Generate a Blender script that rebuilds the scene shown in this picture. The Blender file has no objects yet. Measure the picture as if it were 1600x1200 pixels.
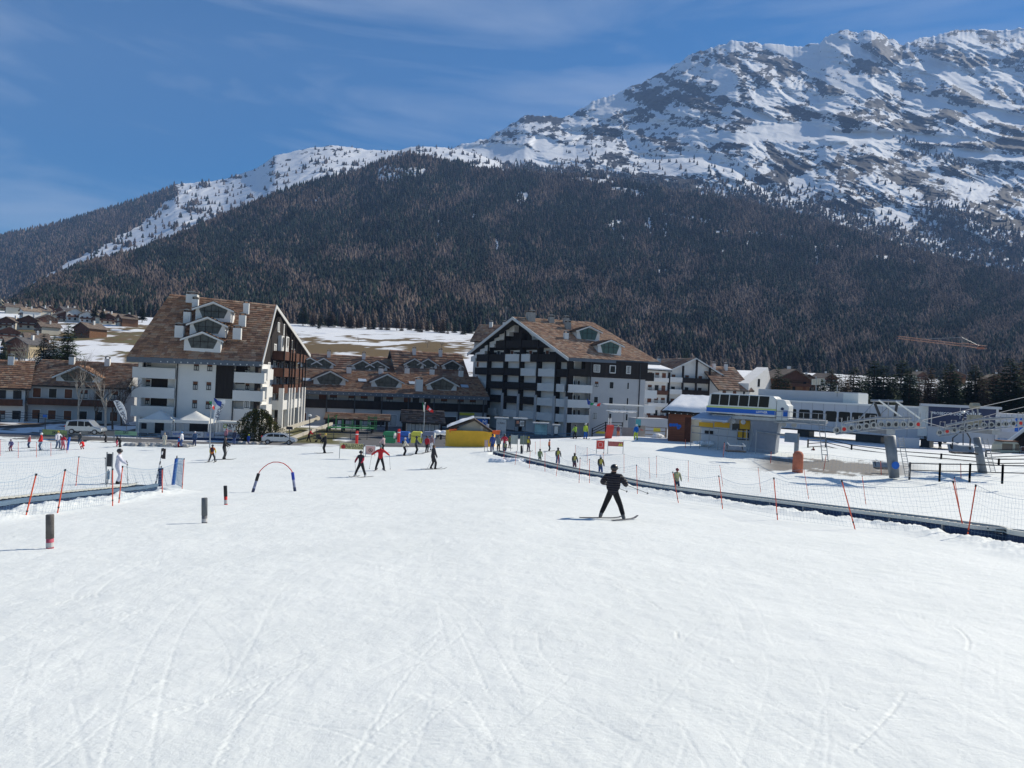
import bpy, bmesh, math, random
import numpy as np
from mathutils import Vector, Matrix
R = math.radians
S = bpy.context.scene
COL = S.collection
random.seed(7)
rng = np.random.default_rng(11)

# ---------------------------------------------------------------- camera
FPX = 1110.0            # focal length in photo pixels (photo is 1600 x 1200)
ROLL = 0.045
cr, sr = math.cos(ROLL), math.sin(ROLL)
cam_d = bpy.data.cameras.new("camera")
cam = bpy.data.objects.new("camera", cam_d)
COL.objects.link(cam)
cam_d.sensor_width = 36.0
cam_d.lens = FPX / 1600 * 36.0
cam_d.clip_start = 0.1
cam_d.clip_end = 30000
cam.matrix_world = Matrix(((cr, -sr, 0, 0), (0, 0, -1, 0), (sr, cr, 0, 0), (0, 0, 0, 1)))
S.camera = cam

# ---------------------------------------------------------------- sky and sun
SUN_AZ, SUN_EL = R(56), R(37)      # azimuth measured from the viewing direction towards the right
w = bpy.data.worlds.new("World"); S.world = w; w.use_nodes = True
nt = w.node_tree; nt.nodes.clear()
out = nt.nodes.new('ShaderNodeOutputWorld'); bg = nt.nodes.new('ShaderNodeBackground')
sky = nt.nodes.new('ShaderNodeTexSky'); sky.sky_type = 'NISHITA'; sky.sun_disc = False
sky.sun_elevation = SUN_EL; sky.sun_rotation = SUN_AZ
sky.altitude = 1500; sky.air_density = 1.0; sky.dust_density = 0.3; sky.ozone_density = 3.0
bg.inputs['Strength'].default_value = 0.09
tc = nt.nodes.new('ShaderNodeTexCoord'); mp = nt.nodes.new('ShaderNodeMapping')
mp.inputs['Scale'].default_value = (1.2, 1.2, 6.0); mp.inputs['Rotation'].default_value = (0, R(14), 0)
nz = nt.nodes.new('ShaderNodeTexNoise'); nz.inputs['Scale'].default_value = 2.2; nz.inputs['Detail'].default_value = 7
nz.inputs['Roughness'].default_value = 0.55; nz.inputs['Distortion'].default_value = 0.6
rp = nt.nodes.new('ShaderNodeValToRGB'); rp.color_ramp.elements[0].position = 0.42; rp.color_ramp.elements[1].position = 0.80
rp.color_ramp.elements[0].color = (0, 0, 0, 1); rp.color_ramp.elements[1].color = (0.42, 0.42, 0.42, 1)
mx = nt.nodes.new('ShaderNodeMixRGB'); mx.inputs['Color2'].default_value = (6.2, 6.6, 7.4, 1)
hs = nt.nodes.new('ShaderNodeHueSaturation'); hs.inputs['Saturation'].default_value = 1.5; hs.inputs['Value'].default_value = 0.78
L = nt.links.new
L(tc.outputs['Generated'], mp.inputs['Vector']); L(mp.outputs[0], nz.inputs['Vector']); L(nz.outputs['Fac'], rp.inputs[0])
L(rp.outputs[0], mx.inputs['Fac']); L(sky.outputs[0], hs.inputs['Color']); L(hs.outputs[0], mx.inputs['Color1'])
L(mx.outputs[0], bg.inputs['Color']); L(bg.outputs[0], out.inputs['Surface'])
sd = bpy.data.lights.new("sun", 'SUN'); sd.energy = 5.0; sd.angle = R(0.5); sd.color = (1.0, 0.93, 0.80)
sun = bpy.data.objects.new("sun", sd); COL.objects.link(sun)
SUNV = Vector((math.sin(SUN_AZ) * math.cos(SUN_EL), math.cos(SUN_AZ) * math.cos(SUN_EL), math.sin(SUN_EL)))
sun.rotation_euler = SUNV.to_track_quat('Z', 'Y').to_euler()
S.view_settings.view_transform = 'Standard'; S.view_settings.look = 'None'
S.view_settings.exposure = 0.52; S.view_settings.gamma = 1.0
S.cycles.volume_bounces = 0; S.cycles.max_bounces = 6

# ---------------------------------------------------------------- projection helpers
def ray(px, py):
    u = (px - 800) / FPX; v = (600 - py) / FPX
    return (u * cr - v * sr, 1.0, u * sr + v * cr)
def P(px, py, d):
    a = ray(px, py)
    return Vector((a[0] * d, d, a[2] * d))
def sm(x, a, b):
    t = np.clip((x - a) / (b - a), 0, 1)
    return t * t * (3 - 2 * t)

# ---------------------------------------------------------------- numpy gradient noise
_perm = rng.permutation(512).astype(np.int64); _perm = np.concatenate([_perm, _perm, _perm])
_g = rng.normal(size=(512, 2)); _g /= np.linalg.norm(_g, axis=1)[:, None]
def perlin(x, y):
    xi = np.floor(x).astype(np.int64); yi = np.floor(y).astype(np.int64)
    xf = x - xi; yf = y - yi
    u = xf * xf * xf * (xf * (xf * 6 - 15) + 10); v = yf * yf * yf * (yf * (yf * 6 - 15) + 10)
    xi &= 511; yi &= 511
    def gr(ix, iy, fx, fy):
        h = _perm[(_perm[ix & 511] + (iy & 511))] & 511
        return _g[h, 0] * fx + _g[h, 1] * fy
    n00 = gr(xi, yi, xf, yf); n10 = gr(xi + 1, yi, xf - 1, yf)
    n01 = gr(xi, yi + 1, xf, yf - 1); n11 = gr(xi + 1, yi + 1, xf - 1, yf - 1)
    return (n00 * (1 - u) + n10 * u) * (1 - v) + (n01 * (1 - u) + n11 * u) * v
def fbm(x, y, o=5, g=0.5, l=2.03):
    s = 0; a = 1.0; t = 0
    for i in range(o):
        s = s + a * perlin(x + 17.3 * i, y - 9.1 * i); t += a; a *= g; x = x * l; y = y * l
    return s / t * 1.6
def ridged(x, y, o=5, g=0.55, l=2.1):
    s = 0; a = 1.0; t = 0
    for i in range(o):
        s = s + a * (1 - np.abs(perlin(x + 31.7 * i, y + 5.3 * i)) * 2); t += a; a *= g; x = x * l; y = y * l
    return s / t

# ---------------------------------------------------------------- the lie of the land
_dt = np.arange(0, 140, 0.5)
_zt = np.interp(_dt, [0, 44, 54, 64, 90, 140], [-1.75, -6.15, -6.72, -6.95, -6.95, -6.95])
_k = np.hanning(25); _k /= _k.sum()
_zt = np.concatenate([_zt[:12], np.convolve(_zt, _k, 'same')[12:-12], _zt[-12:]])
def H(x, y):
    x = np.asarray(x, float); y = np.asarray(y, float)
    d = np.maximum(y, 0.1); u = x / np.maximum(d, 1.0)
    near = np.interp(y, _dt, _zt) + 0.03 * np.minimum(x, 0) - 0.10 * np.minimum(y, 0)
    near = near + sm(x, 0, 16) * sm(y, 52, 75) * 1.0
    right = sm(u, 0.215, 0.27)
    road = -9.4 * (1 - right) + right * -6.7
    dc = 76 + 14 * sm(u, -0.12, 0.02)
    wgt = sm(d, dc, dc + 8)
    z = near * (1 - wgt) + road * wgt
    zf = np.interp(d, [0, 165, 200, 240, 300, 400, 480, 700, 5000], [-9.4, -9.4, -3, 5, 13, 25, 34, 30, 20])
    zf = np.where(zf > 0, zf * (1 - 0.52 * sm(u, -0.05, 0.17)), zf)
    wf = sm(d, 150, 200)
    z = z * (1 - wf) + zf * wf
    z = z + 1.2 * wf * fbm(x / 60, y / 60, 3)
    return z
def h(x, y):
    return float(H(np.array([x]), np.array([y]))[0])
def G(px, py):
    """the point of the ground seen at a photo pixel"""
    a = ray(px, py)
    ds = np.geomspace(2.0, 700, 3000)
    gz = H(a[0] * ds, ds) - a[2] * ds
    k = int(np.argmax(gz >= 0)) if (gz >= 0).any() else len(ds) - 1
    if k > 0 and gz[k] >= 0:
        t = gz[k - 1] / (gz[k - 1] - gz[k]); d = ds[k - 1] + t * (ds[k] - ds[k - 1])
    else:
        d = ds[k]
    return Vector((a[0] * d, d, h(a[0] * d, d)))

# ---------------------------------------------------------------- materials
MATS = {}
def mat(name, col, rough=0.7, metal=0.0, var=0.12, scale=3.0, bump=0.0, bscale=None, spec=0.3, attr=None, stretch=None, alpha=1.0, trans=0.0):
    if name in MATS: return MATS[name]
    m = bpy.data.materials.new(name); m.use_nodes = True; MATS[name] = m
    n = m.node_tree; b = n.nodes['Principled BSDF']
    b.inputs['Roughness'].default_value = rough; b.inputs['Metallic'].default_value = metal
    b.inputs['Specular IOR Level'].default_value = spec
    tcn = n.nodes.new('ShaderNodeTexCoord'); mpn = n.nodes.new('ShaderNodeMapping')
    if stretch: mpn.inputs['Scale'].default_value = stretch
    n.links.new(tcn.outputs['Object'], mpn.inputs['Vector'])
    no = n.nodes.new('ShaderNodeTexNoise'); no.inputs['Scale'].default_value = scale; no.inputs['Detail'].default_value = 5
    n.links.new(mpn.outputs[0], no.inputs['Vector'])
    mr = n.nodes.new('ShaderNodeMapRange'); mr.inputs['From Min'].default_value = 0.25; mr.inputs['From Max'].default_value = 0.75
    mr.inputs['To Min'].default_value = 1 - var; mr.inputs['To Max'].default_value = 1 + var
    n.links.new(no.outputs['Fac'], mr.inputs['Value'])
    mu = n.nodes.new('ShaderNodeVectorMath'); mu.operation = 'SCALE'
    if attr:
        at = n.nodes.new('ShaderNodeAttribute'); at.attribute_name = attr
        n.links.new(at.outputs['Color'], mu.inputs[0])
    else:
        mu.inputs[0].default_value = col[:3]
    n.links.new(mr.outputs[0], mu.inputs['Scale']); n.links.new(mu.outputs[0], b.inputs['Base Color'])
    if bump:
        nb = n.nodes.new('ShaderNodeTexNoise'); nb.inputs['Scale'].default_value = bscale or scale * 4; nb.inputs['Detail'].default_value = 6
        n.links.new(mpn.outputs[0], nb.inputs['Vector'])
        bp = n.nodes.new('ShaderNodeBump'); bp.inputs['Strength'].default_value = bump; bp.inputs['Distance'].default_value = 0.05
        n.links.new(nb.outputs['Fac'], bp.inputs['Height']); n.links.new(bp.outputs[0], b.inputs['Normal'])
    if trans: b.inputs['Transmission Weight'].default_value = trans
    return m

# ---------------------------------------------------------------- mesh builder
class MB:
    def __init__(s, M=None): s.v = []; s.f = []; s.m = []; s.M = M or Matrix(); s.k = 0
    def raw(s, vs, fs):
        o = len(s.v); s.v += [tuple(s.M @ Vector(p)) for p in vs]
        s.f += [tuple(i + o for i in f) for f in fs]; s.m += [s.k] * len(fs); return s
    def box(s, a, b):
        (x0, y0, z0), (x1, y1, z1) = a, b
        x0, x1 = min(x0, x1), max(x0, x1); y0, y1 = min(y0, y1), max(y0, y1); z0, z1 = min(z0, z1), max(z0, z1)
        return s.raw([(x0, y0, z0), (x1, y0, z0), (x1, y1, z0), (x0, y1, z0), (x0, y0, z1), (x1, y0, z1), (x1, y1, z1), (x0, y1, z1)],
                     [(0, 3, 2, 1), (4, 5, 6, 7), (0, 1, 5, 4), (1, 2, 6, 5), (2, 3, 7, 6), (3, 0, 4, 7)])
    def cbox(s, c, sz):
        return s.box([c[i] - sz[i] / 2 for i in range(3)], [c[i] + sz[i] / 2 for i in range(3)])
    def prism(s, pts, vec):
        """closed solid: polygon pts (3D) swept along vec"""
        n = len(pts); v = Vector(vec)
        vs = [Vector(p) for p in pts] + [Vector(p) + v for p in pts]
        fs = [tuple(range(n))[::-1], tuple(range(n, 2 * n))] + [(i, (i + 1) % n, n + (i + 1) % n, n + i) for i in range(n)]
        return s.raw(vs, fs)
    def tube(s, pts, r, n=6, caps=True):
        pts = [Vector(p) for p in pts]
        if not hasattr(r, '__len__'): r = [r] * len(pts)
        rings = []
        for i, p in enumerate(pts):
            a = pts[max(i - 1, 0)]; b = pts[min(i + 1, len(pts) - 1)]
            t = (b - a).normalized() if (b - a).length > 1e-9 else Vector((0, 0, 1))
            q = Vector((0, 0, 1)) if abs(t.z) < 0.9 else Vector((1, 0, 0))
            e1 = t.cross(q).normalized(); e2 = t.cross(e1)
            rings.append([p + (e1 * math.cos(2 * math.pi * j / n) + e2 * math.sin(2 * math.pi * j / n)) * r[i] for j in range(n)])
        vs = [q for g_ in rings for q in g_]; fs = []
        for i in range(len(pts) - 1):
            for j in range(n):
                fs.append((i * n + j, i * n + (j + 1) % n, (i + 1) * n + (j + 1) % n, (i + 1) * n + j))
        if caps: fs += [tuple(range(n))[::-1], tuple(range((len(pts) - 1) * n, len(pts) * n))]
        return s.raw(vs, fs)
    def ball(s, c, r, n=8, m=6):
        if not hasattr(r, '__len__'): r = (r, r, r)
        vs = [(c[0], c[1], c[2] - r[2])]
        for i in range(1, m):
            a = -math.pi / 2 + math.pi * i / m
            for j in range(n):
                b = 2 * math.pi * j / n
                vs.append((c[0] + r[0] * math.cos(a) * math.cos(b), c[1] + r[1] * math.cos(a) * math.sin(b), c[2] + r[2] * math.sin(a)))
        vs.append((c[0], c[1], c[2] + r[2])); fs = []
        for j in range(n): fs.append((0, 1 + (j + 1) % n, 1 + j))
        for i in range(m - 2):
            for j in range(n):
                a = 1 + i * n; fs.append((a + j, a + (j + 1) % n, a + n + (j + 1) % n, a + n + j))
        a = 1 + (m - 2) * n
        for j in range(n): fs.append((a + j, a + (j + 1) % n, len(vs) - 1))
        return s.raw(vs, fs)
    def build(s, name, mats, parent=None, smooth=False, loc=None):
        me = bpy.data.meshes.new(name)
        vs = s.v
        if loc is not None: vs = [(p[0] - loc[0], p[1] - loc[1], p[2] - loc[2]) for p in vs]
        me.from_pydata(vs, [], s.f)
        if not isinstance(mats, (list, tuple)): mats = [mats]
        for mm in mats: me.materials.append(mm)
        if len(mats) > 1: me.polygons.foreach_set('material_index', s.m)
        if smooth: me.polygons.foreach_set('use_smooth', [True] * len(me.polygons))
        me.update()
        o = bpy.data.objects.new(name, me); COL.objects.link(o)
        if loc is not None: o.location = loc
        if parent is not None:
            o.parent = parent
            o.matrix_parent_inverse = parent.matrix_world.inverted() if loc is None else Matrix()
        return o
def npmesh(name, verts, quads, mats, parent=None, smooth=True, attrs=None, tri=False):
    me = bpy.data.meshes.new(name); n = 3 if tri else 4
    nv = len(verts); nf = len(quads)
    me.vertices.add(nv); me.vertices.foreach_set('co', np.asarray(verts, np.float32).ravel())
    me.loops.add(nf * n); me.loops.foreach_set('vertex_index', np.asarray(quads, np.int32).ravel())
    me.polygons.add(nf); me.polygons.foreach_set('loop_start', np.arange(0, nf * n, n, dtype=np.int32))
    me.polygons.foreach_set('loop_total', np.full(nf, n, np.int32))
    if smooth: me.polygons.foreach_set('use_smooth', np.ones(nf, bool))
    for mm in (mats if isinstance(mats, (list, tuple)) else [mats]): me.materials.append(mm)
    me.update(calc_edges=True)
    for k, a in (attrs or {}).items():
        a = np.asarray(a, np.float32)
        if a.ndim == 1:
            at = me.attributes.new(k, 'FLOAT', 'POINT'); at.data.foreach_set('value', a)
        else:
            at = me.color_attributes.new(k, 'FLOAT_COLOR', 'POINT')
            if a.shape[1] == 3: a = np.concatenate([a, np.ones((len(a), 1), np.float32)], 1)
            at.data.foreach_set('color', a.ravel())
    o = bpy.data.objects.new(name, me); COL.objects.link(o)
    if parent is not None: o.parent = parent
    return o
def gridfaces(nr, nc):
    i = np.arange(nr - 1)[:, None] * nc + np.arange(nc - 1)[None, :]
    return np.stack([i, i + 1, i + nc + 1, i + nc], -1).reshape(-1, 4)
def root(name, label, cat, loc=(0, 0, 0), group=None, rz=0):
    o = bpy.data.objects.new(name, None); COL.objects.link(o); o.location = loc; o.rotation_euler = (0, 0, rz)
    o.empty_display_size = 0.2
    o['label'] = label; o['category'] = cat
    if group: o['group'] = group
    o.matrix_world = Matrix.Translation(Vector(loc)) @ Matrix.Rotation(rz, 4, 'Z')
    return o
def tag(o, label, cat, group=None):
    o['label'] = label; o['category'] = cat
    if group: o['group'] = group
    return o
def struct(o, kind='structure'):
    o['kind'] = kind; return o
def copytree(o, loc=None, parent=None, label=None):
    c = o.copy(); COL.objects.link(c)
    if parent is not None: c.parent = parent
    if loc is not None: c.location = loc
    if label: c['label'] = label
    for ch in list(o.children): copytree(ch, None, c)
    return c
# ================================================================ THE SETTING
def snow_mat(name, shade=False):
    m = bpy.data.materials.new(name); m.use_nodes = True; MATS[name] = m
    n = m.node_tree; b = n.nodes['Principled BSDF']
    b.inputs['Roughness'].default_value = 0.75; b.inputs['Specular IOR Level'].default_value = 0.25
    tcn = n.nodes.new('ShaderNodeTexCoord')
    no = n.nodes.new('ShaderNodeTexNoise'); no.inputs['Scale'].default_value = 0.35; no.inputs['Detail'].default_value = 8; no.inputs['Roughness'].default_value = 0.65
    n.links.new(tcn.outputs['Object'], no.inputs['Vector'])
    cr_ = n.nodes.new('ShaderNodeValToRGB'); e = cr_.color_ramp.elements
    e[0].position = 0.3; e[0].color = (0.725, 0.755, 0.735, 1); e[1].position = 0.7; e[1].color = (0.80, 0.825, 0.80, 1)
    n.links.new(no.outputs['Fac'], cr_.inputs[0])
    at = n.nodes.new('ShaderNodeAttribute'); at.attribute_name = 'dirt'
    mx_ = n.nodes.new('ShaderNodeMixRGB'); mx_.inputs['Color2'].default_value = (0.20, 0.185, 0.165, 1)
    n.links.new(at.outputs['Fac'], mx_.inputs['Fac']); n.links.new(cr_.outputs[0], mx_.inputs['Color1'])
    n.links.new(mx_.outputs[0], b.inputs['Base Color'])
    nb = n.nodes.new('ShaderNodeTexNoise'); nb.inputs['Scale'].default_value = 28; nb.inputs['Detail'].default_value = 6; nb.inputs['Roughness'].default_value = 0.75
    nb2 = n.nodes.new('ShaderNodeTexNoise'); nb2.inputs['Scale'].default_value = 3.0; nb2.inputs['Detail'].default_value = 5
    ad = n.nodes.new('ShaderNodeMath'); ad.operation = 'MULTIPLY_ADD'; ad.inputs[1].default_value = 3.5
    n.links.new(tcn.outputs['Object'], nb.inputs['Vector']); n.links.new(tcn.outputs['Object'], nb2.inputs['Vector'])
    n.links.new(nb2.outputs['Fac'], ad.inputs[0]); n.links.new(nb.outputs['Fac'], ad.inputs[2])
    bp = n.nodes.new('ShaderNodeBump'); bp.inputs['Strength'].default_value = 0.55; bp.inputs['Distance'].default_value = 0.014
    n.links.new(ad.outputs[0], bp.inputs['Height']); n.links.new(bp.outputs[0], b.inputs['Normal'])
    return m
SNOW = snow_mat('piste_snow')

# ---- centre lines of the two conveyor lifts, taken on the ground
CARP_R = [G(2050, 934), G(1800, 892), G(1600, 851), G(1450, 827), G(1300, 806), G(1150, 785), G(1050, 770), G(950, 749), G(870, 733), G(800, 716), G(776, 710)]
CARP_L = [G(-60, 808), G(0, 797), G(110, 783), G(228, 769)]
def polydist(X, Y, pts):
    best = np.full(X.shape, 1e9)
    for a, b in zip(pts[:-1], pts[1:]):
        ax, ay, bx, by = a[0], a[1], b[0], b[1]
        dx, dy = bx - ax, by - ay; l2 = dx * dx + dy * dy + 1e-9
        t = np.clip(((X - ax) * dx + (Y - ay) * dy) / l2, 0, 1)
        best = np.minimum(best, np.hypot(X - ax - t * dx, Y - ay - t * dy))
    return best

# ---- carved ski tracks, stamped into a height raster
RX0, RX1, RY0, RY1, RES = -34.0, 34.0, 1.0, 62.0, 0.02
nx_, ny_ = int((RX1 - RX0) / RES), int((RY1 - RY0) / RES)
TR = np.zeros((ny_, nx_), np.float32)
def stamp(xs, ys, wid, dep, berm=0.5):
    r = int(wid * 2.4 / RES) + 1
    ii = ((ys - RY0) / RES).astype(int); jj = ((xs - RX0) / RES).astype(int)
    for a in range(-r, r + 1):
        for c in range(-r, r + 1):
            q = math.hypot(a, c) * RES / wid
            if q > 2.4: continue
            val = -dep * math.exp(-(q * 1.3) ** 2) + dep * berm * math.exp(-((q - 1.5) / 0.45) ** 2)
            i2 = ii + a; j2 = jj + c
            ok = (i2 >= 0) & (i2 < ny_) & (j2 >= 0) & (j2 < nx_)
            if val < 0: np.minimum.at(TR, (i2[ok], j2[ok]), val)
            else: np.maximum.at(TR, (i2[ok], j2[ok]), np.where(TR[i2[ok], j2[ok]] < 0, TR[i2[ok], j2[ok]], val))
def track(x, y, ang, curv, length, wid, dep, pair=0.0, wob=0.3):
    n = int(length / 0.018); s_ = np.arange(n) * 0.018
    a = ang + curv * s_ + wob * np.sin(s_ * rng.uniform(0.2, 0.8) + rng.uniform(0, 6))
    xs = x + np.cumsum(np.cos(a)) * 0.018; ys = y + np.cumsum(np.sin(a)) * 0.018
    keep = perlin(s_ * 0.6 + rng.uniform(0, 99), s_ * 0 + 0.5) > rng.uniform(-0.45, 0.0)
    for off in ((0,) if not pair else (-pair / 2, pair / 2)):
        stamp((xs - np.sin(a) * off)[keep], (ys + np.cos(a) * off)[keep], wid, dep)
for k in range(1500):
    y = 1.5 + 48 * rng.random() ** 1.55; x = (rng.random() - 0.5) * 1.9 * (y + 3)
    if rng.random() < 0.55:
        ang = rng.normal(0.35, 0.35)
    else:
        ang = rng.normal(1.6, 0.6)
    cv = rng.normal(0, 0.05) if rng.random() < 0.85 else rng.choice([-1, 1]) * rng.uniform(0.1, 0.35)
    track(x, y, ang, cv, rng.uniform(1.2, 9) * (0.6 + y / 25), rng.uniform(0.007, 0.015) * (0.75 + y / 25), rng.uniform(0.001, 0.0048) * (0.7 + y / 20), pair=0.24 if rng.random() < 0.3 else 0)
# a few strong carved arcs seen in the foreground
for (pa, pb, bend, dp) in (((930, 905), (1040, 1000), -0.22, .03), ((780, 975), (930, 1010), -.12, .02), ((1440, 955), (1530, 1020), -.32, .03), ((1090, 960), (1440, 1060), .03, .02),
                        ((90, 945), (165, 925), .05, .035), ((0, 1000), (240, 955), .03, .02), ((1180, 1040), (1330, 1110), .02, .02), ((860, 870), (980, 915), -.3, .018),
                        ((1290, 850), (1480, 880), -.1, .02), ((560, 880), (760, 905), .1, .015), ((240, 1120), (480, 1040), .06, .018), ((1330, 1170), (1400, 1080), .1, .02)):
    A = G(*pa); B = G(*pb); dd = B - A; L_ = dd.length
    track(A.x, A.y, math.atan2(dd.y, dd.x) - bend * L_ / 2, bend, L_, 0.016, dp * .42, wob=0.05)

def piste():
    nc = 980; us = np.linspace(-1.05, 1.05, nc)
    ds = [1.6]
    while ds[-1] < 88:
        d = ds[-1]; ds.append(d + min(max(d * d / (740 * 1.8), 0.012), 0.16 + max(d - 30, 0) * 0.01))
    ds = np.array(ds); Y, U = np.meshgrid(ds, us, indexing='ij'); X = U * (Y + 1.0)
    Z = H(X, Y)
    fi = np.clip((Y - RY0) / RES, 0, ny_ - 2); fj = np.clip((X - RX0) / RES, 0, nx_ - 2)
    i0 = fi.astype(int); j0 = fj.astype(int); a = fi - i0; b = fj - j0
    tr = (TR[i0, j0] * (1 - a) * (1 - b) + TR[i0 + 1, j0] * a * (1 - b) + TR[i0, j0 + 1] * (1 - a) * b + TR[i0 + 1, j0 + 1] * a * b)
    tr[(Y > RY1 - .1) | (np.abs(X) > 33.9)] = 0
    Z = Z + tr
    # broad undulations, grooming grain, small clods
    Z = Z + 0.035 * fbm(X / 2.6, Y / 3.4, 4) + 0.010 * fbm(X * 2.2, Y * 1.3, 4, 0.6)
    grain = fbm(X * 1.1 + Y * .5, Y * 7.0 - X * 2.2, 3, .6)
    Z = Z + 0.005 * grain * sm(fbm(X / 5, Y / 5, 2), -0.2, 0.4)
    clod = np.maximum(fbm(X * 6.5, Y * 6.5, 3, .6) - 0.55, 0) * 0.06 * sm(fbm(X / 3 + 7, Y / 3, 2), 0.0, 0.5)
    Z = Z + np.where(Y < 30, clod, 0)
    # rough banks beside the conveyor lifts
    for pts, w_, amp in ((CARP_R, 2.6, 0.22), (CARP_L, 2.2, 0.24)):
        dd = polydist(X, Y, pts)
        band = sm(dd, 0.55, 0.95) * (1 - sm(dd, 0.9, w_))
        Z = Z + band * (amp * (0.45 + 0.9 * fbm(X * 0.9, Y * 0.9, 5, .62)) + 0.08 * ridged(X * 2.5, Y * 2.5, 3))
        Z = Z - 0.22 * (1 - sm(dd, 0.45, 0.62))
    dirt = 0.9 * sm(Y, 70, 80) * sm(fbm(X / 3, Y / 3, 4), 0.05, .35) * (1 - sm(X, -22, -14))
    # bare earth beside the chairlift
    u_ = X / Y
    dirt = np.maximum(dirt, sm(fbm(X / 2.2, Y / 2.6, 5, .6) + 1.5 * (1 - sm(np.abs(Y - 66) / 7, .2, 1.2)) - .9, 0.0, .25) * sm(u_, .33, .38) * (1 - sm(u_, .53, .6)) * sm(Y, 54, 60))
    return struct(npmesh('snow_slope', np.stack([X, Y, Z], -1).reshape(-1, 3), gridfaces(len(ds), nc), SNOW, attrs={'dirt': dirt.ravel()}))
piste()

# ---- valley floor: from under the slope out to the foot of the mountains
def valley():
    m = bpy.data.materials.new('valley_ground'); m.use_nodes = True
    n = m.node_tree; b = n.nodes['Principled BSDF']; b.inputs['Roughness'].default_value = 0.9; b.inputs['Specular IOR Level'].default_value = 0.1
    at = n.nodes.new('ShaderNodeAttribute'); at.attribute_name = 'tone'
    tcn = n.nodes.new('ShaderNodeTexCoord'); no = n.nodes.new('ShaderNodeTexNoise'); no.inputs['Scale'].default_value = 0.7; no.inputs['Detail'].default_value = 6
    n.links.new(tcn.outputs['Object'], no.inputs['Vector'])
    mr = n.nodes.new('ShaderNodeMapRange'); mr.inputs['To Min'].default_value = 0.82; mr.inputs['To Max'].default_value = 1.12
    n.links.new(no.outputs['Fac'], mr.inputs['Value'])
    mu = n.nodes.new('ShaderNodeVectorMath'); mu.operation = 'SCALE'
    n.links.new(at.outputs['Color'], mu.inputs[0]); n.links.new(mr.outputs[0], mu.inputs['Scale']); n.links.new(mu.outputs[0], b.inputs['Base Color'])
    nc = 620; us = np.linspace(-1.5, 1.5, nc)
    ds = np.concatenate([[-60, -20, -2], np.geomspace(2, 66, 14), np.geomspace(68, 620, 330)])
    Y, U = np.meshgrid(ds, us, indexing='ij'); X = U * np.maximum(np.abs(Y), 30)
    Z = H(X, Y) - 0.45 * (1 - sm(Y, 80, 87)) - 3.0 * (1 - sm(Y, 4, 14))
    px = 800 + FPX * X / np.maximum(Y, 5); py = 600 + ROLL * (px - 800) - FPX * Z / np.maximum(Y, 5)
    snow = np.array([.78, .79, .80]); grass = np.array([.16, .115, .06]); green = np.array([.13, .125, .06]); asph = np.array([.15, .15, .155]); dirtc = np.array([.14, .11, .085])
    nse = fbm(X / 22, Y / 30, 6, .6); n2 = fbm(X / 7 + 3, Y / 9, 5, .6)
    C = np.empty(X.shape + (3,)); C[:] = snow
    def put(c, wgt): C[:] = C * (1 - wgt[..., None]) + c * wgt[..., None]
    # meadow between the two blocks: brown patches between snow
    brown = sm(nse * 2.6 + n2 * .9 + .9 * (1 - np.abs(sm(Y, 190, 410) * 2 - 1)) - .45, 0, .15)
    put(grass, brown * sm(Y, 200, 230) * (1 - sm(Y, 380, 420)) * (1 - sm(U, .05, .15)))
    put(green * 1.1, sm(n2 + nse - .25, 0, .1) * sm(Y, 160, 200) * (1 - sm(Y, 300, 380)) * (1 - sm(U, -.42, -.36)))
    put(dirtc, sm(n2 - .45, 0, .15) * sm(Y, 200, 240))
    # road and yards at building level
    roadw = sm(Y, 79, 82) * (1 - sm(Y, 93, 95 + 3 * n2)) * (1 - sm(U, -.02, .03))
    put(asph, roadw)
    # lane running back between the blocks
    lane = (1 - sm(np.abs(X - (-31 + (Y - 92) * .12)), 2.6, 3.4)) * sm(Y, 88, 92) * (1 - sm(Y, 150, 160))
    lane2 = sm(Y, 92, 95) * (1 - sm(Y, 165, 175)) * sm(U, -.28, -.2) * (1 - sm(U, .12, .2))
    put(asph * .9, sm(lane2 + .5 * n2, .5, .7)); put(asph * 1.25, lane)
    put(green, sm(n2 + .3, 0, .1) * sm(Y, 96, 99) * (1 - sm(Y, 124, 130)) * sm(U, -.36, -.33) * (1 - sm(U, -.25, -.21)))
    put(dirtc * .9, sm(n2 + .9 * (1 - sm(U, -.4, -.34)) * sm(Y, 90, 95) * (1 - sm(Y, 150, 190)) - .85, 0, .1))
    # muddy strip by the lift on the right
    put(dirtc * 1.2, sm(n2 + nse, .25, .4) * sm(U, .22, .3) * (1 - sm(Y, 96, 110)))
    return struct(npmesh('ground', np.stack([X, Y, Z], -1).reshape(-1, 3), gridfaces(len(ds), nc), m, attrs={'tone': np.clip(C, 0, 1).reshape(-1, 3)}))
valley()

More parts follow.
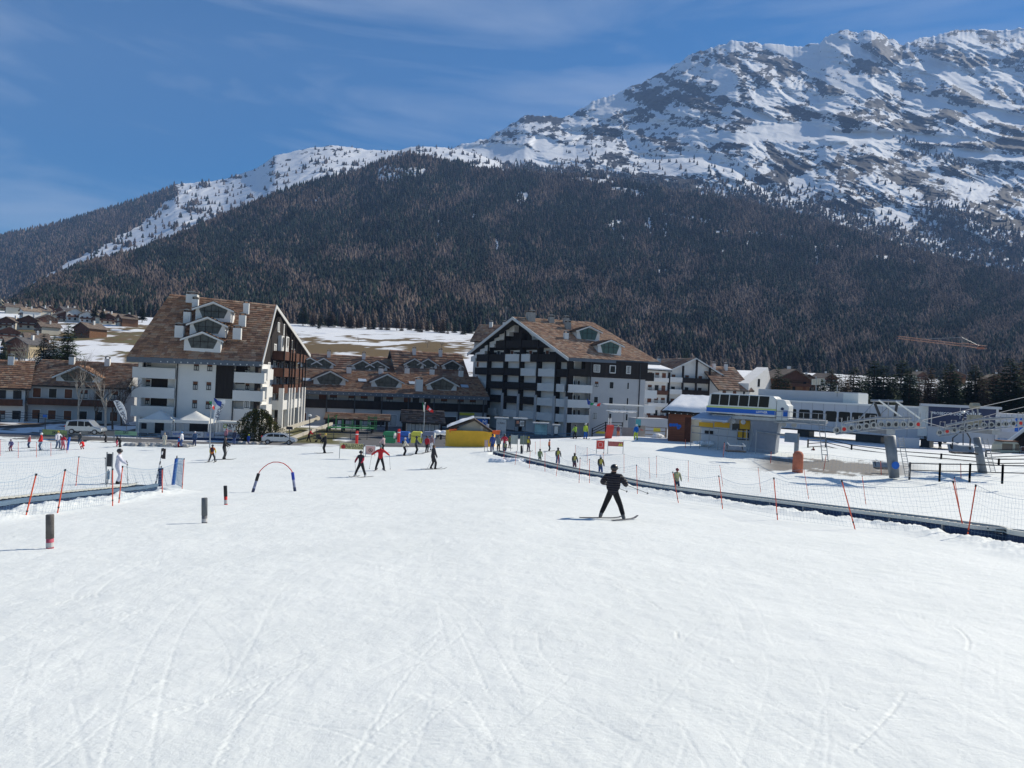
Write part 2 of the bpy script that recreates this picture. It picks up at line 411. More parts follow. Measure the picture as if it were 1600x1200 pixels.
# ---------------------------------------------------------------- mountains
def mount_mat(name):
    m = bpy.data.materials.new(name); m.use_nodes = True
    n = m.node_tree; b = n.nodes['Principled BSDF']; b.inputs['Roughness'].default_value = 0.85; b.inputs['Specular IOR Level'].default_value = 0.08
    at = n.nodes.new('ShaderNodeAttribute'); at.attribute_name = 'snow'; fo = n.nodes.new('ShaderNodeAttribute'); fo.attribute_name = 'wood'
    tcn = n.nodes.new('ShaderNodeTexCoord')
    no = n.nodes.new('ShaderNodeTexNoise'); no.inputs['Scale'].default_value = 0.03; no.inputs['Detail'].default_value = 9; no.inputs['Roughness'].default_value = 0.72
    n.links.new(tcn.outputs['Object'], no.inputs['Vector'])
    ad = n.nodes.new('ShaderNodeMath'); ad.operation = 'ADD'; n.links.new(at.outputs['Fac'], ad.inputs[0]); n.links.new(no.outputs['Fac'], ad.inputs[1])
    rr = n.nodes.new('ShaderNodeValToRGB'); rr.color_ramp.elements[0].position = 0.47; rr.color_ramp.elements[1].position = 0.53
    # attribute is centred on 0: noise 0.5 + snow > 0.5 is snow
    n.links.new(ad.outputs[0], rr.inputs[0])
    rock = n.nodes.new('ShaderNodeValToRGB'); rock.color_ramp.elements[0].color = (.020, .022, .028, 1); rock.color_ramp.elements[1].color = (.052, .051, .055, 1)
    rock.color_ramp.elements[0].position = .35; rock.color_ramp.elements[1].position = .7
    n2 = n.nodes.new('ShaderNodeTexNoise'); n2.inputs['Scale'].default_value = 0.012; n2.inputs['Detail'].default_value = 8
    n.links.new(tcn.outputs['Object'], n2.inputs['Vector']); n.links.new(n2.outputs['Fac'], rock.inputs[0])
    fl = n.nodes.new('ShaderNodeMixRGB'); fl.inputs['Color2'].default_value = (.045, .037, .028, 1)
    n.links.new(fo.outputs['Fac'], fl.inputs['Fac']); n.links.new(rock.outputs[0], fl.inputs['Color1'])
    mx_ = n.nodes.new('ShaderNodeMixRGB'); n.links.new(rr.outputs[0], mx_.inputs['Fac']); n.links.new(fl.outputs[0], mx_.inputs['Color1']); mx_.inputs['Color2'].default_value = (.80, .81, .82, 1)
    n.links.new(mx_.outputs[0], b.inputs['Base Color'])
    return m
MM = mount_mat('mountain_rock_and_snow')
L1C = np.array([(-500, 560, 900), (-100, 520, 900), (20, 478, 900), (60, 448, 950), (145, 414, 1050), (225, 394, 1150), (290, 364, 1250), (350, 338, 1400), (420, 308, 1500), (500, 282, 1600),
                (560, 268, 1700), (600, 250, 1750), (640, 240, 1800), (700, 251, 1800), (760, 264, 1800), (850, 272, 1800), (920, 275, 1800), (1000, 290, 1800), (1060, 300, 1750), (1150, 314, 1700),
                (1200, 326, 1700), (1300, 352, 1600), (1400, 384, 1500), (1500, 412, 1400), (1600, 436, 1300), (1900, 480, 1200), (2200, 500, 1200)], float)
L1B = np.array([(-500, 560, 470), (0, 500, 470), (60, 503, 470), (200, 508, 480), (450, 512, 490), (640, 526, 480), (730, 532, 480), (1000, 578, 480), (1200, 592, 480), (1400, 602, 470), (1600, 606, 470), (2200, 620, 470)], float)
L2C = np.array([(-500, 440, 2200), (0, 369, 2400), (100, 347, 2450), (150, 332, 2500), (200, 317, 2550), (250, 300, 2600), (275, 288, 2650), (350, 281, 2700), (400, 264, 2750), (430, 243, 2800), (480, 232, 2850),
                (520, 227, 2900), (580, 235, 2900), (620, 235, 2900), (650, 229, 2900), (700, 230, 2900), (745, 240, 2800), (800, 262, 2700), (860, 300, 2600), (2200, 420, 2600)], float)
L3C = np.array([(600, 262, 3300), (700, 234, 3400), (735, 222, 3450), (765, 214, 3500), (790, 200, 3550), (820, 182, 3600), (850, 181, 3600), (880, 184, 3600), (900, 177, 3650), (925, 160, 3700), (960, 148, 3750),
                (1000, 130, 3800), (1040, 112, 3850), (1060, 100, 3850), (1080, 84, 3900), (1110, 76, 3900), (1150, 62, 3900), (1165, 66, 3900), (1200, 68, 3950), (1240, 74, 4000), (1280, 68, 4000), (1290, 56, 4000),
                (1320, 48, 4050), (1340, 52, 4050), (1362, 48, 4050), (1380, 54, 4100), (1410, 69, 4100), (1450, 58, 4200), (1480, 50, 4200), (1530, 47, 4300), (1570, 48, 4300), (1600, 45, 4300), (1800, 40, 4300), (2200, 80, 4300)], float)
def ip(tab, px, k): return np.interp(px, tab[:, 0], tab[:, k])
def world(px, py, d):
    u = (px - 800) / FPX; v = (600 - py) / FPX
    return (u * cr - v * sr) * d, d, (u * sr + v * cr) * d
MOUNT = {}
def blob(PX, PY, lst):
    m = np.zeros(PX.shape)
    for (cx, cy_, rx, ry, sl) in lst:
        q = ((PX - cx) / rx) ** 2 + ((PY - cy_ - sl * (PX - cx)) / ry) ** 2
        m = np.maximum(m, 1 - sm(q, .3, 1.3))
    return m
CALM = [(1225, 205, 75, 16, 0), (1400, 214, 130, 9, .05), (1275, 100, 95, 13, .42), (1330, 75, 60, 10, .4), (900, 238, 60, 12, 0), (1150, 215, 60, 9, 0), (1250, 292, 22, 22, 0), (1500, 238, 110, 8, .1), (1400, 342, 40, 16, .2), (850, 225, 22, 14, 0), (1060, 262, 60, 14, 0), (1500, 125, 80, 16, .6), (1450, 160, 90, 9, .35), (1330, 140, 80, 8, .4), (790, 240, 60, 14, 0), (1130, 120, 24, 20, .5), (960, 165, 40, 9, -.4), (1560, 180, 60, 12, .2), (1180, 180, 40, 8, .3)]
def mountain(name, crest, base, cols, rows, prof, relief, rscale, jag, snowf, woodf, stretch=1.0, calm=()):
    px = np.linspace(cols[0], cols[1], cols[2])[None, :]; t = np.linspace(0, 1, rows)[:, None]
    cy = ip(crest, px, 1); cd = ip(crest, px, 2); by = ip(base, px, 1); bd = ip(base, px, 2)
    jg = jag * (fbm(px / 14, px * 0 + 3.3, 5, .6) - 0.3 * ridged(px / 45, px * 0 + 9, 2) + .15)
    PY = by + (cy - by) * t + jg * t ** 36; D = bd * (cd / bd) ** (t ** prof); PX = px + 0 * t
    x0, y0, z0 = world(PX, PY, D)
    a, b = x0 / rscale, z0 / rscale * stretch
    wv = fbm(a * .6 + 5, b * .6, 3)
    w2 = fbm(a * 1.3 + 9, b * 1.3 + 2, 4)
    rel = .42 * ridged(a * .8 + b * .5 + wv * 1.3, b * .30 - wv * .9, 3, .5) + .26 * ridged(a * 1.9 - b * .6 + w2 * 1.2, b * 1.1 + w2, 4, .55) - .4 + 0.55 * fbm(a * .6, b * .6 + 4, 3) + .20 * fbm(a * 3.1 + w2, b * 3.1, 5, .62)
    if len(calm): cb = blob(PX, PY, calm); rel = rel * (1 - .75 * cb) + .10 * fbm(a * .9, b * .7, 4) * cb
    env = np.minimum(1, t * 5) * (1 - 0.75 * sm(t, .9, 1.0))
    D = D * (1 - relief * rel * env)
    X, Y, Z = world(PX, PY, D)
    # back side, falling away behind the crest
    nb_ = 6
    bt = np.linspace(0.15, 1, nb_)[:, None]
    Xb = X[-1:] * (1 + .35 * bt); Yb = Y[-1:] + cd * .35 * bt; Zb = Z[-1:] * (1 - .9 * bt ** 1.3)
    gx = np.gradient(X, axis=1); gy = np.gradient(Y, axis=1); gz = np.gradient(Z, axis=1)
    hx = np.gradient(X, axis=0); hy = np.gradient(Y, axis=0); hz = np.gradient(Z, axis=0)
    nx = gy * hz - gz * hy; ny = gz * hx - gx * hz; nzv = gx * hy - gy * hx
    ln = np.sqrt(nx ** 2 + ny ** 2 + nzv ** 2) + 1e-9; nzv = np.abs(nzv / ln); nxv = nx / ln * np.sign(-ny)
    sn = snowf(PX, PY, nzv, t, rel, X, Y, Z); wd = woodf(PX, PY, t)
    f = lambda A, B: np.concatenate([A, B], 0)
    XX, YY, ZZ = f(X, Xb), f(Y, Yb), f(Z, Zb)
    S2 = f(sn, np.repeat(sn[-1:], nb_, 0)); W2 = f(wd, np.repeat(wd[-1:], nb_, 0))
    o = struct(npmesh(name, np.stack([XX, YY, ZZ], -1).reshape(-1, 3), gridfaces(rows + nb_, cols[2]), MM, attrs={'snow': S2.ravel(), 'wood': W2.ravel()}))
    MOUNT[name] = (PX, PY, X, Y, Z, sn, wd)
    return o
PATCH = [(975, 348, 30, 3.5, -.1), (1035, 337, 26, 3.5, 0), (1085, 342, 26, 5, .2), (960, 352, 12, 9, -.5), (1130, 362, 18, 4, .1), (1180, 365, 20, 4, .1), (1235, 372, 40, 5, .18), (1300, 385, 30, 4, .15),
         (1390, 405, 34, 5, .15), (1420, 410, 16, 6, 0), (1040, 365, 6, 18, 0), (1015, 352, 8, 14, .0), (632, 365, 5, 16, 0), (690, 350, 16, 7, 0), (684, 375, 6, 22, 0), (680, 407, 8, 5, 0), (603, 365, 18, 8, 0), (645, 385, 4, 20, 0), (775, 390, 6, 24, 0), (740, 345, 4, 20, 0),
         (610, 272, 26, 16, 0), (650, 270, 20, 10, 0), (930, 282, 40, 4, .1), (985, 300, 34, 6, .2), (500, 315, 10, 8, 0), (1035, 430, 8, 20, 0), (1025, 465, 5, 22, 0), (1090, 440, 10, 8, 0), (1170, 380, 18, 5, -.3), (815, 310, 14, 12, 0),
         (923, 375, 5, 14, 0), (972, 385, 4, 22, 0), (520, 475, 9, 4, 0), (422, 472, 9, 3, 0), (441, 465, 6, 4, 0), (1275, 400, 6, 22, 0), (1140, 388, 30, 3, -.3), (1330, 560, 20, 4, 0), (1150, 552, 20, 5, 0), (1290, 470, 8, 6, 0), (1500, 470, 8, 14, 0), (1560, 490, 12, 5, 0)]
def l1snow(PX, PY, nzv, t, rel, X, Y, Z):
    n = fbm(PX / 22, PY / 12, 5, .7)
    v = -.40 + .62 * sm(n, .16, .55) * (0.55 + .45 * sm(PX, 700, 1000)) + .68 * blob(PX, PY, PATCH) * (.5 + 1.1 * np.clip(.6 + fbm(PX / 5, PY / 4, 3), 0, 1))
    return np.clip(v, -.5, .45)
mountain('wooded_mountain', L1C, L1B, (-480, 2150, 900), 230, .62, .035, 240, 2.0, l1snow, lambda a, b, t: np.ones(a.shape) * (1 - .7 * blob(a, b, [(1060, 390, 120, 50, 0), (700, 370, 90, 40, 0)])))
L2B = L1C.copy(); L2B[:, 1] += 34; L2B[:, 2] += 120
def l2snow(PX, PY, nzv, t, rel, X, Y, Z):
    band = np.interp(PX, [-300, 40, 150, 225, 300, 400, 500], [0, 10, 24, 46, 82, 110, 140])
    up = ip(L1C, PX, 1) - PY
    inside = 1 - sm(up - band + 10 * fbm(PX / 30, PY / 12, 4), -4, 5)
    inside = np.maximum(inside, sm(PX, 250, 300) * .92); inside *= sm(PX, 20, 80)
    n = fbm(PX / 12, PY / 7, 6, .7) + .5 * fbm((PX + PY * 1.5) / 40, PY / 9, 3)
    rock = sm(n, .10, .42)
    return np.clip(-.45 + inside * (.85 - .9 * rock), -.5, .45)
mountain('snowy_shoulder', L2C, L2B, (-480, 900, 560), 150, .8, .05, 330, 2.5, l2snow, lambda a, b, t: np.ones(a.shape) * (1 - .5 * sm(a, 300, 400)))
L3B = L1C.copy(); L3B[:, 1] += 40; L3B[:, 2] += 150
def l3snow(PX, PY, nzv, t, rel, X, Y, Z):
    n = 1.05 * fbm(PX / 15 + PY / 30, PY / 10 - PX / 60, 6, .74) + .85 * fbm(PX / 70 + 4, PY / 34, 3)
    v = .30 - .74 * sm(n, -.10, .36) - .22 * sm(.5 - nzv, 0, .2)
    cl = blob(PX, PY, [(1070, 190, 34, 10, .1), (1150, 105, 26, 14, .2), (1060, 130, 24, 10, .3), (1160, 140, 16, 18, 1.0), (1240, 262, 34, 14, 0), (1380, 262, 44, 18, .1), (1440, 285, 60, 18, .25), (1330, 285, 30, 20, .3), (1210, 240, 20, 14, 1.0),
                       (1420, 180, 50, 7, .35), (1370, 158, 60, 5, .3), (1330, 205, 18, 4, 0), (1090, 165, 40, 8, .4), (1540, 345, 60, 10, .3), (1560, 225, 30, 9, 0), (905, 165, 30, 6, -.4), (1000, 150, 40, 6, -.4), (1290, 110, 30, 4, .3), (1480, 175, 30, 5, .2), (1250, 175, 50, 6, .2), (1470, 300, 40, 12, .3)])
    smooth = blob(PX, PY, CALM)
    return np.clip(v - .55 * cl * (.5 + sm(n, -.3, .3)) + .6 * smooth, -.5, .45)
mountain('snowy_mountain', L3C, L3B, (560, 2150, 1000), 420, .85, .12, 560, 6.0, l3snow, lambda a, b, t: np.zeros(a.shape), 1.0, CALM)

# ---------------------------------------------------------------- the far forest, one mass
def treeverts(tiers, spikes):
    """unit-height conifer: jagged skirts and a tip; returns verts (n,3) and tris"""
    vs = []; fs = []
    for k in range(tiers):
        zb = .08 + .86 * k / tiers; zt = min(1.0, zb + 1.45 / tiers); rb = .26 * (1 - k / tiers) ** .8 + .02
        o = len(vs); vs.append((0, 0, zt))
        for j in range(spikes):
            a = 2 * math.pi * (j + .37 * k) / spikes; q = rb * random.uniform(.75, 1.2)
            vs.append((q * math.cos(a), q * math.sin(a), zb - random.uniform(0, .04)))
            a += math.pi / spikes; q = rb * .5
            vs.append((q * math.cos(a), q * math.sin(a), zb + .05))
        m2 = spikes * 2
        for j in range(m2): fs.append((o, o + 1 + j, o + 1 + (j + 1) % m2))
    return np.array(vs), np.array(fs)
def scatter(X, Y, Z, hs, cols, tmpl):
    tv, tf = tmpl; n = len(X); m = len(tv)
    ang = rng.uniform(0, 6.28, n); c, s = np.cos(ang)[:, None], np.sin(ang)[:, None]
    wd = (hs * rng.uniform(.8, 1.25, n))[:, None]
    vx = X[:, None] + wd * (tv[None, :, 0] * c - tv[None, :, 1] * s)
    vy = Y[:, None] + wd * (tv[None, :, 0] * s + tv[None, :, 1] * c)
    vz = Z[:, None] + hs[:, None] * tv[None, :, 2]
    V = np.stack([vx, vy, vz], -1).reshape(-1, 3)
    F = (np.arange(n)[:, None, None] * m + tf[None]).reshape(-1, 3)
    tone = 0.72 + .45 * tv[:, 2]
    Cc = (cols[:, None, :] * np.clip(rng.normal(1, .12, (n, m, 1)), .6, 1.5)).reshape(-1, 3)
    return V, F, Cc
def forest():
    Vs, Fs, Cs = [], [], []; off = 0
    spruce = np.array([.021, .030, .023]); larch = np.array([.135, .104, .084]); larch2 = np.array([.085, .068, .060]); grey = np.array([.06, .052, .046])
    T = {5: [treeverts(5, 6) for _ in range(4)], 3: [treeverts(3, 5) for _ in range(4)], 2: [treeverts(2, 5) for _ in range(3)]}
    def plant(key, n, dens, hmin, hmax, lar, tiers, bound=None):
        nonlocal off
        PX, PY, X, Y, Z, sn, wd = MOUNT[key]; nr, nc = PX.shape
        # uniform over image area of the sheet
        i = rng.uniform(0, nr - 1.01, n); j = rng.uniform(0, nc - 1.01, n)
        ii, jj = i.astype(int), j.astype(int); fi, fj = i - ii, j - jj
        g = lambda A: (A[ii, jj] * (1 - fi) * (1 - fj) + A[ii + 1, jj] * fi * (1 - fj) + A[ii, jj + 1] * (1 - fi) * fj + A[ii + 1, jj + 1] * fi * fj)
        px, py, x, y, z, s_ = map(g, (PX, PY, X, Y, Z, sn))
        keep = rng.random(n) < dens(px, py, y, s_)
        px, py, x, y, z, s_ = (q[keep] for q in (px, py, x, y, z, s_))
        ln = lar(px, py, y)
        isl = rng.random(len(x)) < ln
        col = np.where(isl[:, None], np.where(rng.random((len(x), 1)) < .5, larch, larch2), np.where(rng.random((len(x), 1)) < .8, spruce, grey))
        col = col * (1 + .75 * fbm(px / 34 + py / 50, py / 26, 4) + .35 * fbm((px + py) / 18, (px - py) / 90, 3))[:, None].clip(.4, 1.9)
        hs = rng.uniform(hmin, hmax, len(x)) * np.where(isl, .92, 1.05)
        for k in range(len(T[tiers])):
            q = np.arange(len(x)) % len(T[tiers]) == k
            V, F, C_ = scatter(x[q], y[q], z[q] - 1.0, hs[q], np.clip(col[q], .01, 1), T[tiers][k])
            Vs.append(V); Fs.append(F + off); Cs.append(C_); off += len(V)
    # image area per tree falls with distance, so density follows 1 / size squared
    def d1(a, b):
        def f(px, py, y, s_):
            gap = 1 - .62 * sm(s_, -.12, .15)
            edge = np.minimum(1, .30 * (y / 470) ** 1.8)
            return np.where((y >= a) & (y < b), gap * edge, 0)
        return f
    def lar1(px, py, y):
        n = fbm(px / 75, py / 38, 4, .55) * 1.3
        base = .24 + .34 * sm(py, 380, 480) * (1 - sm(py, 490, 520) * 0) - .25 * (1 - np.abs(sm(py, 300, 420) * 2 - 1)) + .25 * sm(px, 950, 1100) * sm(300 - np.abs(py - 330), 230, 290)
        return np.clip(base + .45 * (1 - sm(py - ip(L1C, px, 1), 5, 55)) + 1.6 * n + .5 * fbm((px + py * 1.4) / 26, (px - py) / 140, 3), .03, .97)  # more pale larches towards the crest, standing in for haze and sunlight
    plant('wooded_mountain', 60000, d1(0, 640), 8, 17, lar1, 5)
    plant('wooded_mountain', 190000, d1(640, 3000), 7.5, 16, lar1, 3)
    def d2(px, py, y, s_):
        return (1 - .985 * sm(s_, -.25, 0)) * (1 - .8 * sm(px, 300, 400) * sm(ip(L1C, px, 1) - py, 20, 50)) * (1 - .55 * sm(px, 330, 420)) + .006
    plant('snowy_shoulder', 60000, d2, 12, 18, lambda px, py, y: np.clip(.72 + .4 * fbm(px / 60, py / 30, 3), .1, .97), 2)
    def d3(px, py, y, s_):
        line = np.interp(px, [560, 830, 900, 1000, 1100, 1200, 1300, 1400, 1500, 1600, 2200], [320, 262, 212, 208, 232, 262, 282, 272, 290, 330, 380])
        dn = sm(py - line, -6, 26); fl = ip(L1C, px, 1) - py
        low = (1 - sm(fl + 14 * fbm(px / 30, py / 15 + 3, 3), 4, 16 + 34 * sm(px, 1050, 1250)))
        low = np.maximum(low, .95 * blob(px, py, [(1560, 395, 130, 40, .28), (1500, 345, 60, 24, .3), (1460, 240, 60, 10, .4)]))
        return np.clip(dn * .05 * sm(px, 835, 870) * (.4 + 1.2 * (fbm(px / 16, py / 10, 3) > .0)) + .75 * low, 0, 1)
    plant('snowy_mountain', 62000, d3, 13, 20, lambda px, py, y: .75 + 0 * px, 2)
    m = mat('forest_foliage', (1, 1, 1), rough=.95, spec=.03, var=.25, scale=.6, attr='Col')
    o = npmesh('forest', np.concatenate(Vs), np.concatenate(Fs), m, smooth=False, tri=True, attrs={'Col': np.concatenate(Cs)})
    o['label'] = 'far-off wood of brown larches and dark spruces covering the mountainside'; o['category'] = 'forest'
    struct(o, 'stuff'); print('forest tris', len(o.data.polygons))
forest()
# ---- the air between here and the mountains
hz = MB(); hz.box((-4600, -120, -200), (4800, 5600, 2450)); o = hz.build('haze', []); o.data.materials.clear()
hm = bpy.data.materials.new('haze_air'); hm.use_nodes = True; n = hm.node_tree; n.nodes.remove(n.nodes['Principled BSDF'])
pv = n.nodes.new('ShaderNodeVolumePrincipled'); pv.inputs['Color'].default_value = (.34, .56, 1.0, 1); pv.inputs['Density'].default_value = 0.000105; pv.inputs['Anisotropy'].default_value = 0.0
n.links.new(pv.outputs[0], n.nodes['Material Output'].inputs['Volume']); o.data.materials.append(hm); struct(o, 'stuff'); o['label'] = 'thin blue mountain air between the slope and the far mountains'; o['category'] = 'haze'
# ================================================================ BUILDINGS
WHITE = mat('white_render', (.70, .69, .66), .85, var=.05, scale=.5, bump=.15, bscale=20)
CREAM = mat('cream_render', (.55, .51, .42), .85, var=.06, scale=.6)
GREYW = mat('grey_and_shaded_render', (.45, .45, .45), .85, var=.06, scale=.5, bump=.1, bscale=15)  # also used on white walls whose shade is put into the colour
DARKW = mat('dark_timber', (.022, .017, .015), .8, var=.35, scale=2.5, stretch=(1, 1, .12), bump=.3, bscale=14)
BROWNW = mat('brown_timber', (.105, .045, .028), .75, var=.35, scale=3, stretch=(1, 1, .15), bump=.3, bscale=14)
WOOD = mat('weathered_wood', (.17, .12, .08), .85, var=.3, scale=4)
SHUT = mat('brown_shutter', (.16, .06, .03), .7, var=.2)
GLASS = mat('window_glass', (.022, .026, .03), .15, var=.3, scale=.8, spec=.12)
CURT = mat('lit_curtain', (.42, .42, .40), .6, var=.15, scale=2)
FRAME = mat('white_frame', (.66, .65, .62), .6, var=.05)
FASCIA = mat('blue_grey_fascia', (.115, .135, .16), .55, var=.12)
TILE = mat('stone_tiles', (1, 1, 1), .9, var=.3, scale=6, attr='Col', bump=.3, bscale=12)
DARKM = mat('dark_metal', (.05, .052, .055), .5, .3, var=.2)
STEEL = mat('galvanised_steel', (.34, .35, .36), .45, .55, var=.15, scale=4)
CONC = mat('concrete', (.33, .32, .30), .9, var=.15, bump=.2)
ROOFSN = mat('roof_snow', (.80, .81, .82), .8, var=.04, scale=1.5, bump=.4, bscale=5)

def plane_hit(px, py, p0, p1, p2):
    a = Vector(ray(px, py)); n = (p1 - p0).cross(p2 - p0)
    return a * (n.dot(p0) / n.dot(a))
class Frame:
    """upright facade plane through two points; local axes: along, inward, up (absolute height)"""
    def __init__(s, A, B, off=0.0):
        A = Vector((A[0], A[1], 0)); B = Vector((B[0], B[1], 0))
        u = (B - A).normalized(); i = Vector((-u.y, u.x, 0)); A = A + i * off
        s.A, s.u, s.i, s.L = A, u, i, (B - A).length
        s.M = Matrix(((u.x, i.x, 0, A.x), (u.y, i.y, 0, A.y), (0, 0, 1, 0), (0, 0, 0, 1)))
    def hit(s, px, py, off=0.0):
        a = Vector(ray(px, py)); A = s.A + s.i * off
        t = s.i.dot(A) / s.i.dot(a); p = a * t - A
        return p.dot(s.u), (a * t).z
    def rect(s, x0, y0, x1, y1, off=0.0):
        cx, cy = (x0 + x1) / 2, (y0 + y1) / 2
        return s.hit(x0, cy, off)[0], s.hit(cx, y1, off)[1], s.hit(x1, cy, off)[0], s.hit(cx, y0, off)[1]
    def W(s, u, i, z): return s.M @ Vector((u, i, z))
TCOL = [(.30, .17, .105), (.34, .20, .13), (.27, .145, .09), (.36, .25, .175), (.31, .21, .15), (.24, .135, .09), (.35, .21, .13), (.20, .12, .085)]
def tiles(name, parent, e0, e1, r1, r0, du=.62, dv=.5, tint=(1, 1, 1), lift=.05, jag=.12):
    """overlapping stone slabs laid over a roof slope (eave left, eave right, ridge right, ridge left)"""
    e0, e1, r1, r0 = map(lambda p: np.array(tuple(p)), (e0, e1, r1, r0))
    n = np.cross(e1 - e0, r0 - e0); n = n / np.linalg.norm(n)
    if n[2] < 0: n = -n
    nv = max(2, int(np.linalg.norm(r0 - e0) / dv)); Vv, F, C_ = [], [], []
    for k in range(nv):
        t0, t1 = k / nv, min(1.0, (k + 1.25) / nv)
        Lr = np.linalg.norm((e1 + (r1 - e1) * t0) - (e0 + (r0 - e0) * t0)); nu = max(2, int(Lr / du)); sh = random.random()
        cuts = np.sort(np.clip((np.arange(nu + 1) + (sh - .5) + rng.uniform(-.28, .28, nu + 1)) / nu, 0, 1)); cuts[0] = 0; cuts[-1] = 1
        for a, b in zip(cuts[:-1], cuts[1:]):
            if b - a < .2 / nu: continue
            g_ = .004; j0 = random.uniform(-jag, jag) / nv
            pt = lambda s_, t_, up: tuple((e0 + (r0 - e0) * t_) * (1 - s_) + (e1 + (r1 - e1) * t_) * s_ + n * up)
            hi = lift + random.uniform(.02, .09); lo = lift * .3
            q = [pt(a + g_ / nu, t0 + j0, hi), pt(b - g_ / nu, t0 + j0, hi), pt(b - g_ / nu, t1, lo), pt(a + g_ / nu, t1, lo),
                 pt(a + g_ / nu, t0 + j0, hi - .07), pt(b - g_ / nu, t0 + j0, hi - .07)]
            o = len(Vv); Vv += q; F += [(o, o + 1, o + 2, o + 3), (o + 4, o + 5, o + 1, o), (o, o + 3, o + 3, o + 4), (o + 1, o + 5, o + 2, o + 2)]
            c = random.choice(TCOL); f = random.uniform(.82, 1.14)
            C_ += [(c[0] * f * tint[0], c[1] * f * tint[1], c[2] * f * tint[2])] * 6
    F = [f for f in F if len(set(f)) == 4]
    return npmesh(name, np.array(Vv), np.array(F), TILE, parent, smooth=False, attrs={'Col': np.array(C_)})
def slab(mb, e0, e1, r1, r0, th=.28):
    e0, e1, r1, r0 = map(Vector, (e0, e1, r1, r0))
    n = (e1 - e0).cross(r0 - e0).normalized()
    if n.z < 0: n = -n
    N = 8; top = []
    for i in range(N + 1):
        for j in range(N + 1):
            a, b = i / N, j / N; top.append((e0 * (1 - b) + e1 * b) * (1 - a) + (r0 * (1 - b) + r1 * b) * a)
    vs = top + [p - n * th for p in top]; o = len(top); fs = []; K = N + 1
    for i in range(N):
        for j in range(N):
            q = i * K + j; fs += [(q, q + 1, q + K + 1, q + K), (o + q + K, o + q + K + 1, o + q + 1, o + q)]
    for k in range(N):
        for a, b in ((k, k + 1), (N * K + k + 1, N * K + k), ((k + 1) * K, k * K), (k * K + N, (k + 1) * K + N)): fs.append((a, o + a, o + b, b))
    return mb.raw(vs, fs)
def window(fr, x0, y0, x1, y1, parent, kind='dark', off=0.0, surround=.12, name='window'):
    """pixel rectangle on a facade -> window part with frame, pane and sill"""
    u0, z0, u1, z1 = fr.rect(x0, y0, x1, y1, off)
    return win(fr, u0, z0, u1, z1, parent, kind, off, surround, name)
def win(fr, u0, z0, u1, z1, parent, kind='dark', off=0.0, surround=.12, name='window'):
    m = MB(fr.M); f = off - .05; s = surround
    m.k = 0
    if s:
        m.box((u0 - s, f, z0 - s), (u0, off + .02, z1 + s)); m.box((u1, f, z0 - s), (u1 + s, off + .02, z1 + s))
        m.box((u0, f, z1), (u1, off + .02, z1 + s)); m.box((u0 - .05, f - .08, z0 - s - .02), (u1 + .05, off + .02, z0))
    m.k = 1; m.box((u0, off - .022, z0), (u1, off + .02, z1))
    mid = (u0 + u1) / 2; zm = z0 + (z1 - z0) * .55
    m.k = 3
    m.box((mid - .03, off - .035, z0), (mid + .03, off - .023, z1))
    if kind == 'half':      # roller shutter half down, white curtain beneath
        m.k = 2; m.box((u0 + .02, off - .045, zm + .15), (u1 - .02, off - .036, z1)); m.k = 4; m.box((u0 + .08, off - .034, z0 + .12), (mid - .05, off - .0235, zm)); m.box((mid + .05, off - .034, z0 + .12), (u1 - .08, off - .0235, zm))
    elif kind == 'shut': m.k = 2; m.box((u0 + .02, off - .045, z0 + .02), (u1 - .02, off - .036, z1))
    elif kind == 'lit': m.k = 4; m.box((u0 + .06, off - .034, z0 + .08), (mid - .04, off - .0235, z1 - .08)); m.box((mid + .04, off - .034, z0 + .08), (u1 - .06, off - .0235, z1 - .08))
    return m.build(name, [FRAME, GLASS, SHUT, DARKW, CURT], parent)
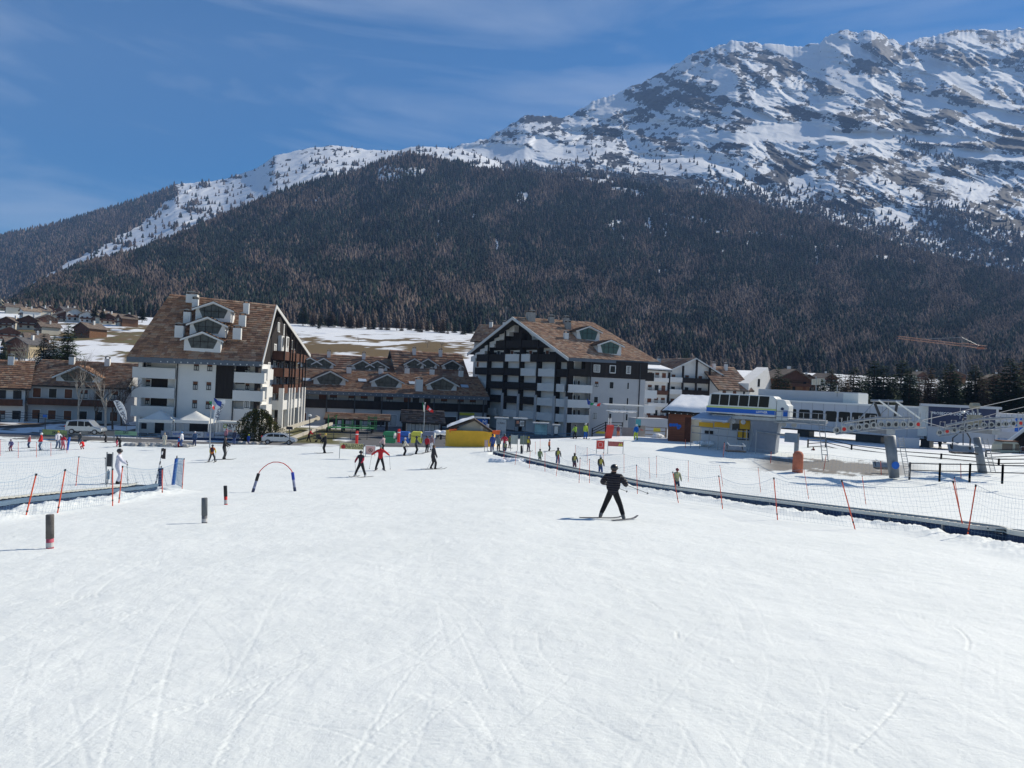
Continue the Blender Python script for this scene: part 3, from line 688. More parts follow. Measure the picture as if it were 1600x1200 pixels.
def dormer(parent, c, u, wdt, hw, hr, dep, glasscol=None, tilesz=.5):
    """gabled dormer: c = middle of its front foot, u = direction along the eave"""
    i = Vector((-u.y, u.x, 0)); M = Matrix(((u.x, i.x, 0, c.x), (u.y, i.y, 0, c.y), (0, 0, 1, c.z), (0, 0, 0, 1)))
    a = wdt / 2; m = MB(M)
    m.prism([(-a, 0, -.4), (a, 0, -.4), (a, 0, hw), (0, 0, hw + hr), (-a, 0, hw)], (0, dep, 0))
    d = m.build('dormer', [WHITE], parent)
    m = MB(M); k = hr / a; b = a * .80; w2 = a * .60; base = .12
    m.prism([(-w2, -.04, base), (w2, -.04, base), (b, -.04, hw * .95), (b * .97, -.04, hw + hr - b * k - .12), (0, -.04, hw + hr - .22), (-b * .97, -.04, hw + hr - b * k - .12), (-b, -.04, hw * .95)], (0, .05, 0))
    m.build('window', [glasscol or mat('dormer_glass', (.075, .08, .075), .15, var=.5, scale=1.5, spec=.25)], d)
    m = MB(M)
    for q in (-.5, -.12, .3):
        m.box((q * a - .035, -.075, base), (q * a + .035, -.042, hw + hr - abs(q) * a * k - .3))
    m.box((-b * .86, -.075, hw * .78), (b * .86, -.042, hw * .78 + .07))
    m.build('glazing_bar', [DARKW], d)
    m = MB(M); ov = .45
    for s in (-1, 1):
        m.k = 0; m.prism([(0, -ov, hw + hr + .18), (s * (a + ov), -ov, hw + hr + .18 - k * (a + ov)), (s * (a + ov), -ov, hw + hr - k * (a + ov)), (0, -ov, hw + hr)], (0, dep + ov - .2, 0))
    m.build('dormer_roof', [DARKM], d)
    m = MB(M)
    for s in (-1, 1):
        m.prism([(0, -ov - .06, hw + hr + .14), (s * (a + ov), -ov - .06, hw + hr + .14 - k * (a + ov)), (s * (a + ov), -ov - .06, hw + hr - .12 - k * (a + ov)), (0, -ov - .06, hw + hr - .12)], (0, .055, 0))
    m.build('barge_board', [FRAME], d)
    for s in (-1, 1):
        tiles('roof_tiles', d, M @ Vector((s * (a + ov), -ov, hw + hr + .2 - k * (a + ov))), M @ Vector((s * (a + ov), dep - .3, hw + hr + .2 - k * (a + ov))), M @ Vector((0, dep - .3, hw + hr + .2)), M @ Vector((0, -ov, hw + hr + .2)), tilesz, tilesz)
    return d
def chimney(parent, c, wx, h_, mt=None, u=Vector((1, 0, 0))):
    i = Vector((-u.y, u.x, 0)); M = Matrix(((u.x, i.x, 0, c.x), (u.y, i.y, 0, c.y), (0, 0, 1, c.z), (0, 0, 0, 1)))
    m = MB(M); a = wx / 2
    m.k = 0; m.box((-a, -a * .8, -1.2), (a, a * .8, h_))
    m.k = 1
    for s in (-1, 1): m.box((s * a * .8 - .05, -a * .6, h_), (s * a * .8 + .05, a * .6, h_ + .28))
    m.k = 2; m.prism([(-a * 1.15, -a, h_ + .28), (a * 1.15, -a, h_ + .28), (0, -a, h_ + .5)], (0, 2 * a, 0))
    return m.build('chimney', [mt or WHITE, DARKM, CONC], parent)

# ---------------------------------------------------------------- block 1: the large chalet block on the left
def block_left():
    c0, c1, c2 = P(210, 600, 101.5), P(407, 600, 104.5), P(466, 600, 132)
    c3 = c0 + (c2 - c1)
    F = Frame(c0, c1); Lf = F.L; zb = -9.9
    t = root('apartment_building', 'large chalet apartment block with steep brown stone roof and three stacked dormers', 'building', (c0.x, c0.y, zb))
    u = lambda px, py=600: F.hit(px, py)[0]
    u1, u2 = u(273), u(364)
    m = MB()
    loc = lambda q: F.M.inverted() @ Vector((q.x, q.y, 0))
    k2, k3 = loc(c2), loc(c3)
    m.M = F.M
    m.prism([(0.2, 1.7, zb), (Lf - .15, 1.7, zb), (k2.x - .6, k2.y, zb), (k3.x + .6, k3.y, zb)], (0, 0, 11.2))
    m.box((u1, .3, zb), (u2, 1.72, 1.35)); m.box((.35, .32, zb), (u1 + .01, 1.71, -6.9)); m.box((u2 - .01, .33, zb), (Lf, 1.71, -5.45))
    m.box((u1 - 1.35, 1.45, -9), (u1 + .02, 1.715, 1.4))
    m.build('wall', [WHITE], t)
    # timber lining at the back of the loggias and the tall dark panel
    m = MB(F.M)
    m.box((.3, 1.655, -2.78), (u1 - .01, 1.69, -1.5)); m.build('timber_cladding', [DARKW], t); m = MB(F.M); m.box((.3, 1.655, -5.5), (u1 - .01, 1.69, -4.2)); m.build('timber_cladding', [DARKW], t); m = MB(F.M); m.box((.25, .5, -.1), (1.0, 1.66, 1.3)); m.build('timber_cladding', [DARKW], t)
    m = MB(F.M); a = F.rect(337, 568, 365, 623, .3); m.box((a[0], .25, a[1]), (a[2], .296, 1.3))
    m.build('timber_cladding', [DARKW], t); m = MB(F.M); m.box((a[2] - .01, 1.60, -1.8), (a[2] + 1.6, 1.695, 1.3)); m.build('timber_cladding', [DARKW], t); m = MB(F.M); m.box((a[2] - .01, 1.60, -4.4), (Lf - .3, 1.69, -2.7))
    m.build('timber_cladding', [DARKW], t)
    for (zt, ua, ub) in ((.05, -.35, u1), (-2.78, -.35, u1), (-5.5, -.35, u1), (-.05, u2 + .1, Lf + .5), (-2.72, u2, Lf + .4)):
        m = MB(F.M); m.box((ua, 0, zt - 1.55), (ub, .14, zt)); m.box((ua, .14, zt - 1.55), (ua + .14, 1.6, zt)); m.box((ua + .14, .14, zt - 1.5), (ub, 1.72, zt - 1.3))
        if ub > u2 + 1: m.box((ub - .14, .14, zt - 1.55), (ub, 2.6, zt))
        m.build('balcony', [WHITE], t)
    for (x0, y0, x1, y1, k, of) in ((303, 567, 311, 579, 'half', .3), (324, 568, 332, 580, 'half', .3), (301.5, 596, 309, 609, 'half', .3), (322.5, 597, 330, 609.5, 'half', .3), (300.5, 625, 308, 638, 'half', .3), (321.5, 627, 329.5, 639, 'half', .3),
                                    (229, 563.5, 236.5, 572, 'half', 1.65), (228, 593, 235, 603, 'half', 1.64), (227, 622, 234, 632, 'half', 1.64), (384, 570.5, 391, 579, 'half', 1.65), (383.5, 599, 390, 609, 'half', 1.59), (382, 627, 389, 637.5, 'lit', .33)):
        window(F, x0, y0, x1, y1, t, k, of)
    for px in (275.5, 364.5):
        uu = u(px); m = MB(F.M); m.tube([(uu, .2, 1.2), (uu, .2, -9.3)], .09, 6); m.build('downspout', [DARKM], t)
    # ground floor openings
    for (x0, y0, x1, y1) in ((242, 660, 256, 677), (221, 661, 229, 670), (296, 662, 325, 676)):
        a = F.rect(x0, y0, x1, y1, .3); m = MB(F.M); m.box((a[0], .26, a[1]), (a[2], .31, a[3])); m.build('entrance', [GLASS], t)
    # roof
    e0, e1, r1, r0 = P(198, 557, 100), P(409, 565, 103.6), P(431, 476.5, 117), P(266, 459.5, 108)
    f1, f0 = P(484, 554, 135), P(330, 545, 126)
    m = MB(); slab(m, e0, e1, r1, r0, .3); slab(m, f1, f0, r0, r1, .3)
    rf = m.build('roof', [DARKM], t)
    tiles('roof_tiles', rf, e0, e1, r1, r0, .62, .46); tiles('roof_tiles', rf, f1, f0, r0, r1, .9, .7)
    m = MB(); dn = Vector((0, 0, -.75)); fw = F.i * -.06
    m.prism([e0 + fw, e1 + fw, e1 + fw + dn, e0 + fw + dn], F.i * .12); m.build('fascia', [FASCIA], rf)
    m = MB(F.M)
    for k in range(20):
        uu = .2 + (Lf - .2) * k / 19; zz = e0.z + (e1.z - e0.z) * k / 19; m.box((uu - .06, -1.35, zz - .62), (uu + .06, 1.7, zz - .45))
    m.build('rafter', [FRAME], rf)
    m = MB()
    for a, b in ((e1, r1), (r1, f1)):
        o_ = (c1 - c0).normalized() * .05; m.prism([a + o_, b + o_, b + o_ + Vector((0, 0, -.55)), a + o_ + Vector((0, 0, -.55))], (c1 - c0).normalized() * .14)
    m.build('barge_board', [FRAME], rf)
    # gable end, facing right
    Gf = Frame(c1, c2); zt1, zt2 = 1.2, 2.9
    ap = Gf.hit(425, 500)[0]
    for fr_, nm in ((Gf, 'gable_wall'), (Frame(c0, c3), 'gable_wall')):
        m = MB(fr_.M); q = fr_ is Gf
        apu = (Gf.M.inverted() @ Vector((r1.x, r1.y, 0))).x if q else fr_.L * .45; zap = 9.3 if q else 9.0
        m.prism([(.1, .4 if q else -.4, zb), (fr_.L - .5, .4 if q else -.4, zb), (fr_.L - .5, .4 if q else -.4, zt2), (apu, .4 if q else -.4, zap), (.1, .4 if q else -.4, zt1 - .1)], (0, .5 if q else -.5, 0))
        m.build(nm, [DARKW if q else WHITE], t)
    top = lambda uu: zt1 + (9.5 - zt1) * uu / ap if uu < ap else zt2 + (9.5 - zt2) * (Gf.L - uu) / (Gf.L - ap)
    rows = [(3.6, 1.4), (.9, 1.4), (-1.75, 1.4), (-4.3, 1.5)]
    for r_, (zt, hh) in enumerate(rows):
        ends = (Gf.L * .30, Gf.L * (.98 - .04 * r_)); mt = WHITE if r_ == 3 else BROWNW
        n_ = 3
        for k in range(n_):
            a = ends[0] + (ends[1] - ends[0]) * k / n_; b = ends[0] + (ends[1] - ends[0]) * (k + 1) / n_ - .12
            m = MB(Gf.M); m.box((a, -1.35, zt - hh), (b, -1.2, zt)); m.box((a, -1.2, zt - hh), (b, .42, zt - hh + .15))
            m.box((a, -1.2, zt - hh + .15), (a + .1, .4, zt)); m.build('balcony', [mt], t)
            win(Gf, a + 1.0, zt - .9, a + 2.2, zt + .9, t, 'lit', .4, .25, 'window'); win(Gf, a + 3.6, zt - .9, a + 4.6, zt + .9, t, 'half', .4, .1, 'window')
            m = MB(Gf.M); m.box((a + 5.2, .34, zt - 1.2), (b - .3, .396, zt + .9)); m.build('wall_panel', [WHITE if (k + r_) % 3 else BROWNW], t)
    for (q, mt, z0, z1) in ((.42, WHITE, 3.6, 6.2), (.54, WHITE, 3.7, 6.3), (.66, BROWNW, 3.8, 6.0)):
        m = MB(Gf.M); uu = Gf.L * q; m.box((uu, -.2, z0), (uu + 2.2, .39, z1)); m.build('wall_panel', [mt], t); win(Gf, uu + .7, z1 - 1.6, uu + 1.6, z1 - .2, t, 'dark', -.2, .1)
    win(Gf, Gf.L * .40, 6.9, Gf.L * .44, 8.2, t, 'lit', .4, .15); win(Gf, Gf.L * .56, 6.4, Gf.L * .61, 8.2, t, 'lit', .4, .2)
    for q in (.30, .46, .53, .62, .76, .86, .95):
        uu = Gf.L * q; m = MB(Gf.M); m.k = 0; m.box((uu - .13, -1.55, -2.3), (uu + .13, -1.36, min(top(uu) - .5, 8))); m.k = 1
        m.box((uu - .3, -1.6, zb), (uu + .3, -.9, -2.3)); m.build('post', [DARKW, WHITE], t)
    # near side of the gable end: white stair strip
    for k in range(4):
        m = MB(Gf.M); zt = .6 - 2.7 * k; m.box((Gf.L * .07, -.5, zt - 1.6), (Gf.L * .2, .39, zt)); m.build('balcony', [WHITE], t)
        win(Gf, Gf.L * .21, zt - .6, Gf.L * .25, zt + .9, t, 'lit', .4, .2)
    # dormers and chimneys stand where the photograph shows them on the slope
    ud = Vector((e1 - e0).normalized()); ud.z = 0; ud.normalize()
    for (px, py, wd_, hw_, hr_) in ((316, 545.5, 5.0, 1.35, 1.05), (324, 522, 4.9, 1.35, 1.05), (333, 498, 5.0, 1.35, 1.05)):
        c = plane_hit(px, py, e0, e1, r0); dormer(rf, c, ud, wd_, hw_, hr_, 3.2)
    for (px, py, wd_, h_) in ((281, 515, 1.2, .55), (293, 493, 1.0, .5), (305.5, 473, .85, .5), (371, 518, 1.15, .5), (379, 498, .95, .5), (385, 478.5, .8, .45), (301, 461.5, 1.6, .1)):
        chimney(rf, plane_hit(px, py, e0, e1, r0), wd_, h_, u=ud)
    return F, t
B1F, B1 = block_left()

# ---------------------------------------------------------------- block 2: the big block in the middle
def block_mid():
    a0, a1, a2 = P(735, 600, 155.5), P(888, 600, 132.5), P(1008, 600, 138)
    Gf, Sf = Frame(a0, a1), Frame(a1, a2); zb = -9.9
    t = root('apartment_building', 'long dark timber and white balcony block with wide gable and two green glass dormers', 'building', (a1.x, a1.y, zb))
    A0, A1 = P(802, 495, 141.5), P(926, 503.5, 152); E1, E0 = P(1031, 566, 141), P(889, 559, 130.6); W0 = P(731, 552, 157); W1 = W0 + (A1 - A0)
    m = MB(); b3 = a0 + (a2 - a1)
    inn = lambda p, k: Vector((p.x, p.y, zb)) + (Vector((b3.x + a1.x, b3.y + a1.y, 0)) / 2 - Vector((p.x, p.y, 0))).normalized() * k
    m.prism([inn(a0, 2.2), inn(a1, 2.4), inn(a2, 1.2), inn(b3, 1)], (0, 0, 15)); 
    m.M = Gf.M; apu = Gf.hit(802, 540)[0]
    m.prism([(.8, 1.4, zb), (Gf.L - .3, 1.4, zb), (Gf.L - .3, 1.4, 5.3), (apu, 1.4, 13.0), (.8, 1.4, 6)], (0, .4, 0))
    m.build('wall', [WHITE], t)
    # right part of the long side is flush and white with its shade painted in as grey, timber above
    m = MB(Sf.M); us = Sf.hit(922, 600)[0]; m.box((us, 0, zb), (Sf.L, 1.6, 2.3)); m.build('wall', [GREYW], t)
    m = MB(Sf.M); ut = Sf.hit(913, 600)[0]; m.box((ut, -.1, 2.0), (Sf.L + .4, 1.6, 5.3)); m.build('timber_cladding', [DARKW], t); m = MB(Sf.M); m.box((0, -.12, 2.0), (ut, .05, 3.4)); m.build('timber_cladding', [DARKW], t)
    m = MB(Gf.M)
    m.prism([(apu - 9.2, 1.3, 7.0), (apu + 7.8, 1.3, 7.0), (apu, 1.3, 12.7)], (0, .09, 0)); m.build('timber_cladding', [DARKW], t); m = MB(Gf.M); m.box((1.5, 1.33, 4.7), (Gf.L - 2, 1.39, 6.6)); m.build('timber_cladding', [DARKW], t)
    # roof
    m = MB(); slab(m, E0, E1, A1, A0, .3); slab(m, W0, W1, A1, A0, .3); rf = m.build('roof', [DARKM], t)
    tn = (1.35, 1.4, 1.45)
    tiles('roof_tiles', rf, E0, E1, A1, A0, .55, .42, tn); tiles('roof_tiles', rf, W0, W1, A1, A0, .9, .7, tn)
    m = MB()
    for a, b in ((E0, A0), (W0, A0)):
        o_ = -Gf.i * .25; m.prism([a + o_, b + o_, b + o_ + Vector((0, 0, -.6)), a + o_ + Vector((0, 0, -.6))], Gf.i * .2)
    m.build('barge_board', [FRAME], rf)
    m = MB(); o_ = -Sf.i * .1; m.prism([E0 + o_, E1 + o_, E1 + o_ + Vector((0, 0, -.6)), E0 + o_ + Vector((0, 0, -.6))], Sf.i * .15); m.build('fascia', [FASCIA], rf)
    m = MB(Gf.M)
    for k in range(9):
        q = k / 9; m.prism([(apu - (apu + .4) * (1 - q) , .1, 12.6 - 6.9 * (1 - q) - .1), (apu - (apu + .4) * (1 - q) + 1.6, .1, 12.6 - 6.9 * (1 - q) + .2), (apu - (apu + .4) * (1 - q) + 1.6, .1, 12.6 - 6.9 * (1 - q) - 1.2), (apu - (apu + .4) * (1 - q), .1, 12.6 - 6.9 * (1 - q) - 1.2)], (0, 1.25, 0))
    m.build('soffit', [FRAME], rf)
    # gable balconies: (left px, right px, dark?) per storey
    Z = [8.9, 6.1, 3.25, .42, -2.4, -5.25]
    rows = [[(775, 862, 1)], [(745, 787, 1), (788.5, 811, 0), (813.5, 828, 0), (829, 888, 1)], [(742, 811, 1), (812.5, 837, 0), (841, 867, 0), (870, 888, 1)],
            [(738, 760, 0), (762, 810, 1), (810, 837.5, 1), (839.5, 866, 0), (869, 882, 0)], [(752, 760, 0), (762, 784, 1), (785.5, 808, 1), (810, 836, 1), (838.5, 865, 0), (868.5, 888, 0)],
            [(752, 760, 0), (762, 775, 0), (786, 807, 0), (810, 834.5, 0), (838, 863.5, 0), (868, 888, 0)]]
    for zt, rw in zip(Z, rows):
        for (x0, x1, dk) in rw:
            yy = 600 + ROLL * ((x0 + x1) / 2 - 800) - zt * FPX / 142
            ua, ub = Gf.hit(x0, yy)[0], Gf.hit(x1, yy)[0]
            m = MB(Gf.M); m.box((ua, 0, zt - 1.5), (ub, .13, zt)); m.box((ua, .13, zt - 1.5), (ub, 1.42, zt - 1.28))
            if not dk: m.box((ua + (ub - ua) * .62, -.06, zt - .35), (ua + (ub - ua) * .85, -.002, zt + .06)) if ub - ua > 2 else None
            m.build('balcony', [DARKW if dk else WHITE], t)
    # recessed doors and windows behind the balconies
    posts = [761, 786.5, 811.5, 838.5, 867.5, 886.5]
    for r_, zt in enumerate(Z):
        xs = [745, 768, 780, 793, 801, 818, 830, 845, 856, 873, 882] if r_ else [778, 792, 818, 835, 848]
        for q, px in enumerate(xs):
            yy = 600 + ROLL * (px - 800) - (zt + .4) * FPX / 142; uu = Gf.hit(px, yy, 1.4)[0]
            if uu < 1.2 or uu > Gf.L - 1: continue
            kk = random.choice(['dark', 'dark', 'shut', 'lit', 'half'])
            win(Gf, uu - .45, zt - 1.2, uu + .45, zt + .75, t, kk, 1.3 if r_ < 2 else 1.4, .1, 'window' if q % 3 else 'balcony_door')
    for px in posts:
        yy = 600; uu = Gf.hit(px, yy)[0]; zt = 13.0 - abs(uu - apu) * .42 - 1.0
        m = MB(Gf.M); m.k = 0; m.box((uu - .16, -.16, -1.9), (uu + .16, -.01, zt)); m.k = 1; m.box((uu - .3, -.25, zb), (uu + .3, -.01, -1.9)); m.k = 0; m.box((uu - .12, .14, -9.5), (uu + .12, 1.41, zt - .6))
        m.build('post', [DARKW, GREYW], t)
    # long side: balconies, windows
    for (zt, x0, x1) in ((.42, 884, 924), (-2.4, 880, 921), (-5.2, 872, 921)):
        ua, ub = Sf.hit(x0, 620)[0], Sf.hit(x1, 620)[0]; ua = max(ua, -.1)
        m = MB(Sf.M); m.box((ua, -.35, zt - 1.5), (ub, -.2, zt)); m.box((ua, -.2, zt - 1.5), (ub, 1.6, zt - 1.3)); m.build('balcony', [WHITE], t)
        for px in (897, 904): window(Sf, px - 1.8, 600 + ROLL * (px - 800) - (zt + .8) * 8.2, px + 1.8, 600 + ROLL * (px - 800) - (zt - .6) * 8.2, t, 'dark', 1.35, .1)
    for (x0, y0, x1, y1, k) in ((928.5, 571, 936.5, 580.5, 'lit'), (953.5, 572, 961, 582, 'dark'), (979.5, 573, 984.5, 583, 'lit')): window(Sf, x0, y0, x1, y1, t, k, -.1, .15)
    for (x0, y0, x1, y1, k) in ((929, 596, 935, 605, 'half'), (952.5, 597, 958.5, 607, 'dark'), (980, 598, 982.5, 608, 'dark'), (928, 620, 934, 629, 'dark'), (951.5, 621, 957.5, 631, 'dark'), (979, 622, 981.5, 632, 'dark'), (926, 645, 932.5, 655, 'lit'), (950.5, 646, 955, 655, 'dark'), (977.5, 647, 980.5, 657, 'dark')):
        window(Sf, x0, y0, x1, y1, t, k, 0, .06)
    for px in (921, 998): uu = Sf.hit(px, 620)[0]; m = MB(Sf.M); m.tube([(uu, -.13, 5), (uu, -.13, zb + .3)], .1, 6); m.build('downspout', [DARKM], t)
    # balconies poking out past the right-hand corner
    for zt, dk, x0, x1 in ((3.4, 1, 1008, 1022), (.0, 0, 1003, 1027.5), (-2.9, 0, 1002, 1026)):
        ua, ub = Sf.hit(x0, 620)[0], Sf.hit(x1, 620)[0]; m = MB(Sf.M); m.box((ua, .3, zt - 1.6), (ub, 2.6, zt)); m.build('balcony', [DARKW if dk else WHITE], t)
    ud = Sf.u; GG = mat('green_glass', (.03, .07, .06), .1, var=.2, spec=.6)
    for (px, py) in ((919, 531.5), (952.5, 553.5)): dormer(rf, plane_hit(px, py, E0, E1, A0), ud, 5.0, 1.7, .95, 4.5, GG)
    for (px, py, w_, h_, mt) in ((829, 500, 1.6, 1.5, CONC), (861, 503, 1.1, 1.0, CONC), (884, 505, 1.1, 1.1, CONC), (887, 513, 1.1, 1.2, CONC), (884, 529, .9, 1.1, WHITE)):
        chimney(rf, plane_hit(px, py, E0, E1, A0), w_, h_, mt, ud)
    m = MB(); p = P(790, 499, 143); m.tube([p, p + Vector((0, 0, 2.6))], .04, 5); m.tube([p + Vector((-.5, 0, 2.3)), p + Vector((.5, 0, 2.3))], .03, 4); m.build('antenna', [STEEL], rf)
block_mid()

def small_house(name, label, group, A, B, depth, zb, ze, zr, ax='along', wallm=WHITE, cat='house', tsz=.9, wins=3, storeys=2, balc=True, tint=(1, 1, 1), snow=0):
    """gabled chalet on a facade frame; ax: ridge runs along the facade or across it"""
    F = Frame(A, B); Lf = F.L; t = root(name, label, cat, (F.A.x, F.A.y, zb), group)
    m = MB(F.M); m.box((0, 0, zb - 3), (Lf, depth, ze))
    if ax == 'along': prof = [(0, 0, ze), (0, depth, ze), (0, depth / 2, zr - .3)]; m.prism(prof, (Lf, 0, 0))
    else: m.prism([(0, 0, ze), (Lf, 0, ze), (Lf / 2, 0, zr - .3)], (0, depth, 0))
    m.build('wall', [wallm], t); o_ = .8
    m = MB(F.M); W = lambda *a: Vector(a)
    if ax == 'along':
        k = (zr - ze) / (depth / 2)
        q = [(W(-o_, -o_, ze - k * o_), W(Lf + o_, -o_, ze - k * o_), W(Lf + o_, depth / 2, zr), W(-o_, depth / 2, zr)), (W(Lf + o_, depth + o_, ze - k * o_), W(-o_, depth + o_, ze - k * o_), W(-o_, depth / 2, zr), W(Lf + o_, depth / 2, zr))]
    else:
        k = (zr - ze) / (Lf / 2)
        q = [(W(-o_, depth + o_, ze - k * o_), W(-o_, -o_, ze - k * o_), W(Lf / 2, -o_, zr), W(Lf / 2, depth + o_, zr)), (W(Lf + o_, -o_, ze - k * o_), W(Lf + o_, depth + o_, ze - k * o_), W(Lf / 2, depth + o_, zr), W(Lf / 2, -o_, zr))]
    for e in q: slab(m, *e, .25)
    rf = m.build('roof', [DARKM], t)
    for s_, e in enumerate(q):
        if snow and (s_ == 0 or snow > 1): m = MB(F.M); slab(m, *[x + Vector((0, 0, .32)) for x in e], .3); m.build('roof_snow', [ROOFSN], rf)
        else: tiles('roof_tiles', rf, *[F.M @ x for x in e], tsz, tsz, tint)
    if ax != 'along':
        m = MB(F.M)
        for e in (q[0][1], q[1][0]): m.prism([e + W(0, -.04, .05), W(Lf / 2, -o_ - .04, zr + .05), W(Lf / 2, -o_ - .04, zr - .35), e + W(0, -.04, -.35)], (0, .05, 0))
        m.build('barge_board', [FRAME], rf)
    hs = (ze - zb) / storeys
    for s_ in range(storeys):
        for k in range(wins):
            uu = Lf * (k + .5) / wins; z0 = zb + hs * s_ + hs * .3
            win(F, uu - .55, z0, uu + .55, z0 + hs * .42, t, random.choice(['shut', 'dark', 'half']), 0, .08)
        if balc and s_:
            m = MB(F.M); m.box((.2, -1.1, zb + hs * s_), (Lf - .2, -1, zb + hs * s_ + .95)); m.box((.2, -1, zb + hs * s_ - .1), (Lf - .2, .02, zb + hs * s_ + .05)); m.build('balcony', [BROWNW if s_ % 2 else WHITE], t)
    for k in range(2):
        chimney(rf, F.M @ Vector((Lf * (.3 + .4 * k), depth * .42 if ax == 'along' else depth * .5, zr - .9 - (.0 if ax == 'along' else abs(.2) * (zr - ze)))), .8, 1.5, u=F.u)
    return F, t, rf

# ---------------------------------------------------------------- the long low row between the two blocks
def row_building():
    A, B = P(446, 600, 132), P(762, 600, 146.5); F = Frame(A, B); zb = -9.9; Lf = F.L; ze = -2.85; zr = 1.2; dep = 15
    t = root('terrace_building', 'long low terrace with dark balcony band and three white gabled dormers on its stone roof', 'building', (A.x, A.y, zb))
    m = MB(F.M); m.box((0, 1.2, zb), (Lf, dep, ze)); m.box((0, .15, zb), (Lf, 1.21, -6.15)); m.prism([(0, 1.2, ze), (0, dep, ze), (0, 7.6, zr - .3)], (Lf, 0, 0)); m.build('wall', [GREYW], t)
    e0, e1, r1, r0 = [F.M @ Vector(v) for v in ((-.5, -.6, ze - .1), (Lf + .3, -.6, ze - .1), (Lf + .3, 7.6, zr), (-.5, 7.6, zr))]
    g1, g0 = [F.M @ Vector(v) for v in ((Lf + .3, dep + .6, ze - .1), (-.5, dep + .6, ze - .1))]
    m = MB(); slab(m, e0, e1, r1, r0, .3); slab(m, g1, g0, r0, r1, .3); rf = m.build('roof', [DARKM], t)
    tiles('roof_tiles', rf, e0, e1, r1, r0, .55, .38); tiles('roof_tiles', rf, g1, g0, r0, r1, 1.2, .9)
    m = MB(F.M); m.box((-.5, -.75, ze - .75), (Lf + .3, -.62, ze + .0)); m.build('fascia', [FASCIA], rf)
    m = MB(F.M)
    for k in range(38): m.box((k * Lf / 38, -.85, ze - .5), (k * Lf / 38 + .12, 1.2, ze - .36))
    m.build('rafter', [FRAME], rf)
    m = MB(F.M); m.box((0, -.15, -6.1), (Lf, -.02, -4.5)); m.box((0, -.02, -6.15), (Lf, 1.21, -5.95)); m.build('balcony', [DARKW], t)
    for k in range(8):
        m = MB(F.M); uu = Lf * (k + .45) / 7.6; m.box((uu - .12, -.3, zb), (uu + .12, -.16, ze - .6)); m.build('post', [DARKM], t)
    for px, k in ((477, 'lit'), (504, 'shut'), (521, 'half'), (550, 'half'), (569, 'half'), (590, 'dark'), (609, 'half'), (636.5, 'shut'), (650, 'dark'), (668, 'dark'), (694, 'half'), (720, 'half'), (739, 'half')):
        uu = F.hit(px, 620, 1.2)[0]; win(F, uu - .7, -4.9, uu + .7, -3.6, t, k, 1.2, .08)
    for px, w_, k in ((468, 1.2, 'shut'), (519, 1.1, 'dark'), (547, 1.2, 'lit'), (568, 1.2, 'lit'), (592, 1.2, 'dark'), (611, 1.1, 'lit'), (702, 1.5, 'dark'), (745, 1.6, 'dark')):
        uu = F.hit(px, 650, .15)[0]; win(F, uu - w_, -9.2, uu + w_, -7.2, t, k, .15, .12)
    for (px, py, wd_) in ((515, 601.5, 6.0), (604, 605.5, 6.0), (690.5, 610, 6.2)): dormer(rf, plane_hit(px, py, e0, e1, r0), F.u, wd_, 1.1, 1.5, 5.0, None, .6)
    for (px, py, w_, h_) in ((545, 583, .9, 1.2), (595, 585, .9, 1.2), (654, 610, 1.4, 2.2), (720, 588, .9, 1.2), (636, 582, .9, .9), (675, 584, .9, .9)): chimney(rf, plane_hit(px, py, e0, e1, r0), w_, h_, u=F.u)
    for px, py in ((480, 596), (566, 597), (645, 601), (726, 606)):
        c = plane_hit(px, py, e0, e1, r0); M = Matrix.Translation(c) @ Matrix(((F.u.x, F.i.x, 0, 0), (F.u.y, F.i.y, 0, 0), (0, 0, 1, 0), (0, 0, 0, 1)))
        m = MB(M); m.prism([(-.8, -.3, .05), (.8, -.3, .05), (.8, .5, .55), (-.8, .5, .55)], (0, -.05, .12)); m.build('skylight', [mat('skylight_glass', (.35, .42, .5), .1, spec=.8)], rf)
    # shop sign in yellow near the right end
    m = MB(F.M); a = F.rect(718, 645, 741, 649, -.3); m.box((a[0], -.42, a[1]), (a[2], -.31, a[3])); m.build('sign_board', [mat('yellow_sign', (.55, .5, .05), .6)], t)
row_building()
def rear_row(name, label, A, B, zb, ze, zr, dep, dm, ax='along'):
    F, t, rf = small_house(name, label, None, A, B, dep, zb, ze, zr, 'along', GREYW, 'building', 1.0, 4, 2, False)
    k = (zr - ze) / (dep / 2); e0 = F.M @ Vector((-.8, -.8, ze - k * .8)); e1 = F.M @ Vector((F.L + .8, -.8, ze - k * .8)); r0 = F.M @ Vector((-.8, dep / 2, zr))
    for (px, py, wd_) in dm: dormer(rf, plane_hit(px, py, e0, e1, r0), F.u, wd_, 1.0, 1.3, 4, None, .7)
rear_row('terrace_building', 'rear terrace roof with two pairs of small gables, behind the low terrace on the left', P(470, 600, 162), P(612, 600, 168), -9, .6, 5.2, 16, [(484, 574.5, 4.6), (505, 575.5, 4.6), (566, 578.5, 4.8), (589, 579.5, 4.8)])
rear_row('terrace_building', 'rear terrace roof with three small gables, just left of the middle block', P(622, 600, 166), P(728, 600, 172), -9, 1.2, 7.0, 15, [(647, 576, 4.6), (668, 576, 4.6), (706, 578, 4.8)])

# wing whose brown roof shows behind the left shoulder of the middle block
small_house('apartment_building', 'roof wing with a tall square chimney behind the left eave of the middle block', None, P(738, 600, 168), P(792, 600, 166), 12, -9, 10.2, 14.2, 'along', GREYW, 'building', .7, 3, 5, False, (1.3, 1.3, 1.3))
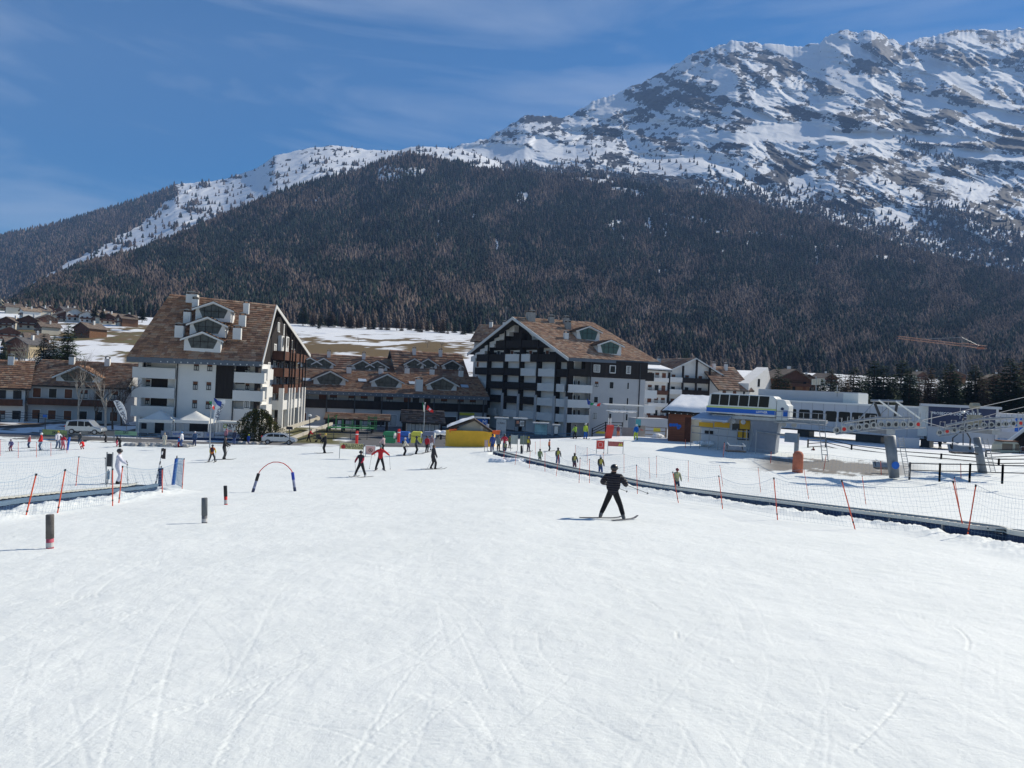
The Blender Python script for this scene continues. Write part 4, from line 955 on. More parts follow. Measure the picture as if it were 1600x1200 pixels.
# hotel-like blocks on the right, behind the lift hut
def gable_block(label, pa, pb, dep, zb, ze, zr, rows_, bays, snow=0):
    F, t, rf = small_house('apartment_building', label, None, pa, pb, dep, zb, ze, zr, 'across', WHITE, 'building', 1.0, bays, rows_, False, (1.2, 1.2, 1.2), snow)
    hs = (ze - zb) / rows_
    for s_ in range(1, rows_ + 1):
        for k in range(bays):
            m = MB(F.M); ua, ub = F.L * k / bays + .2, F.L * (k + 1) / bays - .2; m.box((ua, -1.3, zb + hs * s_ - 2.75 + 0), (ub, -1.15, zb + hs * s_ - 1.5)); m.box((ua, -1.15, zb + hs * s_ - 2.75), (ub, .02, zb + hs * s_ - 2.6))
            m.build('balcony', [DARKW if (s_ + (k == 0) + (s_ == rows_)) % 2 == 0 else WHITE], t)
    m = MB(F.M)
    for k in range(bays + 1): uu = F.L * k / bays; m.box((uu - .18, -1.35, zb), (uu + .18, -.9, ze + (zr - ze) * (1 - abs(uu / F.L * 2 - 1)) - .4))
    m.build('post', [DARKW], t)
gable_block('four storey gabled hotel with dark balconies behind the snow topped lift hut', P(1041, 600, 176), P(1124, 600, 182), 22, -10, 5.0, 8.6, 5, 4)
small_house('apartment_building', 'white block with one steep stone roof and a tall blank gable right of the hotel', None, P(1124, 600, 176), P(1172, 600, 180), 14, -10, 1.5, 7.0, 'along', WHITE, 'building', .9, 3, 4, False, (1.2, 1.2, 1.2))
fw = Frame(P(1168, 600, 178), P(1205, 600, 196)); m = MB(fw.M); zq = [fw.hit(x, y) for x, y in ((1168, 640), (1205, 642), (1206, 604), (1200, 574), (1170, 599))]
m.prism([(a, 0, b) for a, b in zq], (0, 3, 0))
tg_ = m.build('gable_wall', [WHITE], None); m = MB(fw.M); a = fw.rect(1184, 592, 1187, 604, 0); m.box((a[0], -.1, a[1]), (a[2], -.02, a[3])); m.build('slit_window', [GLASS], tg_)
tag(tg_, 'tall white wedge shaped gable end beside the steep stone roof', 'wall')
small_house('apartment_building', 'white and grey balcony block squeezed between the middle block and the hotel', None, P(1010, 600, 172), P(1042, 600, 174), 14, -10, 5.2, 6.6, 'along', WHITE, 'building', 1.0, 3, 5, True, (1, 1, 1), 1)
# chalets at the left edge
small_house('chalet', 'pale chalet with broad brown stone roof cut by the left edge', None, P(-60, 600, 108), P(40, 600, 112), 10, -10, -3.6, .2, 'along', WHITE, 'house', .5, 4, 2, True)
def chalet2():
    F, t, rf = small_house('chalet', 'white chalet with brown stone roof and wide glazed dormer behind the bare birches', None, P(46, 600, 113), P(192, 600, 116), 13, -10, -3.1, .6, 'along', GREYW, 'house', .5, 6, 2, True)  # white walls in the grey render, so their shade is painted in
    k = 3.7 / 6.5; e0 = F.M @ Vector((-.8, -.8, -3.1 - k * .8)); e1 = F.M @ Vector((F.L, -.8, -3.1 - k * .8)); r0 = F.M @ Vector((-.8, 6.5, .6))
    dormer(rf, plane_hit(122, 597, e0, e1, r0), F.u, 6.4, .8, 1.7, 6.0, None, .5)
chalet2()
# ================================================================ LIFTS, FENCES AND STREET THINGS
ORANGE = mat('orange_plastic', (.75, .10, .035), .45, var=.08)
PINK = mat('faded_red_plastic', (.75, .16, .10), .5, var=.1)
BLACK = mat('black_plastic', (.018, .018, .02), .5, var=.2)
BLUE = mat('blue_fabric', (.02, .11, .42), .7, var=.12)
NAVY = mat('navy_print', (.035, .045, .095), .6, var=.1)
NETM = mat('net_cord', (.20, .33, .46), .7, var=.1)
BELT = mat('rubber_belt', (.05, .055, .06), .7, var=.25, scale=5)
RAILW = mat('pale_rail', (.62, .62, .56), .45, var=.06)
SIDEB = mat('dark_blue_side', (.015, .04, .10), .7, var=.3, scale=2)
YEL = mat('yellow_pad', (.72, .40, .025), .55, var=.1, scale=1.5, bump=.4, bscale=2)
RED = mat('red_fabric', (.62, .03, .025), .6, var=.1)
GREEN = mat('green_metal', (.05, .20, .07), .6, var=.15)
WPAINT = mat('white_gloss', (.72, .72, .68), .35, var=.04)
LEITB = mat('blue_stripe', (.01, .12, .50), .4, var=.05)
LIME = mat('pale_green_stripe', (.55, .62, .22), .4, var=.05)
GREYP = mat('grey_panel', (.50, .51, .53), .5, var=.05, scale=.4)
CARGL = mat('tinted_glass', (.012, .015, .018), .12, spec=.12, var=.1)

def FF(x0, x1, d0, d1=None): return Frame(P(x0, 600, d0), P(x1, 600, d1 or d0))
def text(s, M, size, m, parent, name='lettering', bold=0.0, ext=.01):
    """raised lettering; M maps x right, y up, z out of the surface"""
    c = bpy.data.curves.new(name, 'FONT'); c.body = s; c.size = size; c.extrude = ext; c.offset = bold; c.align_x = 'CENTER'; c.align_y = 'CENTER'; c.resolution_u = 2
    o = bpy.data.objects.new(name, c); COL.objects.link(o)
    me = bpy.data.meshes.new_from_object(o.evaluated_get(bpy.context.evaluated_depsgraph_get()))
    bpy.data.objects.remove(o); me.transform(M); me.materials.clear(); me.materials.append(m)
    for p in me.polygons: p.material_index = 0
    o = bpy.data.objects.new(name, me); COL.objects.link(o)
    if parent is not None: o.parent = parent; o.matrix_parent_inverse = parent.matrix_world.inverted()
    return o
def textM(fr, u, z, off):
    """orientation for lettering on a Frame, facing the viewer"""
    return fr.M @ Matrix(((1, 0, 0, u), (0, 0, -1, off), (0, 1, 0, z), (0, 0, 0, 1)))

# ---------------------------------------------------------------- net poles: (bottom x, y, top x, y, black cap?)
def net_pole(bx, by, tx, ty, label, group, m=ORANGE, r=.017, d=None, cat='net pole'):
    g = G(bx, by) if d is None else P(bx, by, d); top = P(tx, ty, g.y)
    t = root('net_pole', label, cat, g, group)
    v = top - g; q = MB(); q.tube([g - v.normalized() * .15, g + v * .5, top - v * .045], r, 7); q.build('shaft', [m], t)
    q = MB(); q.tube([top - v * .045, top], r * 1.5, 7); q.build('cap', [BLACK], t)
    q = MB(); q.tube([g + v * .13, g + v * .16], r * 1.45, 7); q.build('clip', [BLACK], t)
    return g, top
near_r = [((1508, 838), (1489, 751), 'left leg of the crossed pair of orange net poles at the right'), ((1511, 842), (1525, 757), 'right leg of the crossed pair of orange net poles at the right'),
          ((1336, 827), (1315, 750), 'orange net pole leaning left, next in line before the crossed pair'), ((1215, 813), (1209, 746), 'orange net pole beside the conveyor, third from the crossed pair'),
          ((1129, 795), (1123, 743), 'orange net pole to the right of the child in the yellow vest'), ((1060, 786), (1051, 737), 'orange net pole right in front of the child in the yellow vest'),
          ((996, 772), (994.5, 726), 'orange net pole just right of the near skier in black'), ((921, 755), (921, 717), 'net pole just left of the near skier, nearer of two'),
          ((904.7, 755), (906.5, 715), 'net pole left of the near skier, farther of two'), ((869, 744), (873, 710), 'orange net pole by the boy in the navy jacket on the conveyor'),
          ((851.5, 737.5), (851.5, 706), 'orange net pole right of the child in green on the conveyor'), ((827, 732), (828.6, 704), 'orange net pole left of the child in green on the conveyor'),
          ((804.7, 726.5), (807, 705), 'short looking net pole, second from the low end of the conveyor'), ((787, 722), (788, 702), 'short looking net pole at the low end of the conveyor')]
back_r = [((1500, 799), (1491, 745), 'orange net pole behind the conveyor, by the crossed pair'), ((1353, 788), (1347, 743), 'thin orange net pole behind the conveyor, first left of the crossed pair'),
          ((1263.5, 780), (1256, 732.6), 'thin orange net pole behind the conveyor, second left of the crossed pair'), ((1188.6, 769.5), (1184.5, 730), 'thin orange net pole behind the conveyor, third left of the crossed pair'),
          ((1129.6, 760), (1124.5, 726.5), 'thin orange net pole behind the conveyor, fourth left of the crossed pair'), ((1075.5, 752.7), (1075.5, 719.5), 'thin net pole just right behind the child in the yellow vest'),
          ((1026, 746), (1026, 712), 'thin upright net pole right of the near skier, behind the conveyor'), ((1015.6, 747.6), (1013.8, 714.6), 'thin dark topped net pole right of the near skier'),
          ((975, 739), (975, 709), 'thin net pole directly above the near skier in black'), ((942.6, 727), (942.6, 707), 'thin net pole behind the child in the white helmet'),
          ((917.5, 726.5), (917.5, 699), 'tall thin net pole on the snow above the conveyor'), ((899, 710), (899, 695), 'thin net pole farthest up, left of the red square sign'),
          ((844, 701), (844, 685), 'thin net pole left of the child in the orange vest'), ((836.5, 710), (836.5, 690), 'thin net pole by the grey notice boards')]
near_l = [((39.8, 808.8), (56.8, 740), 'orange net pole leaning right, nearest at the left edge'), ((89.6, 803), (102, 733), 'orange net pole leaning right, second from the left edge'),
          ((176, 790), (176, 732), 'upright orange net pole in front of the person in white'), ((185.6, 786.6), (191.6, 728), 'leaning orange net pole in front of the person in white')]
back_l = [((118.5, 759), (123.4, 713), 'orange net pole behind the left conveyor'), ((284.6, 763.8), (287.8, 716), 'orange net pole right of the blue padded post')]
tn_l = [((28.5, 715.5), (28.5, 690), 'thin red net pole second from the left edge'), ((57, 714.7), (57, 691), 'thin red net pole before the instructor in red'), ((79.5, 712.5), (79.5, 691), 'thin red net pole right of the instructor in red'),
        ((104.5, 708), (104.5, 688), 'thin red net pole left of the blue pole'), ((1, 712), (1, 686), 'thin red net pole at the left edge')]
fr_r = [((1130, 714), (1132, 691), 'pink net pole before the lift platform'), ((1071, 700), (1071, 686), 'short pink net pole near the brown hut'), ((1204, 724), (1205, 705), 'pink net pole at the foot of the lift leg'),
        ((1287, 735), (1291, 710), 'pink net pole on the bare earth right of the orange padded post'), ((1377, 742), (1376, 720), 'pink net pole left of the big lift pylon'), ((1501.6, 748), (1501, 724), 'pink net pole by the dark railing')]
def run(lst, grp, **k): return [net_pole(*a, *b, c, grp, **k) for a, b, c in lst]
NR = run(near_r, 'orange poles along the near side of the right conveyor'); BR = run(back_r, 'thin poles behind the right conveyor', r=.014)
NL = run(near_l, 'orange poles along the left conveyor'); BL = run(back_l, 'poles behind the left conveyor')
TL = run(tn_l, 'thin red poles around the beginners area', m=PINK); FR = run(fr_r, 'pink poles by the chairlift', m=PINK, r=.03)
def net(a, b, h0=.06, sag=.28, cell=.1, m=NETM, label=None, r=.0016, hgt=1.0, group=None):
    """knotted safety net slung between two poles given as (foot, top)"""
    (g0, t0), (g1, t1) = a, b; L_ = (g1 - g0).length; nu = max(4, int(L_ / cell)); nv = 9
    pt = {}
    for i in range(nu + 1):
        s_ = i / nu; bot = g0.lerp(g1, s_); bot = Vector((bot.x, bot.y, h(bot.x, bot.y) + h0)); top = t0.lerp(t1, s_)
        top = bot + (top - bot) * (hgt - sag * 4 * s_ * (1 - s_) * (.8 if L_ > 3 else .5))
        for j in range(nv + 1):
            q = bot.lerp(top, j / nv); w_ = .03 * math.sin(i * .9 + j) * math.sin(math.pi * j / nv); pt[i, j] = q + Vector((w_, w_, w_ * .6))
    q = MB()
    for j in range(nv + 1): q.tube([pt[i, j] for i in range(nu + 1)], r * (2.6 if j == nv else 1), 3, False)
    for i in range(nu + 1): q.tube([pt[i, j] for j in range(nv + 1)], r, 3, False)
    o = q.build('safety_net', [m], None); tag(o, label, 'net', group); return o
sr_ = sorted(NR[:1] + NR[2:], key=lambda a: -a[0].x)
OW = ['first','second','third','fourth','fifth','sixth','seventh','eighth','ninth','tenth','eleventh','twelfth','thirteenth','fourteenth']
NW = ['at the far right before the crossed poles', 'third', 'fourth', 'fifth', 'sixth', 'seventh', 'eighth', 'ninth', 'tenth', 'eleventh', 'twelfth', 'thirteenth', 'fourteenth']
for i in range(len(sr_) - 1): net(sr_[i], sr_[i + 1], label=OW[i] + ' blue net span left of the crossed poles, near side of the conveyor', group='near nets of the right conveyor', r=.0019 if i < 5 else .0024, cell=.12 if i < 5 else .2)
off_r = (G(1700, 868), P(1690, 765, G(1700, 868).y)); net(NR[1], off_r, label='blue net leaving the frame right of the crossed poles', r=.0019)
sb = sorted(BR[:-2], key=lambda a: -a[0].x)
for i in range(len(sb) - 1): net(sb[i], sb[i + 1], label=OW[i] + ' pale net span left of the crossed poles, behind the conveyor', group='back nets of the right conveyor', r=.0017 if i < 4 else .0024, cell=.14 if i < 4 else .24, sag=.12)
net(BR[0], (G(1680, 818), P(1672, 752, G(1680, 818).y)), label='pale net leaving the frame at the right, behind the conveyor', r=.0019, cell=.14, sag=.1)
net(NL[0], NL[1], label='blue net between the two nearest poles at the left', r=.0019, cell=.11); net((G(-40, 818), P(-30, 748, G(-40, 818).y)), NL[0], label='blue net at the left edge of the frame', r=.0019, cell=.11)
GS = net_pole(167, 762, 164.4, 715, 'thin grey stake left of the dark board', None, m=STEEL)
net(NL[1], NL[2], label='blue net spanning from the second pole to the poles before the person in white', r=.0019, cell=.12); net(BL[0], GS, label='pale net behind the left conveyor, left of the dark board', r=.002, cell=.14, sag=.1); net((G(-30, 768), P(-26, 722, G(-30, 768).y)), BL[0], label='pale net behind the left conveyor at the left edge', r=.002, cell=.14, sag=.1)
net(NL[3], BL[1], label='blue net between the person in white and the blue padded post', r=.0025, cell=.15)
tl = sorted(TL, key=lambda a: a[0].x)
for i in range(4): net(tl[i], tl[i + 1], label=OW[i] + ' faint net span of the beginners area from the left edge', group='nets of the beginners area', r=.003, cell=.3, sag=.1)
frs = [FR[0], FR[2], FR[3], FR[4], FR[5]]
for i in range(4): net(frs[i], frs[i + 1], label=OW[i] + ' net span before the chairlift, counted from the brown hut', group='nets before the chairlift', r=.004, cell=.3, sag=.05)

# ---------------------------------------------------------------- conveyor lifts
def conveyor(name, pts, label, hgt, wid, side, extra):
    c = Vector(pts[0]); t = root(name, label, 'conveyor', c)
    P_ = []
    for a, b in zip(pts[:-1], pts[1:]):
        n_ = max(1, int((Vector(b) - Vector(a)).length / 1.0))
        for k in range(n_): q = Vector(a).lerp(Vector(b), k / n_); P_.append(Vector((q.x, q.y, h(q.x, q.y) - .05)))
    P_.append(Vector(pts[-1]))
    nrm = []
    for i in range(len(P_)):
        d_ = (P_[min(i + 1, len(P_) - 1)] - P_[max(i - 1, 0)]); n_ = Vector((-d_.y, d_.x, 0)).normalized()
        if n_.y < 0: n_ = -n_
        nrm.append(n_)          # points away from the viewer
    def strip(o0, z0, o1, z1, nm, m):
        q = MB(); vs = []; fs = []
        for i, p in enumerate(P_):
            a = p + nrm[i] * o0; b = p + nrm[i] * o1
            vs += [(a.x, a.y, p.z + z0), (b.x, b.y, p.z + z0), (b.x, b.y, p.z + z1), (a.x, a.y, p.z + z1)]
        for i in range(len(P_) - 1):
            o = i * 4
            for e in range(4): fs.append((o + e, o + (e + 1) % 4, o + 4 + (e + 1) % 4, o + 4 + e))
        fs += [(3, 2, 1, 0), tuple(range(len(P_) * 4 - 4, len(P_) * 4))]
        q.raw(vs, fs); return q.build(nm, [m], t)
    strip(-wid / 2, -.5, wid / 2, hgt - .10, 'frame', SIDEB); strip(-wid / 2 + .12, hgt - .12, wid / 2 - .12, hgt - .04, 'belt', BELT)
    strip(-wid / 2 - .03, hgt - .09, -wid / 2 + .10, hgt + .02, 'rail', RAILW); strip(wid / 2 - .10, hgt - .09, wid / 2 + .04, hgt + .03, 'rail', extra)
    q = MB()
    for i in range(0, len(P_), 2):
        a = P_[i] - nrm[i] * (wid / 2 + .03); q.cbox((a.x, a.y, a.z + hgt / 2 - .2), (.06, .06, hgt + .2))
    q.build('bracket', [STEEL], t)['kind'] = 'stuff'
    q = MB()
    for i in range(len(P_) - 1):
        for k in range(4):
            a = P_[i].lerp(P_[i + 1], k / 4); b0 = a - nrm[i] * (wid / 2 - .13); b1 = a + nrm[i] * (wid / 2 - .13); q.tube([b0 + Vector((0, 0, hgt - .035)), b1 + Vector((0, 0, hgt - .035))], .018, 3, False)
    q.build('belt_ribs', [BLACK], t)['kind'] = 'stuff'
    return t
conveyor('conveyor_lift', CARP_R, 'long conveyor lift with dark belt and pale rails running down the right side', .40, .8, 0, RAILW)
conveyor('conveyor_lift', CARP_L, 'short conveyor lift with cream near rail at the left edge', .34, .9, 0, mat('blue_grey_rail', (.12, .18, .25), .5))

# ---------------------------------------------------------------- piste furniture
def padded_post(px, py, top, w_, label, lean=0, sleeve=BLACK, low=RED, frac=.3, group='padded posts on the slope'):
    g = G(px, py); tp = P(px + lean, top, g.y); r = w_ / 2 / FPX * g.y; t = root('padded_post', label, 'post', g, group); v = tp - g
    q = MB(); q.tube([g + v * frac, g + v * .985, tp], [r, r, r * .92], 14); q.build('sleeve', [sleeve], t, True)
    q = MB(); q.tube([g - v * .05, g + v * frac], r * .93, 14); q.build('base', [low], t, True)
    q = MB(); q.tube([g + v * (frac * .15), g + v * (frac * .6)], r * .95, 14); q.build('band', [mat('scuffed_white', (.5, .48, .46), .7, var=.3, scale=8)], t)
    q = MB(); q.tube([tp, tp + v * .01], r * .6, 10); q.build('cap', [mat('grey_cap', (.3, .29, .28), .6)], t)
GREYFOAM = mat('grey_foam', (.12, .108, .10), .85, var=.25, scale=6, bump=.3)
padded_post(78, 857, 804, 11.5, 'thick grey brown padded post with a pink base, nearest at the left', 0, GREYFOAM, mat('pink_base', (.5, .10, .14), .7, var=.3, scale=8))
padded_post(319.5, 817, 778, 9, 'grey padded post standing alone below the arch', 0, mat('slate_foam', (.13, .14, .15), .85, var=.2), mat('slate_low', (.17, .17, .18), .8), .3)
padded_post(353, 789, 759, 5.5, 'slim black padded post with red lower half left of the arch', -1, BLACK, RED, .45)
def arch():
    a, b = G(395, 769), G(461, 768); t = root('slalom_arch', 'thin red hoop on two padded legs standing on the snow', 'arch', (a + b) / 2)
    d = (a.y + b.y) / 2
    legs = [(a, P(404, 740, a.y), BLACK), (b, P(457, 738, b.y), mat('royal_blue', (.02, .05, .35), .6))]
    for g, tp, m in legs:
        v = tp - g; lg = MB(); lg.tube([g - v * .04, g + v * .22], .062, 10); lg.build('leg_band', [NAVY], t)
        lg = MB(); lg.tube([g + v * .22, g + v * .62], .058, 10); lg.build('leg', [mat('printed_band', (.22, .24, .34), .7, var=.5, scale=7)], t)
        lg = MB(); lg.tube([g + v * .62, tp], .066, 10); lg.build('leg_sleeve', [m], t)
    pts = [P(x, y, d) for x, y in ((404, 740), (407, 735), (412, 730), (419, 725), (427, 722), (435, 722), (443, 724), (450, 729), (454.5, 734), (457, 738))]
    q = MB(); q.tube(pts, .02, 6); q.build('hoop', [RED], t)
arch()
def slope_panel(x0, y0, x1, y1, gy, label, m, writing=(), legm=STEEL, frm=None, cat='sign', name='piste_banner', d=None, legs=2, yb=None):
    g = G((x0 + x1) / 2, gy) if d is None else P((x0 + x1) / 2, gy, d)
    F = FF(x0, x1, g.y); t = root(name, label, cat, F.W(F.L / 2, 0, g.z)); u0, z0, u1, z1 = F.rect(x0, y0, x1, y1)
    q = MB(F.M); q.box((u0, 0, z0), (u1, .03, z1)); q.build('panel', [m], t)
    if legs:
        for uu in ((u0, u1) if legs == 2 else ((u0 + u1) / 2,)): q = MB(F.M); q.tube([(uu, .02, h(*F.W(uu, 0, 0)[:2]) - .1 if d is None else g.z), (uu, .02, z1 + .08)], .03, 6); q.build('leg', [legm], t)
    if frm:
        q = MB(F.M)
        for a in ((u0 - .05, z0 - .05, u1 + .05, z0), (u0 - .05, z1, u1 + .05, z1 + .05), (u0 - .05, z0, u0, z1), (u1, z0, u1 + .05, z1)): q.box((a[0], -.02, a[1]), (a[2], .05, a[3]))
        q.build('border', [frm], t)
    for (s_, px, py, sz, mm, *bb) in writing:
        uu, zz = F.hit(px, py); text(s_, textM(F, uu, zz, -.02), sz, mm, t, bold=bb[0] if bb else 0)
    return F, t, (u0, z0, u1, z1)
DKT = mat('dark_print', (.05, .04, .04), .7); REDT = mat('red_print', (.6, .06, .05), .7); WHT = mat('white_print', (.75, .75, .75), .6); TEALP = mat('teal_print', (.10, .38, .42), .6)
F_, t_, r_ = slope_panel(531, 693, 568, 702, 717, 'pale yellow banner with a round red mark and two lines of writing', mat('yellow_banner', (.72, .64, .30), .7, var=.08), [('RALLENTARE', 553, 696.2, .34, DKT), ('SLOW DOWN', 551, 700, .30, DKT)])
q = MB(F_.M); uu, zz = F_.hit(536.5, 698); q.tube([(uu, -.03, zz), (uu, 0, zz)], .2, 16); q.build('mark', [REDT], t_)
F_, t_, r_ = slope_panel(571.5, 697, 586, 709.5, 713, 'pink square notice with a black ringed skier symbol, right of the yellow banner', mat('pink_notice', (.70, .42, .38), .7, var=.05), frm=WHT)
q = MB(F_.M); uu, zz = F_.hit(579, 703.5)
q.tube([(uu + .17 * math.cos(a * .5236), -.02, zz + .17 * math.sin(a * .5236)) for a in range(13)], .02, 5); q.tube([(uu - .1, -.02, zz + .1), (uu + .1, -.02, zz - .1)], .02, 5); q.tube([(uu, -.02, zz - .06), (uu, -.02, zz + .08)], .035, 5); q.build('symbol', [DKT], t_)
F_, t_, r_ = slope_panel(932.5, 689, 944, 701, 709, 'bright red square sign with a pale inner border on the snow', mat('signal_red', (.78, .07, .05), .6), frm=mat('salmon', (.8, .3, .25), .6))
q = MB(F_.M); u0, z0, u1, z1 = r_; k = (u1 - u0) * .2
for a in ((u0 + k, z0 + k, u1 - k, z0 + k + .05), (u0 + k, z1 - k - .05, u1 - k, z1 - k), (u0 + k, z0 + k, u0 + k + .05, z1 - k), (u1 - k - .05, z0 + k, u1 - k, z1 - k)): q.box((a[0], -.02, a[1]), (a[2], -.001, a[3]))
q.build('inner_border', [mat('salmon2', (.85, .5, .45), .6)], t_)
F_, t_, r_ = slope_panel(950, 690, 974, 697.5, 709, 'long faded red banner with small yellow figures at its right end', mat('faded_red_banner', (.45, .14, .12), .7, var=.2, scale=3))
q = MB(F_.M)
for px in (968, 971): uu, zz = F_.hit(px, 694.5); q.prism([(uu - .13, -.02, zz - .15), (uu + .13, -.02, zz - .15), (uu, -.02, zz + .17)], (0, .015, 0))
q.build('figures', [mat('yellow_print', (.7, .6, .1), .6)], t_)
slope_panel(798.5, 680, 809, 694, 705, 'pale striped notice board at the low end of the conveyor', mat('pale_board', (.42, .44, .40), .7, var=.3, scale=4, stretch=(6, 1, .2)))
slope_panel(812.5, 681, 823.5, 694.5, 706, 'grey green notice board with a blue marker on top', mat('grey_green_board', (.17, .20, .16), .7, var=.1), legs=1)
slope_panel(757.5, 688, 762, 699, 706, 'small pale pink notice right of the yellow padding', mat('pale_pink', (.65, .45, .42), .7))
F_, t_, r_ = slope_panel(166.5, 709, 175.5, 729, 758, 'dark upright board on two stakes beside the person in white', mat('dark_board', (.035, .038, .045), .5, var=.3), legs=2)
slope_panel(166, 736, 171, 749, 757, 'small blue grey box below the dark board', mat('blue_grey_box', (.12, .2, .28), .6), legs=1, name='control_box', cat='box')
F_, t_, r_ = slope_panel(251.5, 701, 258.5, 717, 760, 'tilted dark board with white ends on a striped leaning pole', mat('brown_black', (.03, .02, .02), .6), legs=0)
for k in range(12):
    a = P(242 + 13 * k / 12, 762 - 62 * k / 12, G(248, 761).y); b = P(242 + 13 * (k + 1) / 12, 762 - 62 * (k + 1) / 12, G(248, 761).y); q = MB(); q.tube([a, b], .03, 6); q.build('pole', [BLACK if k % 2 else WHT], t_)
def padpole(bx, by, tx, ty, r, m, label, cat='post'):
    g = G(bx, by); tp = P(tx, ty, g.y); v = tp - g; t = root('padded_pole', label, cat, g); q = MB(); q.tube([g - v * .05, g + v * .02, g + v * .9], r, 10); q.build('pad', [m], t, True)
    q = MB(); q.tube([g + v * .9, tp], .025, 6); q.build('tip', [BLACK], t)
padpole(270.5, 757, 276.6, 712, .085, BLUE, 'bright blue padded pole leaning right at the end of the left net'); padpole(250, 761, 252, 728, .10, mat('navy_pad', (.02, .03, .10), .6), 'navy padded post behind the thin orange pole')
padpole(105, 703.5, 109, 681, .10, BLUE, 'blue pole among the skiers in red'); net_pole(253.5, 774, 253.5, 732, 'orange net pole standing in front of the navy padded post', None); padpole(815, 709, 815, 695, .12, BLACK, 'short black post with white tip by the grey boards')
net_pole(242, 768, 254, 762, 'orange pole lying low on the snow by the navy post', None)
# blue net folded round the blue pole
net((G(272, 757), P(277, 715, G(272, 757).y)), BL[1], label='dense light blue net beside the blue padded pole', cell=.07, r=.0025, sag=.02)

# padded hut
def padded_hut():
    g = G(740, 698); d = g.y; F = FF(700, 779, d - .5, d); t = root('lift_hut', 'small snow topped hut ringed with yellow padding and orange corner bins', 'hut', F.W(F.L / 2, 2, g.z))
    u0, z0, u1, z1 = F.rect(702, 674, 778, 698); zg = g.z - .2
    pts = []
    for k in range(25):
        a = math.pi * (1 + k / 24); pts.append((F.L / 2 + F.L / 2 * math.copysign(abs(math.cos(a)) ** .35, math.cos(a)), 2.2 + 2.2 * math.copysign(abs(math.sin(a)) ** .5, math.sin(a))))
    for k in range(24):
        (a, b), (c, e) = pts[k], pts[k + 1]
    for grp in ((0, 6), (6, 12), (12, 18), (18, 24)):
        q = MB(F.M)
        for k in range(*grp):
            (a, b), (c, e) = pts[k], pts[k + 1]; q.prism([(a, b, zg), (c, e, zg), (c, e, z1 - .05 * math.sin(k)), (a, b, z1 - .05 * math.sin(k - 1))], (0, .22, 0))
        q.build('padding', [YEL], t)
    q = MB(F.M); q.box((1.0, 1.2, zg), (F.L - .8, 4.4, z1 + .1)); ap = F.hit(745, 655)[1]
    q.prism([(.9, 1.1, z1), (F.L - .7, 1.1, z1), (F.L * .56, 1.1, ap - .25)], (0, .3, 0)); q.build('wall', [CREAM], t)
    m = MB(F.M); W = Vector; zr = ap; slab(m, W((.2, .5, z1 + .15)), W((.2, 5, z1 + .15)), W((F.L * .56, 5, zr)), W((F.L * .56, .5, zr)), .2); slab(m, W((F.L - .1, .5, z1 - .1)), W((F.L - .1, 5, z1 - .1)), W((F.L * .56, 5, zr)), W((F.L * .56, .5, zr)), .2); rf = m.build('roof', [mat('dark_roof', (.06, .045, .035), .8)], t)
    m = MB(F.M)
    vs = []; N = 12
    for i in range(N + 1):
        for j in range(7):
            a, b = i / N, j / 6; hh = .12 + .22 * (fbm(np.array([a * 3.]), np.array([b * 3.]))[0] + .5) * min(1, 6 * a, 6 * (1 - a) + .5, 6 * b + .2, 6 * (1 - b) + .2); x = .1 + (F.L * .56 - .1) * a; vs.append((x, .4 + 4.4 * b, z1 + .15 + (zr - z1 - .15) * a + hh))
    m.raw(vs, [(i * 7 + j, i * 7 + j + 1, (i + 1) * 7 + j + 1, (i + 1) * 7 + j) for i in range(N) for j in range(6)]); m.build('roof_snow', [ROOFSN], rf, True)
    for a, b in ((F.hit(708, 672)[0], .2), (F.hit(776, 674)[0], .1)):
        q = MB(F.M); q.prism([(a - .35, b, z1 - .25), (a + .35, b, z1 - .25), (a + .42, b, z1 + .2), (a - .45, b, z1 + .12)], (0, .5, 0)); q.build('bin', [mat('orange_bin', (.75, .13, .03), .6, var=.2)], t)
    for px in (754, 763): q = MB(F.M); uu = F.hit(px, 665)[0]; q.box((uu - .15, 1.02, z1), (uu + .15, 1.09, z1 + .8)); q.build('shutter', [WHITE], t)
padded_hut()

